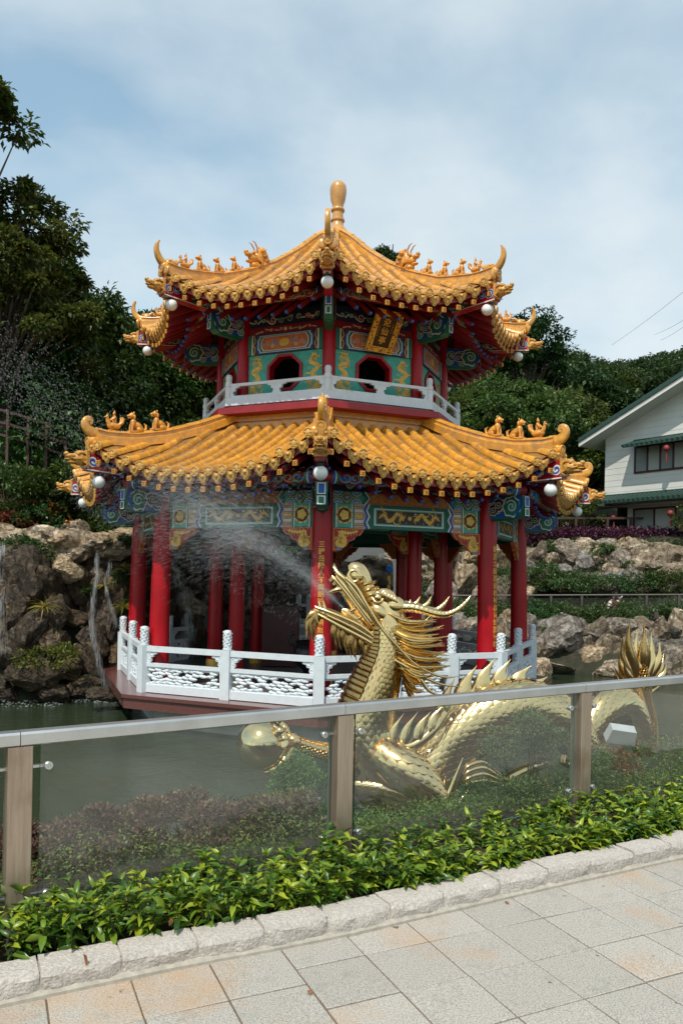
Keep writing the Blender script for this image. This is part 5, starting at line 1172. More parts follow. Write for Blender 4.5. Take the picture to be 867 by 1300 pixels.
for sd,off in ((-1,0),(1,1)):
    m=MB()
    pts=[(440,262,-28,24),(500,256,-44,22),(560,266,-56,20),(620,284,-62,18),(675,288,-64,15),(725,266,-62,12),(765,230,-60,8),(786,202,-58,2.5)] if sd<0 else [(440,245,30,22),(500,246,48,20),(560,258,60,18),(620,270,68,15),(660,245,72,11),(688,206,74,2.5)]
    c=curve([tuple(K(x,y,d))+(r*k1,) for x,y,d,r in pts],10); m.tube([q[:3] for q in c],[max(.001,q[3]*(1+.06*math.sin(i*1.9))) for i,q in enumerate(c)],12); hp(m,'horn',BRASS,70)
m=MB()
for bx,by,tx,ty,d in ((500,255,554,207,10),(552,262,606,205,14),(478,250,510,222,0)): kt(m,[(bx,by,d,14),((bx+tx)/2+6,(by+ty)/2+8,d,11),(tx,ty,d,2)],1,10)
hp(m,'crest_spike')
# mane: long flame locks streaming back
m=MB(); rr=random.Random(21)
tips=[(630,312),(608,332),(662,352),(640,378),(676,392),(650,404),(668,424),(682,462),(640,470),(655,486),(690,490),(655,520),(694,522),(640,545),(620,570),(600,600),(560,600),(575,640),(536,672)]
for i,(tx,ty) in enumerate(tips):
    t=i/(len(tips)-1); bx,by=420+70*t,285+300*t
    for q in range(3):
        d=(-55,-20,25)[q]+rr.uniform(-14,14); jx,jy=rr.uniform(-40,8)*(q>0),rr.uniform(-18,18)*(q>0); w_=rr.uniform(15,23)
        kt(m,[(bx-12,by,d*.9,w_*.6),(bx+(tx-bx)*.33,by+(ty-by)*.45+24,d*1.25,w_*1.05),(bx+(tx-bx)*.68,by+(ty-by)*.85+14,d*1.3,w_*.7),(tx+jx,ty+jy,d*1.2,1.5)],.6,8,4)
for k in range(16):                                  # cheek frill
    t=k/15; bx,by=395+50*t,300+230*t; d=-66+rr.uniform(-8,8); kt(m,[(bx,by,d+14,7),(bx+45,by+14,d,11),(bx+85+rr.uniform(-10,16),by+6,d+4,6),(bx+120+rr.uniform(-15,20),by-10+rr.uniform(-10,14),d+10,1.5)],.6,8,4)
hp(m,'mane')
m=MB()
kt(m,[(212,122,-48,9),(262,165,-62,8.5),(306,240,-72,8),(372,345,-82,7.5),(440,425,-92,7),(520,508,-96,6.5),(600,556,-96,5.5),(670,578,-92,4.5),(736,572,-88,1.5)],1,8,6)
kt(m,[(440,500,-70,9),(520,545,-86,10),(590,585,-90,8),(660,612,-86,5),(745,622,-80,1.5)],1,8,6); kt(m,[(470,520,-74,9),(545,575,-88,10),(590,635,-90,8),(640,660,-86,5),(672,660,-84,1.5)],1,8,6)
kt(m,[(212,122,48,8),(262,175,70,8),(300,260,90,7),(340,350,110,5),(400,440,120,2)],1,8,6)
hp(m,'whisker')
m=MB(); c=K(206,262,0); m.tube([K(240,285,0),K(205,262,0)],[.018,.014],10); hp(m,'water_nozzle',BRASSD)
m=MB(); m.box(H(505,1040,0)-V((0,0,.25)),(1.6,.7,.5)); dp(m,'plinth',CONC)
# ------------------------------------------------------------------ water thrown from the jaws
WATER,nt,b=nodes('flying_water'); L=nt.links
b.inputs['Base Color'].default_value=(.86,.90,.92,1); b.inputs['Roughness'].default_value=.25
tl=ND(nt,'ShaderNodeBsdfTranslucent'); tl.inputs[0].default_value=(.86,.90,.92,1); mx=ND(nt,'ShaderNodeMixShader'); mx.inputs[0].default_value=.5; L.new(b.outputs[0],mx.inputs[1]); L.new(tl.outputs[0],mx.inputs[2])
tr=ND(nt,'ShaderNodeBsdfTransparent'); m2=ND(nt,'ShaderNodeMixShader'); m2.inputs[0].default_value=.30; L.new(tr.outputs[0],m2.inputs[1]); L.new(mx.outputs[0],m2.inputs[2]); L.new(m2.outputs[0],nt.nodes['Material Output'].inputs[0])
def droplets(name,label,pos,vel,ln,wd,root=None,cat='water spray',mt=WATER):
    N=len(pos); r=np.random.default_rng(1); d=vel/np.linalg.norm(vel,axis=1)[:,None]; a=np.cross(d,np.tile([0,1.,.1],(N,1))); a/=np.linalg.norm(a,axis=1)[:,None]; b_=np.cross(d,a)
    c=[(1,0),(-.5,.87),(-.5,-.87)]; V_=[pos-d*(ln*.5)[:,None]]+[pos+a*(wd*x)[:,None]+b_*(wd*y)[:,None] for x,y in c]+[pos+d*(ln*.5)[:,None]]
    v=np.stack(V_,1).reshape(-1,3); F_=np.array([(0,2,1),(0,3,2),(0,1,3),(4,1,2),(4,2,3),(4,3,1)]); al=(F_[None]+5*np.arange(N)[:,None,None]).ravel()
    me=bpy.data.meshes.new(name); me.vertices.add(len(v)); me.vertices.foreach_set('co',v.ravel()); me.loops.add(len(al)); me.loops.foreach_set('vertex_index',al.astype(np.int32)); n=6*N; me.polygons.add(n); me.polygons.foreach_set('loop_start',(3*np.arange(n)).astype(np.int32)); me.polygons.foreach_set('loop_total',np.full(n,3,np.int32)); me.polygons.foreach_set('use_smooth',np.ones(n,bool)); me.update(calc_edges=True); me.materials.append(mt)
    return tag(link(name,me),label,cat,kind='stuff')
r=np.random.default_rng(9); N=26000; p0=np.array(K(206,262,0)); t=.62*r.uniform(0,1,N)**1.05
ang=R(180-41)+np.where(r.uniform(0,1,N)<.30,r.normal(0,.045,N),r.normal(0,.155,N)); side=r.normal(0,.09,N); sp=9.0*r.uniform(.62,1.06,N)
v0=np.stack([np.cos(ang)*sp,side*sp,np.sin(ang)*sp],1); drag=1/(1+1.6*t)
pos=p0+v0*(t*drag)[:,None]; pos[:,2]-=2.6*t*t*drag; vel=v0*(drag**2)[:,None]; vel[:,2]-=5.2*t*drag
n=len(pos); ln=r.uniform(.04,.13,n)*(.4+1.2*t); wd=r.uniform(.0003,.0007,n)*(.75+.6*t)
q=[];vv=[]
for k in range(3500):                             # the fine rain drifting down below the jet
    px=r.uniform(90,400); py=r.uniform(590,640+ .55*(px-90)); q.append(tuple(at(px,py,8.3+r.normal(0,.25)))); vv.append((r.normal(-1.2,.4),r.normal(0,.2),r.normal(-1.6,.6)))
pos=np.concatenate([pos,np.array(q)]); vel=np.concatenate([vel,np.array(vv)]); ln=np.concatenate([ln,r.uniform(.02,.05,3500)]); wd=np.concatenate([wd,r.uniform(.0006,.0012,3500)])
droplets('water_spray','fan of white water spray thrown up and left from the dragon mouth',pos,vel,ln,wd)
N=2800; q=[]; vv=[]
for k in range(N):
    u=r.beta(1.3,1.6); px=-20+200*u; py=470+.62*px+ r.normal(0,34)+ (10 if px>100 else 0); q.append(tuple(at(px,py,13+r.normal(0,.8)))); vv.append((r.normal(.7,.3),r.normal(0,.2),r.normal(-.8,.4)))
n=len(q); droplets('drifting_spray','drifting white water droplets in front of the dark trees above the left cliff',np.array(q),np.array(vv),r.uniform(.02,.05,n),r.uniform(.0015,.0042,n))
# ------------------------------------------------------------------ rocks
def rockmat(name,lo,mid,hi,wet=0,moss=.0,sat=.85):
    m,nt,b=nodes(name); L=nt.links; tc=ND(nt,'ShaderNodeTexCoord'); oi=ND(nt,'ShaderNodeObjectInfo')
    n=ND(nt,'ShaderNodeTexNoise',Scale=3.2,Detail=10,Roughness=.68,Distortion=.4); n2=ND(nt,'ShaderNodeTexNoise',Scale=1.1,Detail=5); n3=ND(nt,'ShaderNodeTexNoise',Scale=9,Detail=8,Roughness=.7)
    vo=ND(nt,'ShaderNodeTexVoronoi',Scale=2.2); vo.feature='DISTANCE_TO_EDGE'
    ad=ND(nt,'ShaderNodeVectorMath',operation='ADD'); L.new(tc.outputs['Object'],ad.inputs[0]); cx=ND(nt,'ShaderNodeCombineXYZ'); ml=ND(nt,'ShaderNodeMath',operation='MULTIPLY'); ml.inputs[1].default_value=40; L.new(oi.outputs['Random'],ml.inputs[0]); L.new(ml.outputs[0],cx.inputs[0]); L.new(cx.outputs[0],ad.inputs[1])
    wp=ND(nt,'ShaderNodeVectorMath',operation='MULTIPLY_ADD'); L.new(n.outputs[1],wp.inputs[0]); wp.inputs[1].default_value=(.5,.5,.5); L.new(ad.outputs[0],wp.inputs[2]); L.new(wp.outputs[0],vo.inputs['Vector'])
    for q in (n,n2,n3): L.new(ad.outputs[0],q.inputs['Vector'])
    c=ramp(nt,n.outputs[0],[(.37,lo),(.5,mid),(.62,hi)]); cr=ramp(nt,vo.outputs[0],[(0,(.7,)*3),(.06,(0,)*3)]); c=mixc(nt,cr,c,tuple(x*.6 for x in lo))
    f=ramp(nt,n2.outputs[0],[(.5,(0,)*3),(.68,(.6,)*3)]); c=mixc(nt,f,c,tuple(x*.55 for x in mid))
    fg=ramp(nt,n3.outputs[0],[(.36,(.55,)*3),(.50,(1,)*3),(.64,(1.25,)*3)]); c=mixc(nt,1.0,c,fg,'MULTIPLY')
    h=ND(nt,'ShaderNodeHueSaturation'); ms=ND(nt,'ShaderNodeMapRange'); ms.inputs[3].default_value=sat; ms.inputs[4].default_value=1.25; mf=ND(nt,'ShaderNodeMath',operation='FRACT'); mk=ND(nt,'ShaderNodeMath',operation='MULTIPLY'); mk.inputs[1].default_value=9.7; L.new(oi.outputs['Random'],mk.inputs[0]); L.new(mk.outputs[0],mf.inputs[0]); L.new(mf.outputs[0],ms.inputs[0]); L.new(ms.outputs[0],h.inputs['Saturation']); mr=ND(nt,'ShaderNodeMapRange'); mr.inputs[3].default_value=.72; mr.inputs[4].default_value=1.25; L.new(oi.outputs['Random'],mr.inputs[0]); L.new(mr.outputs[0],h.inputs['Value']); L.new(c,h.inputs['Color']); c=h.outputs[0]
    if moss:
        g=ND(nt,'ShaderNodeNewGeometry'); sx=ND(nt,'ShaderNodeSeparateXYZ'); L.new(g.outputs['Normal'],sx.inputs[0]); mu=ND(nt,'ShaderNodeMath',operation='MULTIPLY'); L.new(sx.outputs[2],mu.inputs[0]); L.new(n3.outputs[0],mu.inputs[1])
        f=ramp(nt,mu.outputs[0],[(.40,(0,)*3),(.52,(moss,)*3)]); c=mixc(nt,f,c,(.055,.085,.018))
    L.new(c,b.inputs['Base Color']); b.inputs['Roughness'].default_value=.85 if not wet else .35
    ad2=ND(nt,'ShaderNodeMath',operation='ADD'); e=ramp(nt,vo.outputs[0],[(0,(0,)*3),(.05,(.25,)*3)]); L.new(e,ad2.inputs[0]); L.new(n3.outputs[0],ad2.inputs[1])
    bp=ND(nt,'ShaderNodeBump',Strength=.9,Distance=.05); L.new(ad2.outputs[0],bp.inputs['Height']); L.new(bp.outputs[0],b.inputs['Normal']); return m
ROCK_T=rockmat('tan_rock',(.14,.095,.058),(.36,.275,.18),(.62,.52,.385))
ROCK_G=rockmat('grey_brown_rock',(.085,.062,.042),(.22,.17,.12),(.37,.32,.25),moss=.3,sat=.35)
ROCK_B=rockmat('cliff_brown_rock',(.026,.017,.009),(.085,.056,.031),(.20,.14,.085),moss=.25)
ROCK_W=rockmat('wet_dark_rock',(.018,.012,.007),(.07,.046,.026),(.17,.115,.062),wet=1,moss=.5)
def rock_verts(seed,cuts=11,sub=4):
    import bmesh
    r=random.Random(seed); bm=bmesh.new(); bmesh.ops.create_icosphere(bm,subdivisions=sub,radius=1)
    pl=[]
    for k in range(cuts):
        n=V((r.gauss(0,1),r.gauss(0,1),r.gauss(0,1))).normalized(); pl.append((n,r.uniform(.5,.82)))
    o=V((seed*3.7,seed*1.3,0))
    for v in bm.verts:
        p=v.co.copy()
        for n,d in pl:
            q=p.dot(n)-d
            if q>0: p-=n*q*.94
        nn=p.normalized(); p+=nn*(noise.noise(p*1.6+o)*.12+noise.noise(p*4+o)*.075+noise.noise(p*9+o)*.04+abs(noise.noise(p*3+o*2))*-.10); v.co=p
    me=bpy.data.meshes.new('boulder'); bm.to_mesh(me); bm.free(); me.polygons.foreach_set('use_smooth',[True]*len(me.polygons)); me.set_sharp_from_angle(angle=R(24)); return me
RM={}
for i in range(7):
    base=rock_verts(i+1)
    for key,mt in (('T',ROCK_T),('G',ROCK_G),('W',ROCK_W),('B',ROCK_B)):
        me=base.copy(); me.materials.append(mt); RM[key,i]=me
rrk=random.Random(31)
def boulder(p,sc,key,label,group,name='boulder',rz=None,tilt=.5):
    o=bpy.data.objects.new(name,RM[key,rrk.randrange(7)]); COL.objects.link(o); o.location=p; o.scale=sc; o.rotation_euler=(rrk.uniform(-tilt,tilt),rrk.uniform(-tilt,tilt),rz if rz is not None else rrk.uniform(0,6.28)); return tag(o,label,'rock',group)
def rpx(px,py,rx,ry,y,key,label,group,tilt=.35):
    p=at(px,py,y); k=y/F*1.22; s=(rx*k,max(rx,ry)*k*.85,ry*k); o=boulder(p,s,key,label,group,rz=rrk.uniform(-.4,.4)+(PI if rrk.random()<.5 else 0),tilt=tilt); return o
LG='tan boulders along the top of the waterfall cliff'; LL='pale tan boulder on the sunlit top of the waterfall cliff'
for px,py,rx,ry,y in ((12,682,20,14,16.6),(45,680,20,13,17),(68,690,22,15,16.9),(84,672,10,12,17.6),(100,676,14,14,17.7),(118,690,22,14,17.2),(105,704,16,10,16.9),(140,690,18,13,17.4),(160,684,22,12,18),(175,697,22,10,18),(150,706,20,8,17.2),(200,686,26,12,18.6),(235,690,26,12,19.2),(270,686,26,12,19.6),(300,690,24,12,20),(-12,700,22,20,16.4),(5,660,14,10,17.6),(330,694,22,12,20.5)): rpx(px,py,rx,ry,y,'T',LL,LG)
for px,py,rx,ry,y,key,lab in ((30,728,27,32,15.9,'B','largest rounded brown boulder of the waterfall cliff, at the left picture edge'),(60,738,19,24,16.1,'B','tall brown boulder right of the largest cliff boulder'),(84,722,20,17,16.3,'T','tan wedge shaped boulder overhanging the dark cliff recess'),(95,785,18,10,16.3,'W','flat rust topped ledge stone in the dark cliff recess'),(66,778,18,22,16.0,'W','dark rounded boulder beside the yellow tuft on the cliff')): rpx(px,py,rx,ry,y,key,lab,None)
WG='wet dark boulders of the waterfall cliff'; WL='wet dark brown boulder low on the waterfall cliff'
for px,py,rx,ry,y in ((10,770,24,26,15.7),(38,800,22,26,15.6),(15,830,26,26,15.4),(62,820,24,22,15.8),(40,860,30,22,15.3),(80,850,26,20,15.9),(105,840,20,22,16.2),(100,875,26,14,15.9),(70,880,24,12,15.5),(120,815,20,26,16.4),(140,790,18,26,16.8),(150,840,22,24,16.7),(165,800,20,30,17.2),(180,850,24,22,17.3),(150,750,22,32,17.1),(120,760,18,30,16.9),(180,740,22,34,17.5),(205,780,24,40,18.0),(215,840,24,20,18),(240,800,22,40,18.6),(250,750,24,30,18.7),(270,820,24,26,19.2),(280,770,24,34,19.4),(-15,800,24,40,15.5),(0,876,22,18,15.2),(105,740,14,24,16.7),(140,720,16,16,17.2),(300,800,24,36,19.9),(215,735,20,20,18.2)): rpx(px,py,rx,ry,y,'W',WL,WG)
rpx(130,882,22,9,14.6,'W','low glossy black rock breaking the water left of the pavilion',None,.15)
rpx(118,872,12,8,16.2,'T','small tan rock at the waterline beside the glossy black rock',None,.2)
rpx(240,768,22,17,18.2,'T','rounded tan boulder behind the waterfall seen between two pavilion columns',None)
# right bank
for px,py,rx,ry,y,key,lab in ((714,810,34,25,22.6,'G','broad grey slab boulder standing at the water right of the pavilion'),(684,852,13,16,21.6,'T','smooth pale sloping rock at the end of the white railing'),(775,851,21,13,21.7,'T','rugged tan rock lying in the water beside the gold tail'),(786,797,20,14,22.9,'G','grey block boulder on the lower row above the gold tail'),(697,848,36,8,22.2,'T','long flat pale rock along the waterline'),(772,826,16,22,22.5,'G','pointed brown boulder left of the gold tail'),(838,806,18,22,22.3,'G','upright grey boulder right of the gold tail'),(855,838,18,19,21.8,'G','blue-grey boulder at the right picture edge by the water'),(683,708,11,20,28.2,'G','upright brown boulder at the left end of the upper rock row'),(700,711,10,13,28,'T','small sunlit tan boulder in the upper rock row'),(736,716,15,15,28,'G','rounded purple-brown boulder in the middle of the upper rock row'),(786,715,14,16,27.8,'G','sloping pale grey boulder of the upper rock row'),(588,736,15,28,26.5,'T','tall leaning tan rock seen between the red columns')): rpx(px,py,rx,ry,y,key,lab,None)
RG='boulders of the right bank rockery'; RLb='weathered brown boulder stacked in the right bank rockery'
for px,py,rx,ry,y in ((740,822,14,18,22.8),(752,808,12,16,22.9),(753,840,14,12,22.4),(800,820,12,16,22.5),(812,830,12,16,22.3),(820,800,12,10,22.9),(870,800,16,18,22.3),(885,830,16,20,21.6),(868,862,14,10,21.4),(690,822,10,14,22.6),(672,830,12,18,22.4),(664,800,12,12,23),(716,704,13,11,28.3),(737,697,12,8,28.4),(755,706,12,11,28.3),(769,697,11,8,28.4),(794,702,8,13,28.3),(812,711,12,10,28.2),(810,698,9,6,28.5),(838,722,20,8,27.4),(826,700,10,8,28.4),(857,708,14,12,28),(848,697,10,7,28.4),(875,715,14,14,27.8),(720,732,12,8,27.2),(706,728,12,9,27.3),(780,738,14,12,27),(765,742,14,9,27),(805,736,12,9,27),(850,742,14,10,26.6),(825,742,12,7,26.8),(690,735,11,8,27),(668,725,10,9,27.6),(667,752,12,10,26.6),(875,745,14,10,26.5),(740,738,12,8,27),(655,800,14,16,23.4),(630,820,16,20,23.2),(600,815,18,18,23.2),(570,800,16,16,23.6),(545,812,18,16,23.4),(562,760,14,14,26),(610,770,14,16,25.6),(635,750,12,12,26.6),(520,800,18,16,23.6),(585,832,20,14,22.8),(620,845,22,12,22.4),(655,846,16,12,22.2),(630,715,12,14,28),(610,712,12,12,28.2),(650,705,10,10,28.4),(570,715,12,12,28.2)): rpx(px,py,rx*1.5,ry*1.5,y,'G' if rrk.random()<.62 else 'T',RLb,RG)

# ------------------------------------------------------------------ trees
BARK=mat('grey_brown_bark',(.09,.07,.05),.9,var=.35,vs=6,bump=.8,bs=18)
TL_D=leafmat('dark_broad_leaf',[(.015,.042,.013),(.032,.075,.018),(.065,.125,.026)],.22,.42,vs=.5,objvar=.28)
TL_H=leafmat('hill_forest_leaf',[(.022,.052,.018),(.045,.088,.028),(.085,.135,.045)],.28,.5,vs=.35,objvar=.3)
TL_M=leafmat('mid_green_leaf',[(.022,.052,.012),(.05,.10,.018),(.095,.15,.03)],.28,.5,vs=.5,objvar=.2)
TL_L=leafmat('light_green_leaf',[(.025,.06,.012),(.06,.105,.022),(.12,.155,.04)],.32,.5,vs=.5,objvar=.2)
TL_O=leafmat('sunlit_olive_leaf',[(.015,.044,.012),(.036,.08,.017),(.075,.125,.024),(.13,.155,.03)],.3,.45,vs=.6,objvar=.1)
def tree(name,label,h,cr,mt,seed,kind='round',n=9000,leaf=(.26,.13),group=None,nc=46,tr=.18,cat='tree',cl=1.0):
    """tapered trunk, limbs to every clump, clumps of leaves with gaps between them"""
    r=np.random.default_rng(seed); root=thing(name,label,cat,(0,0,0),0,group); t=MB(); rx,rz=cr; zc=h-rz
    lean=V((r.normal(0,.05),r.normal(0,.05),0)); tp=[V((0,0,-.4)),V((0,0,0)),V((lean.x*zc*.5,lean.y*zc*.5,zc*.6)),V((lean.x*zc,lean.y*zc,zc+.2*rz)),V((lean.x*h,lean.y*h,h-.25*rz))]
    t.tube(curve(tp,3),[tr*1.3]+[tr*(1-.85*i/12) for i in range(12)],7,0); pos=[];dr=[]; per=n//nc
    for k in range(nc):
        if kind=='cone':
            u=(k+.5)/nc; z=h-(.04+.94*u)*2*rz; rad=rx*(.12+.9*u**.8)*r.uniform(.5,1.1); a=k*2.4; c=np.array([rad*math.cos(a),rad*math.sin(a),z-.12*rad]); cs=np.array([.34*rx*(.5+.6*u),.34*rx*(.5+.6*u),.13*rx+.1])*r.uniform(.8,1.25)
        else:
            g=r.normal(0,1,3); g/=np.linalg.norm(g); g[2]=abs(g[2])*1.0-.28 if kind=='round' else g[2]; q=r.uniform(.25,1.12)**.5; c=np.array([rx*g[0]*q,rx*g[1]*q,zc+rz*g[2]*q]); cs=np.array([.27*rx,.27*rx,.17*rx])*r.uniform(.42,1.4)*cl
        st=V((lean.x*c[2]*.6,lean.y*c[2]*.6,max(.2*h,min(c[2]*.8,zc+.3*rz)*r.uniform(.55,.9)))); e=V(c); md=st.lerp(e,.5)+V((0,0,.08*rx)); t.tube(curve([st,md,e],3),[tr*.34,tr*.30,tr*.26,tr*.2,tr*.15,tr*.1,tr*.05],5,0,caps=False)
        g=r.normal(0,1,(per,3)); g/=np.linalg.norm(g,axis=1)[:,None]; q=r.uniform(.12,1,per)**.5; bump=1+.3*np.sin(g[:,0]*5+k)*np.cos(g[:,1]*4+k*2)
        p=c+g*(q*bump)[:,None]*cs; pos.append(p); dd=g*np.array([1,1,.5])+np.array([0,0,-.15])+r.normal(0,.45,(per,3)); dr.append(dd)
    link('trunk',t.mesh('trunk',[BARK]),root); link('crown',leafmesh('crown',np.concatenate(pos),np.concatenate(dr),leaf[0],leaf[1],mt,.4,.3,seed),root); return root
def place(root,x,y,sc=1,rz=0,first=False,label=None,group=None,z=None):
    loc=(x,y,(gh(x,y) if z is None else z)-.1)
    if first: root.location=loc; root.rotation_euler=(0,0,rz); root.scale=(sc,)*3; 
    else: root=tcopy(root,loc,rz,sc,label,group)
    if first and label: root['label']=label
    if group: root['group']=group
    return root
HG='broadleaf trees on the hill'; HL='dense dark green tree of the forest on the hill behind the pavilion'
def skyline(px): return lerp([(-150,330),(60,380),(115,398),(200,402),(300,400),(380,345),(420,332),(452,322),(478,308),(500,318),(530,350),(620,372),(660,376),(690,396),(722,428),(750,438),(800,444),(840,440),(870,428),(1010,400)],px)
protos=[tree('hill_tree',HL,8.5,(3.6,3.3),TL_H,101,n=11000,leaf=(.34,.19),nc=44),tree('hill_tree',HL,9.5,(3.3,3.9),TL_M,102,n=11000,leaf=(.32,.18),nc=46),tree('hill_tree',HL,7.5,(3.9,2.8),TL_H,103,n=11000,leaf=(.34,.2),nc=40),tree('hill_tree',HL,10,(3.4,3.8),TL_H,104,n=12000,leaf=(.32,.18),nc=50)]
rt=random.Random(77); used=set(); cnt=0
for row in range(14):
    y=37+row*4.6*(1+.05*row)
    x=-.50*y-8
    while x<.50*y+9:
        xx=x+rt.uniform(-1.2,1.2); yy=y+rt.uniform(-1.6,1.6); x+=4.4*(1+.035*row)
        if -4<xx<18.5 and yy<43 and xx>9: continue
        if yy-shore(xx)<9: continue
        # the ridge dips to the right of the pavilion; no trees seen above the upper roof except a small group
        k=rt.randrange(4); sc=rt.uniform(.75,1.2)
        sx=433.5+xx/yy*F; zt=at(sx,skyline(sx)+rt.uniform(0,26),yy).z; hh=(8.5,9.5,7.5,10)[k]; g0=gh(xx,yy)
        if -150<sx<1010: sc=min(sc,(zt-g0)/hh)
        if sc<.42: continue
        f=k not in used
        place(protos[k],xx,yy,sc,rt.uniform(0,6.28),f,HL,HG); used.add(k); cnt+=1
# named nearer trees
def one(name,label,px,y,top,cr,mt,seed,kind='round',n=12000,leaf=(.2,.1),nc=50,tr=.18,cl=1.0):
    p=at(px,700,y); b0=gh(p.x,p.y)-.1; h=at(px,top,y).z-b0; r_=tree(name,label,h,cr,mt,seed,kind,n,leaf,None,nc,tr,cl=cl); r_.location=(p.x,p.y,b0); r_.rotation_euler=(0,0,seed*1.3); return r_
one('broadleaf_tree','tall olive green tree whose crown reaches highest at the left picture edge',12,19,150,(1.8,4.8),TL_O,201,n=22000,leaf=(.16,.08),nc=92,tr=.22,cl=.7)
one('broadleaf_tree','dark tree whose lone branch tip enters at the upper left edge',-66,17.5,72,(1.35,.95),TL_O,202,n=9000,leaf=(.18,.09),nc=34,tr=.2)
for i,(px,y,top,rx,rz,mt,lab) in enumerate(((76,21.5,322,1.6,2.9,TL_D,'dark bushy tree right of the tall olive tree'),(8,22.5,268,1.7,3.6,TL_D,'dark tree directly behind the tall olive tree'),(128,23,372,2.0,2.7,TL_D,'dark tree whose layered boughs hang above the lower left roof tip'),(178,25.5,396,2.2,2.7,TL_D,'dark tree behind the left tip of the upper roof'),(232,27,404,2.2,2.6,TL_M,'mid green tree left of the upper storey balcony'),(62,19.6,425,1.9,2.0,TL_D,'low dark tree beneath the tall olive tree above the cliff'),(280,28,415,2.2,2.5,TL_M,'mid green tree behind the left upper columns'),(-25,20.5,240,2.2,3.4,TL_D,'dark tree cut by the left picture edge'))):
    one('dense_tree',lab,px,y,top,(rx,rz),mt,210+i,'cone' if i in (0,2,3,5) else 'round',n=13000,leaf=(.19,.085),nc=58,tr=.16)
for i,(px,y,top,rx,rz,mt,lab) in enumerate(((640,34,455,2.9,3.0,TL_L,'light green leafy tree right of the upper storey'),(598,36,470,2.6,3.2,TL_L,'pale green tree partly hidden by the upper columns'),(702,37,478,2.8,3.0,TL_L,'yellow-green tree above the right tip of the lower roof'),(735,34,545,1.7,2.0,TL_M,'small mid green tree left of the white house'),(690,33,590,1.6,1.5,TL_O,'low olive bush like tree behind the right roof tips'),(555,35,490,2.6,3,TL_M,'mid green tree behind the balcony'),(662,42,370,2.6,4.2,TL_D,'tall dark tree rising right of the upper roof tip'),(484,60,304,1.5,2.6,TL_D,'distant dark tree peeping over the right slope of the upper roof'),(507,62,330,1.5,2.4,TL_D,'smaller distant dark tree beside the one peeping over the roof'))):
    one('leafy_tree',lab,px,y,top,(rx,rz),mt,240+i,n=13000,leaf=(.22,.11),nc=56,tr=.16)
# ------------------------------------------------------------------ low planting on the cliff and the banks
def bank_shrub(px,py,y,rx,rz,mt,lab,seed,n=1500,leaf=(.09,.045),name='green_shrub',group=None,cat='shrub'):
    p=at(px,py,y); return shrub(name,lab,(p.x,p.y,p.z-rz*.4),(rx,rx*.8,rz),n,leaf,mt,seed,cat,nb=18,twig=True,group=group)
FERNY=leafmat('yellow_moss_leaf',[(.05,.08,.012),(.11,.14,.022),(.20,.20,.04)],.3,.5,vs=3,objvar=0)
FERN=leafmat('fern_leaf',[(.035,.08,.025),(.07,.135,.045),(.13,.2,.07)],.3,.5,vs=2,objvar=.15)
LB='light green shrub on the terrace behind the far glass fence'; DB='dark green shrub among the rocks of the right bank'
for i,(px,py,y,rx,rz,mt,lab) in enumerate(((690,728,26.6,.7,.6,DKG,DB),(715,742,26.2,1.0,.55,FERN,LB),(745,738,26.2,1.0,.5,FERN,LB),(772,742,26.2,.9,.45,FERN,LB),(815,742,26.2,.9,.5,DKG,DB),(845,735,26.4,1.0,.55,TL_M,DB),(870,742,26.2,.9,.5,TL_M,DB),(690,772,24.6,.8,.35,FERN,LB),(725,776,24.5,.9,.35,FERN,LB),(760,778,24.4,.9,.33,DKG,DB),(800,776,24.4,.9,.35,FERN,LB),(840,778,24.3,.9,.35,FERN,LB),(870,776,24.3,.9,.35,FERN,LB),(680,784,23.6,.55,.35,DKG,DB),(764,700,28,.5,.4,FERN,LB),(806,718,27.6,.6,.35,FERN,LB),(705,694,28.4,.6,.3,FERN,LB),(655,735,26.6,.8,.6,DKG,DB),(630,778,24.6,.9,.5,FERN,LB),(595,775,24.8,.9,.5,FERN,LB),(560,780,24.8,.9,.5,FERN,LB),(735,690,28.7,.5,.25,DKG,DB),(700,800,22.9,.3,.25,FEA,DB))):
    bank_shrub(px,py,y,rx,rz,mt,lab,300+i,1700,(.085,.04),group='light shrubs on the far terrace' if lab==LB else 'dark shrubs among the right rocks')
PUR=leafmat('loropetalum_leaf',[(.03,.010,.016),(.07,.016,.03),(.12,.03,.05)],.25,.5,vs=1.5,objvar=.1)
hp0,hp1=at(668,679,29.6),at(905,684,28.2); N=9000; r=np.random.default_rng(3); t=r.uniform(0,1,N); base=np.array(hp0)[None]*(1-t)[:,None]+np.array(hp1)[None]*t[:,None]
pos=base+np.stack([r.normal(0,.16,N),r.normal(0,.28,N),r.uniform(-.42,.28,N)+.09*np.sin(t*60)+.05*np.sin(t*171)],1); dd=r.normal(0,1,(N,3))+np.array([0,0,.7])
tag(link('purple_hedge',leafmesh('purple_hedge',pos,dd,.11,.055,PUR,.4,.3,5)),'long low purple hedge along the top of the right rock bank','hedge')
LC='dark green fern shrub growing on the waterfall cliff'
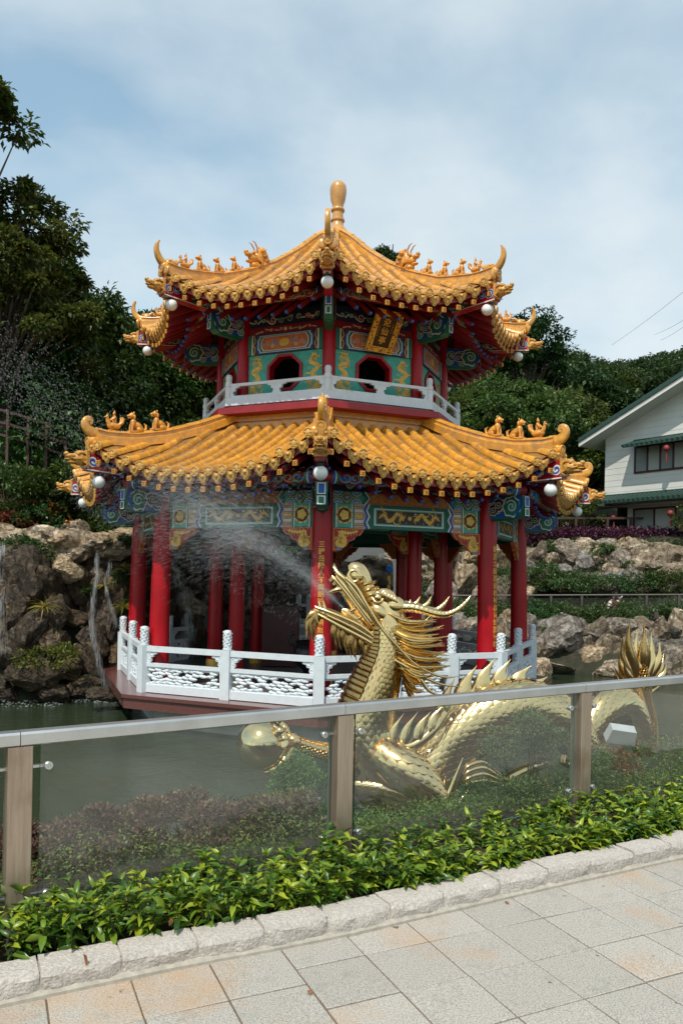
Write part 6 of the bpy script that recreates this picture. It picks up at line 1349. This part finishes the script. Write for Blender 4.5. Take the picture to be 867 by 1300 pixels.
for i,(px,py,y,rx,rz,mt,lab,g) in enumerate(((42,702,16.2,.42,.34,DKG,LC,1),(63,835,15.2,.62,.36,FERNY,'bright yellow-green mossy shrub low on the waterfall cliff',0),(150,688,17.4,.4,.2,DKG,LC,1),(135,670,18.2,.8,.5,TL_M,LC,1),(105,655,18.6,.8,.6,DKG,LC,1),(170,665,18.8,.8,.5,TL_M,LC,1),(160,770,16.9,.22,.3,FEA,LC,1),(110,750,16.6,.25,.25,DKG,LC,1),(60,640,18.4,1.1,.9,DKG,LC,1),(15,640,18,1.0,.8,DKG,LC,1),(210,660,19.6,1.0,.6,DKG,LC,1),(250,662,20.2,1.1,.6,TL_M,LC,1),(300,668,21,1.1,.6,TL_M,LC,1),(340,672,21.6,1.0,.6,TL_L,LC,1),(20,600,19,1.2,1.0,DKG,LC,1),(75,590,19.4,1.3,1.1,DKG,LC,1),(130,620,20,1.3,1.0,TL_M,LC,1),(200,625,21.4,1.3,.9,TL_M,LC,1),(105,560,20.4,1.3,1.3,DKG,LC,1),(8,618,17.2,.9,.75,DKG,LC,1),(62,612,17.5,.85,.7,TL_M,LC,1),(20,690,16,.4,.25,DKG,LC,1),(155,735,16.8,.2,.3,DKG,LC,1))):
    bank_shrub(px,py,y,rx,rz,mt,lab,340+i,2200 if rx>.7 else 1100,(.11,.05) if rx>.7 else (.07,.03),group='ferns and shrubs on the cliff' if g else None)
FLW=leafmat('orange_flower',[(.30,.05,.01),(.55,.12,.02),(.6,.2,.03)],.2,.5,vs=3,objvar=0)
p=at(44,655,17.2); fl=bank_shrub(44,658,17.2,.75,.42,DKG,'flowering shrub dotted with orange blossoms above the left cliff',371,1700,(.09,.04),name='flowering_shrub')
r=np.random.default_rng(4); g=r.normal(0,1,(95,3)); g/=np.linalg.norm(g,axis=1)[:,None]; g[:,2]=abs(g[:,2]); link('blossom',leafmesh('blossom',g*np.array([.82,.65,.5])+np.array([0,0,.05]),g,.055,.055,FLW,.3,.3,2),fl)['kind']='stuff'
bank_shrub(14,662,16.8,.4,.3,RDL,'small dark red shrub left of the orange flowers',372,700,(.09,.04),name='red_shrub')
YL=leafmat('yellow_tuft_leaf',[(.10,.12,.02),(.25,.22,.04),(.36,.28,.06)],.3,.5,vs=3,objvar=0)
for i,(px,py,y,s) in enumerate(((57,772,15.5,.27),(134,745,16.6,.2),(158,772,16.6,.22),(155,722,16.8,.17))):
    p=at(px,py,y); r=np.random.default_rng(50+i); N=46; a=r.uniform(0,6.28,N); e=r.uniform(.1,1.3,N); d=np.stack([np.cos(a)*np.cos(e),np.sin(a)*np.cos(e),np.sin(e)],1); o=link('grass_tuft',leafmesh('grass_tuft',np.zeros((N,3)),d,s,.025,YL,.3,1.0,i,True)); o.location=p; tag(o,'arching yellow-green grass tuft hanging on the waterfall cliff' if i else 'biggest yellow grass tuft on the waterfall cliff','grass tuft','grass tufts on the cliff' if i else None)
# ------------------------------------------------------------------ the craggy cliff behind the boulders
def cliff(name,label,x0,x1,e0,z0,z1,lean,NX,NZ,wet,dry):
    m=MB(); vs=[]
    for j in range(NZ+1):
        for i in range(NX+1):
            x=x0+(x1-x0)*i/NX; t=j/NZ; z=z0+(z1-z0+.5*noise.noise(V((x*.7,2,z0))))*t; y=shore(x)+e0+lean*t**2.2
            p=V((x*.85,y*.6,z*1.15)); d,_=noise.voronoi(p+V((noise.noise(p*1.4),noise.noise(p*1.4+V((5,0,0))),noise.noise(p*1.4+V((0,5,0)))))*.45)
            q=V((x*1.9,7,z*2.2)); d2,_=noise.voronoi(q)
            out=.85*min(.55,d[1]-d[0])+.30*min(.5,d2[1]-d2[0])+.22*noise.noise(V((x*.5,3,z*.8)))+.10*noise.noise(V((x*3.1,1,z*3.3)))+.05*noise.noise(V((x*7,1,z*7)))
            vs.append((x,y-out*(1-.2*t),z+.12*noise.noise(V((x*2.2,9,z*2)))*(t>.3)))
    m.add(vs,[(j*(NX+1)+i,j*(NX+1)+i+1,(j+1)*(NX+1)+i+1,(j+1)*(NX+1)+i) for j in range(NZ) for i in range(NX)])
    # material: wet dark foot, brown face, pale dry lip
    k=NX; 
    for q,f in enumerate(m.f):
        z=m.v[f[0]][2]+.35*noise.noise(V((m.v[f[0]][0]*1.7,4,m.v[f[0]][2]*1.7))); m.m[q]=0 if z<wet else (1 if z<dry else 2)
    tag(m.build(name,[CLF_W,CLF_B,CLF_T],None,28),label,'cliff',kind='structure')
CLF_W,CLF_B,CLF_T=ROCK_W,ROCK_B,ROCK_T
cliff('rock_cliff','craggy brown waterfall cliff',-15,1.5,.55,-1.4,2.35,.9,230,64,1.45,2.1)
CLF_W,CLF_B,CLF_T=ROCK_B,ROCK_G,ROCK_G
cliff('rock_bank','rough rock bank along the right shore',1,19,.55,-1.4,.28,.5,220,30,-.8,9)
cliff('rock_bank','rough rock bank below the purple hedge',1,19,6.0,.3,2.9,1.2,220,44,-.8,9)
# ------------------------------------------------------------------ waterfalls
def fall(px0,py0,px1,py1,y,w,lab,seed,n=420,kink=0):
    n=int(n*(1.25 if w>.05 else .75))
    r=np.random.default_rng(seed); P0=np.array(at(px0,py0,y)); P1=np.array(at(px1,py1,y-.5)); q=[];v=[];ln=[];wd=[]
    for k in range(n):
        t=r.uniform(0,1); c=P0*(1-t)+P1*t; c=c+np.array([r.normal(0,w*(.25+.9*t))+w*.9*noise.noise(V((t*5,seed*3.1,0)))*2,r.normal(0,.08)-.25*math.sin(PI*t),kink*math.sin(t*9)*.0]); c[0]+=.06*math.sin(t*7+seed); q.append(c); v.append((r.normal(0,.05),0,-1)); ln.append(r.uniform(.10,.34)); wd.append(r.uniform(.0014,.0048)*(1.2-.5*t))
    tag(droplets('waterfall',lab,np.array(q),np.array(v),np.array(ln),np.array(wd),None,'waterfall'),kind='thing')
fall(120,706,132,885,15.9,.03,'thin white waterfall dropping from the cliff lip beside the pavilion',1,560)
fall(140,712,147,800,16.4,.018,'faint second trickle just right of the thin waterfall',2,150)
fall(3,694,0,830,15.2,.09,'white waterfall at the left picture edge',3,620)
fall(228,700,238,770,17.9,.10,'waterfall seen between the first two pavilion columns, upper drop',4,420)
fall(238,775,246,835,17.6,.12,'lower fanning drop of the waterfall between the first two columns',5,520)
fall(268,712,266,800,18.6,.06,'narrow waterfall right of the fanning one behind the columns',6,240)
r=np.random.default_rng(6); q=[];N=700
for k in range(N):
    a=r.uniform(0,6.28); c=((at(6,888,15.1),.8),(at(132,886,15.7),.45),(at(246,838,17.4),.5))[int(r.integers(0,3))]; rr_=c[1]*r.uniform(0,1)**.6; q.append((c[0].x+rr_*1.5*math.cos(a),c[0].y+rr_*.7*math.sin(a),WZ+r.uniform(.005,.10)*(1-rr_/c[1])+.01))
droplets('foam','white foam where the waterfalls meet the pond',np.array(q),np.stack([r.normal(0,1,N),r.normal(0,1,N),r.normal(0,.15,N)],1),r.uniform(.03,.10,N),r.uniform(.006,.018,N),None,'foam')
# ------------------------------------------------------------------ far glass fence on the right terrace
DSTEEL=mat('dark_fence_steel',(.085,.075,.065),.5,metal=.2,var=.2,vs=6)
FGL=glassmat('far_clear_glass',(.88,.93,.91),.8,.03)
ff=thing('terrace_fence','far glass fence with thin steel posts along the right bank terrace','fence',at(760,790,24))
xs_=[565,600,638,665,699,738,778,820,861,905]
top=[at(x,757-.004*(x-660),25.0-.004*(x-660)) for x in xs_]; bot=[V((t.x,t.y,t.z-.85)) for t in top]
for t,b_ in zip(top,bot): m=MB(); m.box((t+b_)/2,(.07,.07,.87)); m.build('post',[DSTEEL],ff,20,True)
m=MB(); m.tube([t+V((0,0,.03)) for t in top],.03,8); m.build('handrail',[DSTEEL],ff,40,True)
for i in range(len(top)-1):
    a,b2=top[i].lerp(top[i+1],.06),top[i].lerp(top[i+1],.94); m=MB(); m.add([V((a.x,a.y,a.z-.06)),V((b2.x,b2.y,b2.z-.06)),V((b2.x,b2.y,b2.z-.8)),V((a.x,a.y,a.z-.8))],[(0,1,2,3)]); m.build('glass_panel',[FGL],ff,0,True)
# small ornaments on the terrace
koi=thing('fish_ornament','small red and white fish ornament standing on the terrace behind the far fence','ornament',at(777,775,24.6))
KR=mat('red_enamel',(.5,.03,.03),.35); KW=mat('white_enamel',(.75,.73,.7),.35)
for px,py,mts,n in ((774,768,[KW,KR],'fish'),(782,768,[KR,KW],'fish')):
    m=MB(); c=at(px,py,24.6); k=24.6/F; pts=[c+V((-3*k,0,-7*k)),c+V((-1*k,0,-2*k)),c+V((1*k,0,3*k)),c+V((4*k,0,7*k))]; cc=curve(pts,4); rad=[k*(1.2+2.6*math.sin(PI*min(1,i/len(cc)*1.1))) for i in range(len(cc))]
    for i in range(len(cc)-1): m.tube([cc[i],cc[i+1]],[rad[i],rad[i+1]],8,0 if i%3 else 1,caps=(i in(0,len(cc)-2)))
    m.prism([(0,0),(-4*k,4*k),(0,3*k),(4*k,5*k)],pts[-1],(1,0,0),(0,0,1),.03,1); m.build(n,mts,koi,50,True)
for i,(px,py) in enumerate(((713,782),(832,781))):
    c=at(px,py,23.6); k=23.6/F; sl_=thing('spot_lamp',('small white spot lamp on the terrace edge above the grey slab boulder','small dark spot lamp on the terrace edge near the right picture edge')[i],'lamp',c-V((0,0,5*k)))
    m=MB(); m.box(c,(5*k,4*k,8*k),0,Matrix.Rotation(.4 if i==0 else 0,4,'Y')); m.build('lamp_head',[KW if i==0 else DSTEEL],sl_,30,True); m=MB(); m.tube([c-V((0,0,8*k)),c],.8*k,6); m.build('stake',[DSTEEL],sl_,30,True)
# ------------------------------------------------------------------ brown timber fences
TIM=mat('brown_stained_timber',(.055,.026,.018),.6,var=.3,vs=5)
def rail_fence(pts,h,lab,rails=(.45,.95),w=.09,leg=.1):
    f=thing('timber_fence',lab,'fence',pts[0])
    for p in pts: m=MB(); m.box(p+V((0,0,(h-leg)/2)),(w,w,h+leg)); m.build('post',[TIM],f,20,True)
    for a,b2 in zip(pts,pts[1:]):
        for z in rails: m=MB(); m.bar(a+V((0,0,z*h)),b2+V((0,0,z*h)),w*.7,w*.9); m.build('rail',[TIM],f,20,True)
rail_fence([at(x,y,d) for x,y,d in ((-20,566,17.6),(10,572,17.7),(36,580,17.9),(59,587,18.1),(84,596,18.3))],.95,'brown timber rail fence descending the dark slope at left',(.35,.65,.95),.06,1.2)
rail_fence([at(x,688,29.6) for x in (668,684,706,730,770,800,840,880,920)],.95,'brown timber rail fence behind the purple hedge below the white house',(.5,.97))
# ------------------------------------------------------------------ white house
HW=mat('white_plank_siding',(.66,.65,.60),.6,var=.05,vs=3); 
def siding():
    m,nt,b=nodes('white_plank_siding'); L=nt.links; tc=ND(nt,'ShaderNodeTexCoord'); sx=ND(nt,'ShaderNodeSeparateXYZ'); L.new(tc.outputs['Object'],sx.inputs[0]); mu=ND(nt,'ShaderNodeMath',operation='MULTIPLY'); mu.inputs[1].default_value=4.2; L.new(sx.outputs[2],mu.inputs[0]); fr=ND(nt,'ShaderNodeMath',operation='FRACT'); L.new(mu.outputs[0],fr.inputs[0])
    e=ramp(nt,fr.outputs[0],[(0,(0,)*3),(.10,(1,)*3)]); n=ND(nt,'ShaderNodeTexNoise',Scale=.8,Detail=6); L.new(tc.outputs['Object'],n.inputs['Vector']); c=ramp(nt,n.outputs[0],[(.3,(.60,.60,.56)),(.7,(.72,.71,.67))])
    L.new(c,b.inputs['Base Color']); b.inputs['Roughness'].default_value=.55; bp=ND(nt,'ShaderNodeBump',Strength=.5,Distance=.02); L.new(e,bp.inputs['Height']); L.new(bp.outputs[0],b.inputs['Normal']); return m
SID=siding(); GRF=mat('green_roof_tile',(.026,.060,.048),.45,var=.2,vs=10); WIN=mat('dark_window_glass',(.27,.29,.285),.12,var=.15,vs=1.2,spec=.6); WFR=mat('dark_red_window_frame',(.05,.012,.012),.4); HTRIM=mat('white_trim',(.70,.69,.65),.55,var=.06,vs=4)
O=V((10.57,30.98,0)); ex=V((.6,-.8,0)); nn=V((-.8,-.6,0)); hz0=3.2
house=thing('white_house','white two storey gabled house with green tiled awnings at the right picture edge','house',(O.x,O.y,hz0))
def HP(t,z,o=0): return O+ex*t+nn*o+V((0,0,z))
def hbuild(m,name,mt,par=None,sm=25): return m.build(name,mt,par or house,sm,True)
TW=9.0; ze=7.55; zr=ze+.42*(TW/2)*1.0
m=MB(); lo=[HP(0,4.75),HP(TW,4.75),HP(TW,ze),HP(TW/2,zr),HP(0,ze)]; back=[p-nn*8 for p in lo]
m.add(lo+back,[(0,1,2,3,4),(9,8,7,6,5),(0,4,9,5),(1,6,7,2)]); hbuild(m,'wall',[SID])
lo=[HP(1.05,hz0-.4),HP(TW,hz0-.4),HP(TW,4.751),HP(1.05,4.751)]; m=MB(); back=[p-nn*8 for p in lo]; m.add(lo+back,[(0,1,2,3),(7,6,5,4),(0,3,7,4),(1,5,6,2)]); hbuild(m,'wall',[SID])
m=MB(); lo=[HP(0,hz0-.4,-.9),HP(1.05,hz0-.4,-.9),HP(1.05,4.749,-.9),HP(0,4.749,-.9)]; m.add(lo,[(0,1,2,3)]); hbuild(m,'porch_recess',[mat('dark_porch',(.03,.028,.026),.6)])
# roof slabs with boxed white eaves and green fascia
for sd in (1,-1):
    T0=-.7 if sd>0 else TW+.7; th=.16
    def rp(f,up,o): 
        t=T0+(TW/2-T0)*f; z=ze-.42*.7+ (zr-ze+.42*.7)*f+up; return HP(t,z,o)
    m=MB(); a=[rp(0,.05,.85),rp(1,.05,.85),rp(1,.05,-8.5),rp(0,.05,-8.5)]; b2=[p+V((0,0,.17)) for p in a]; m.add(a+b2,[(0,1,2,3),(7,6,5,4),(0,4,5,1),(1,5,6,2),(2,6,7,3),(3,7,4,0)]); hbuild(m,'roof',[GRF])
    m=MB(); a=[rp(0,-.12,.80),rp(1,-.12,.80),rp(1,.048,.80),rp(0,.048,.80)]; b2=[p-nn*.10 for p in a]; m.add(a+b2,[(0,1,2,3),(7,6,5,4),(0,4,5,1),(2,6,7,3),(3,7,4,0)]); hbuild(m,'bargeboard',[HTRIM])
    m=MB(); a=[rp(0,-.10,.70),rp(1,-.10,.70),rp(1,-.10,-8.4),rp(0,-.10,-8.4)]; b2=[p+V((0,0,.12)) for p in a]; m.add(a+b2,[(0,1,2,3),(7,6,5,4),(0,4,5,1),(1,5,6,2),(2,6,7,3),(3,7,4,0)]); hbuild(m,'soffit',[HTRIM])
m=MB(); m.bar(HP(0.02,hz0+1.5,.012),HP(0.02,ze-.2,.012),.05,.05); hbuild(m,'corner_trim',[HTRIM]); m=MB(); m.bar(HP(4.0,4.9,.012),HP(4.0,zr-.4,.012),.05,.05); hbuild(m,'corner_trim',[HTRIM])
def awning(t0,t1,z,d,dr):
    m=MB(); n=int((t1-t0)/.2)
    a=[HP(t0,z,0.003),HP(t1,z,0.003),HP(t1,z-dr,d),HP(t0,z-dr,d)]; b2=[p-V((0,0,.07)) for p in a]; m.add(a+b2,[(3,2,1,0),(4,5,6,7),(2,3,7,6),(0,4,7,3),(1,2,6,5)])
    for k in range(n+1):
        t=t0+(t1-t0)*k/n; m.tube([HP(t,z+.01,.01),HP(t,z-dr+.01,d+.03)],.05,7)
    m.bar(HP(t0,z+.03,.03),HP(t1,z+.03,.03),.09,.09); return hbuild(m,'awning',[GRF])
awning(-.75,TW+.5,5.10,.9,.30); awning(1.3,TW,7.16,.8,.26)
m=MB(); a=[HP(-.6,4.62,.9),HP(TW,4.62,.9),HP(TW,4.62,0),HP(-.6,4.62,0)]; m.add(a,[(0,1,2,3)]); hbuild(m,'soffit',[HTRIM])
def window(t0,t1,z0,z1,n):
    m=MB(); 
    for z in (z0,z1): m.bar(HP(t0-.03,z,.02),HP(t1+.03,z,.02),.07,.07)
    for k in range(n+1): t=t0+(t1-t0)*k/n; m.bar(HP(t,z0+.036,.02),HP(t,z1-.036,.02),.06,.06,up=tuple(nn))
    f=hbuild(m,'window',[WFR]); 
    for k in range(n):
        a,b2=t0+(t1-t0)*k/n+.03,t0+(t1-t0)*(k+1)/n-.03; m=MB(); m.add([HP(a,z0+.036,.012),HP(b2,z0+.036,.012),HP(b2,z1-.036,.012),HP(a,z1-.036,.012)],[(0,1,2,3)]); m.build('pane',[WIN if k%2==0 else mat('curtained_window_glass',(.42,.43,.39),.15,var=.1,vs=1.5)],f,0,True)
window(1.35,6.1,5.95,6.95,9); window(1.35,6.5,3.55,4.52,6)
LANR=mat('red_lantern_silk',(.22,.025,.025),.55,var=.2,vs=20)
def lantern(p,s,lab):
    l=thing('red_lantern',lab,'lantern',p); m=MB(); m.lathe([(.04,.12),(.09,.09),(.125,.03),(.125,-.03),(.09,-.09),(.04,-.12)][::-1],14,0,p); m.build('shade',[LANR],l,60,True); m=MB(); m.tube([p-V((0,0,.16)),p-V((0,0,.5))],[.025,.035],6); m.build('tassel',[LANR],l,60,True); m=MB(); m.tube([p+V((0,0,.16)),p+V((0,0,.36))],.012,5); m.build('cord',[BLK],l,60,True)
for t,z,o,lab in ((3.05,6.62,.7,'red lantern hanging under the upper awning of the white house'),(.85,4.20,.6,'red lantern hanging by the porch corner of the white house'),(3.25,4.22,.7,'red lantern hanging before the lower window of the white house')): lantern(HP(t,z,o),1,lab)
p=at(866,652,27.4); bank_shrub(866,660,27.4,.5,.9,TL_O,'small olive bush in front of the lower house window',390,900,(.09,.04))
bank_shrub(742,652,30.2,.9,1.3,TL_O,'olive brown bush at the left corner of the white house',391,2600,(.12,.05))
# ------------------------------------------------------------------ things seen through the pavilion
ALT=mat('maroon_altar_wood',(.06,.010,.012),.35,var=.2,vs=4)
al=thing('altar_cabinet','plain maroon altar cabinet standing inside the pavilion left of centre','cabinet',at(357,840,17.2)*1)
c=at(357,800,17.2); m=MB(); z0,z1=-.352,.93; m.box((c.x,c.y,(z0+z1)/2),(.78,.7,z1-z0)); m.build('carcass',[ALT],al,20,True); m=MB(); m.box((c.x,c.y,z1+.02),(.84,.76,.04)); m.build('top',[ALT],al,20,True); al.location.z=z0
for o in list(al.children): o.location=-al.location
bu=thing('incense_urn','round black incense urn on the pavilion floor behind the front column','urn',(at(392,820,14.8).x,14.8,-.352))
m=MB(); m.lathe([(.16,0),(.2,.05),(.10,.12),(.12,.18),(.26,.30),(.31,.45),(.29,.58),(.22,.66),(.26,.72),(.24,.74),(.05,.70)],20,0,(0,0,0)); link('bowl',m.mesh('bowl',[BLK]),bu)
for s_ in (1,-1): m=MB(); m.tube(curve([(s_*.26,0,.62),(s_*.36,0,.70),(s_*.36,0,.85),(s_*.28,0,.88)],5),.03,8); link('handle',m.mesh('handle',[BLK]),bu)
GW=mat('grey_plaster_wall',(.15,.16,.16),.8,var=.12,vs=3)
gw=thing('garden_building','grey walled low building with a dark doorway behind the pavilion','building',at(470,745,25.5))
c=at(466,730,25.5); m=MB(); m.box((c.x,c.y+1,c.z),(2.0,2,2.6)); m.build('wall',[GW],gw,20,True); m=MB(); m.box((c.x,c.y+1,c.z+1.38),(2.5,2.5,.14)); m.build('roof',[mat('grey_flat_roof',(.2,.2,.2),.7)],gw,20,True); m=MB(); m.box((c.x+.1,c.y-.01,c.z-.3),(.5,.06,1.9)); m.build('door',[BLK],gw,20,True)
bs=thing('blue_banner','blue round hanging sign with a yellow tail before the grey building','sign',at(494,722,22)); m=MB(); c=at(494,722,22); m.lathe([(.09,-.02),(.10,0),(.09,.02)],20,0,c,Matrix.Rotation(PI/2,4,'X')); m.build('disc',[mat('bright_blue_sign',(.01,.16,.62),.4)],bs,30,True); m=MB(); m.box(c-V((0,0,.55)),(.10,.02,.7)); m.build('tail',[GLD],bs,20,True)
nw=thing('niche_wall','tan garden wall with two dark arched niches holding white vases, behind the pavilion','wall',at(368,765,22)); c=at(366,752,22.4); k=22.4/F
m=MB(); m.box((c.x,c.y+.3,c.z),(62*k,.5,44*k)); m.build('wall',[mat('tan_plaster_wall',(.33,.27,.19),.85,var=.15,vs=4)],nw,20,True)
for px in (356,377):
    q=at(px,746,22.38); m=MB(); m.prism([(9.5*k*math.cos(a),4*k+9*k*math.sin(a)) for a in [PI*i/10 for i in range(11)]]+[(-9.5*k,-8*k),(9.5*k,-8*k)],q,(1,0,0),(0,0,1),.03); m.build('niche',[mat('dark_niche',(.015,.012,.01),.9)],nw,20,True)
    q=at(px,753,22.2); v=thing('white_vase','squat white vase in the left arched niche' if px==356 else 'squat white vase in the right arched niche','vase',q-V((0,0,5*k))); m=MB(); m.lathe([(3*k,-5*k),(2.2*k,-3*k),(3*k,0),(2.4*k,2.5*k),(4*k,5*k)],14,0,q); m.build('body',[WHT],v,60,True)
bl_=thing('stone_balustrade','white stone balustrade of the footbridge behind the pavilion','balustrade',at(370,790,20.6))
for i,px in enumerate((338,352,364,379,392,404,418)):
    q=at(px,778,20.6); m=MB(); m.box(q,(.13,.13,.75)); m.ell(q+V((0,0,.42)),(.08,.08,.09)); m.build('post',[RAIL],bl_,30,True)
a,b2=at(330,774,20.6),at(426,774,20.6)
for z in (.12,-.28): m=MB(); m.bar(a+V((0,0,z)),b2+V((0,0,z)),.08,.08); m.build('rail',[RAIL],bl_,20,True)
m=MB(); m.bar(a+V((0,.3,-.5)),b2+V((0,.3,-.5)),1.2,.3); m.build('deck',[CONC],bl_,20,True)
# ------------------------------------------------------------------ power lines over the hill
for i,(a,b2) in enumerate((((776,438,70),(880,360,50)),((830,425,70),(880,398,52)),((838,432,70),(880,405,52)))):
    m=MB(); p,q=at(*a),at(*b2); m.tube([p.lerp(q,t)-V((0,0,.12*math.sin(PI*t))) for t in [k/12 for k in range(13)]],.011,5); tag(m.build('power_line',[BLK],None,60),('highest thin power line rising to the right above the hill','upper of the two short power lines near the right picture edge','lowest short power line near the right picture edge')[i],'cable')

# ------------------------------------------------------------------ ground cover on the slopes between rocks and trees
def cover(name,label,mt,N,seed,x0,x1,e0,e1,leaf):
    r=np.random.default_rng(seed); q=[];d=[]
    while len(q)<N:
        x=r.uniform(x0,x1); e=r.uniform(e0,e1); y=shore(x)+e
        if noise.noise(V((x*.55,y*.55,seed)))<-.18: continue
        hh=(.18+.5*max(0,noise.noise(V((x*.8,y*.8,seed+5)))))*r.uniform(0,1)**.6
        q.append((x,y,gh(x,y)+hh)); d.append((r.normal(0,1),r.normal(0,1)-.3,r.normal(.5,.6)))
    tag(link(name,leafmesh(name,np.array(q),np.array(d),leaf[0],leaf[1],mt,.4,.3,seed)),label,'ground cover',kind='stuff')
cover('ground_cover','leafy ground cover on the right bank slope',TL_M,11000,11,2,17,3.4,7.4,(.12,.06))
cover('ground_cover','low leafy ground cover along the terrace edge',TL_L,9000,12,2,16,1.6,3.6,(.09,.045))
cover('ground_cover','dark leafy undergrowth above the left cliff',TL_D,42000,13,-14,2,2.4,9,(.15,.07))
cover('ground_cover','dark leafy undergrowth of the hill slopes',TL_H,42000,14,-16,22,9,18,(.22,.11))
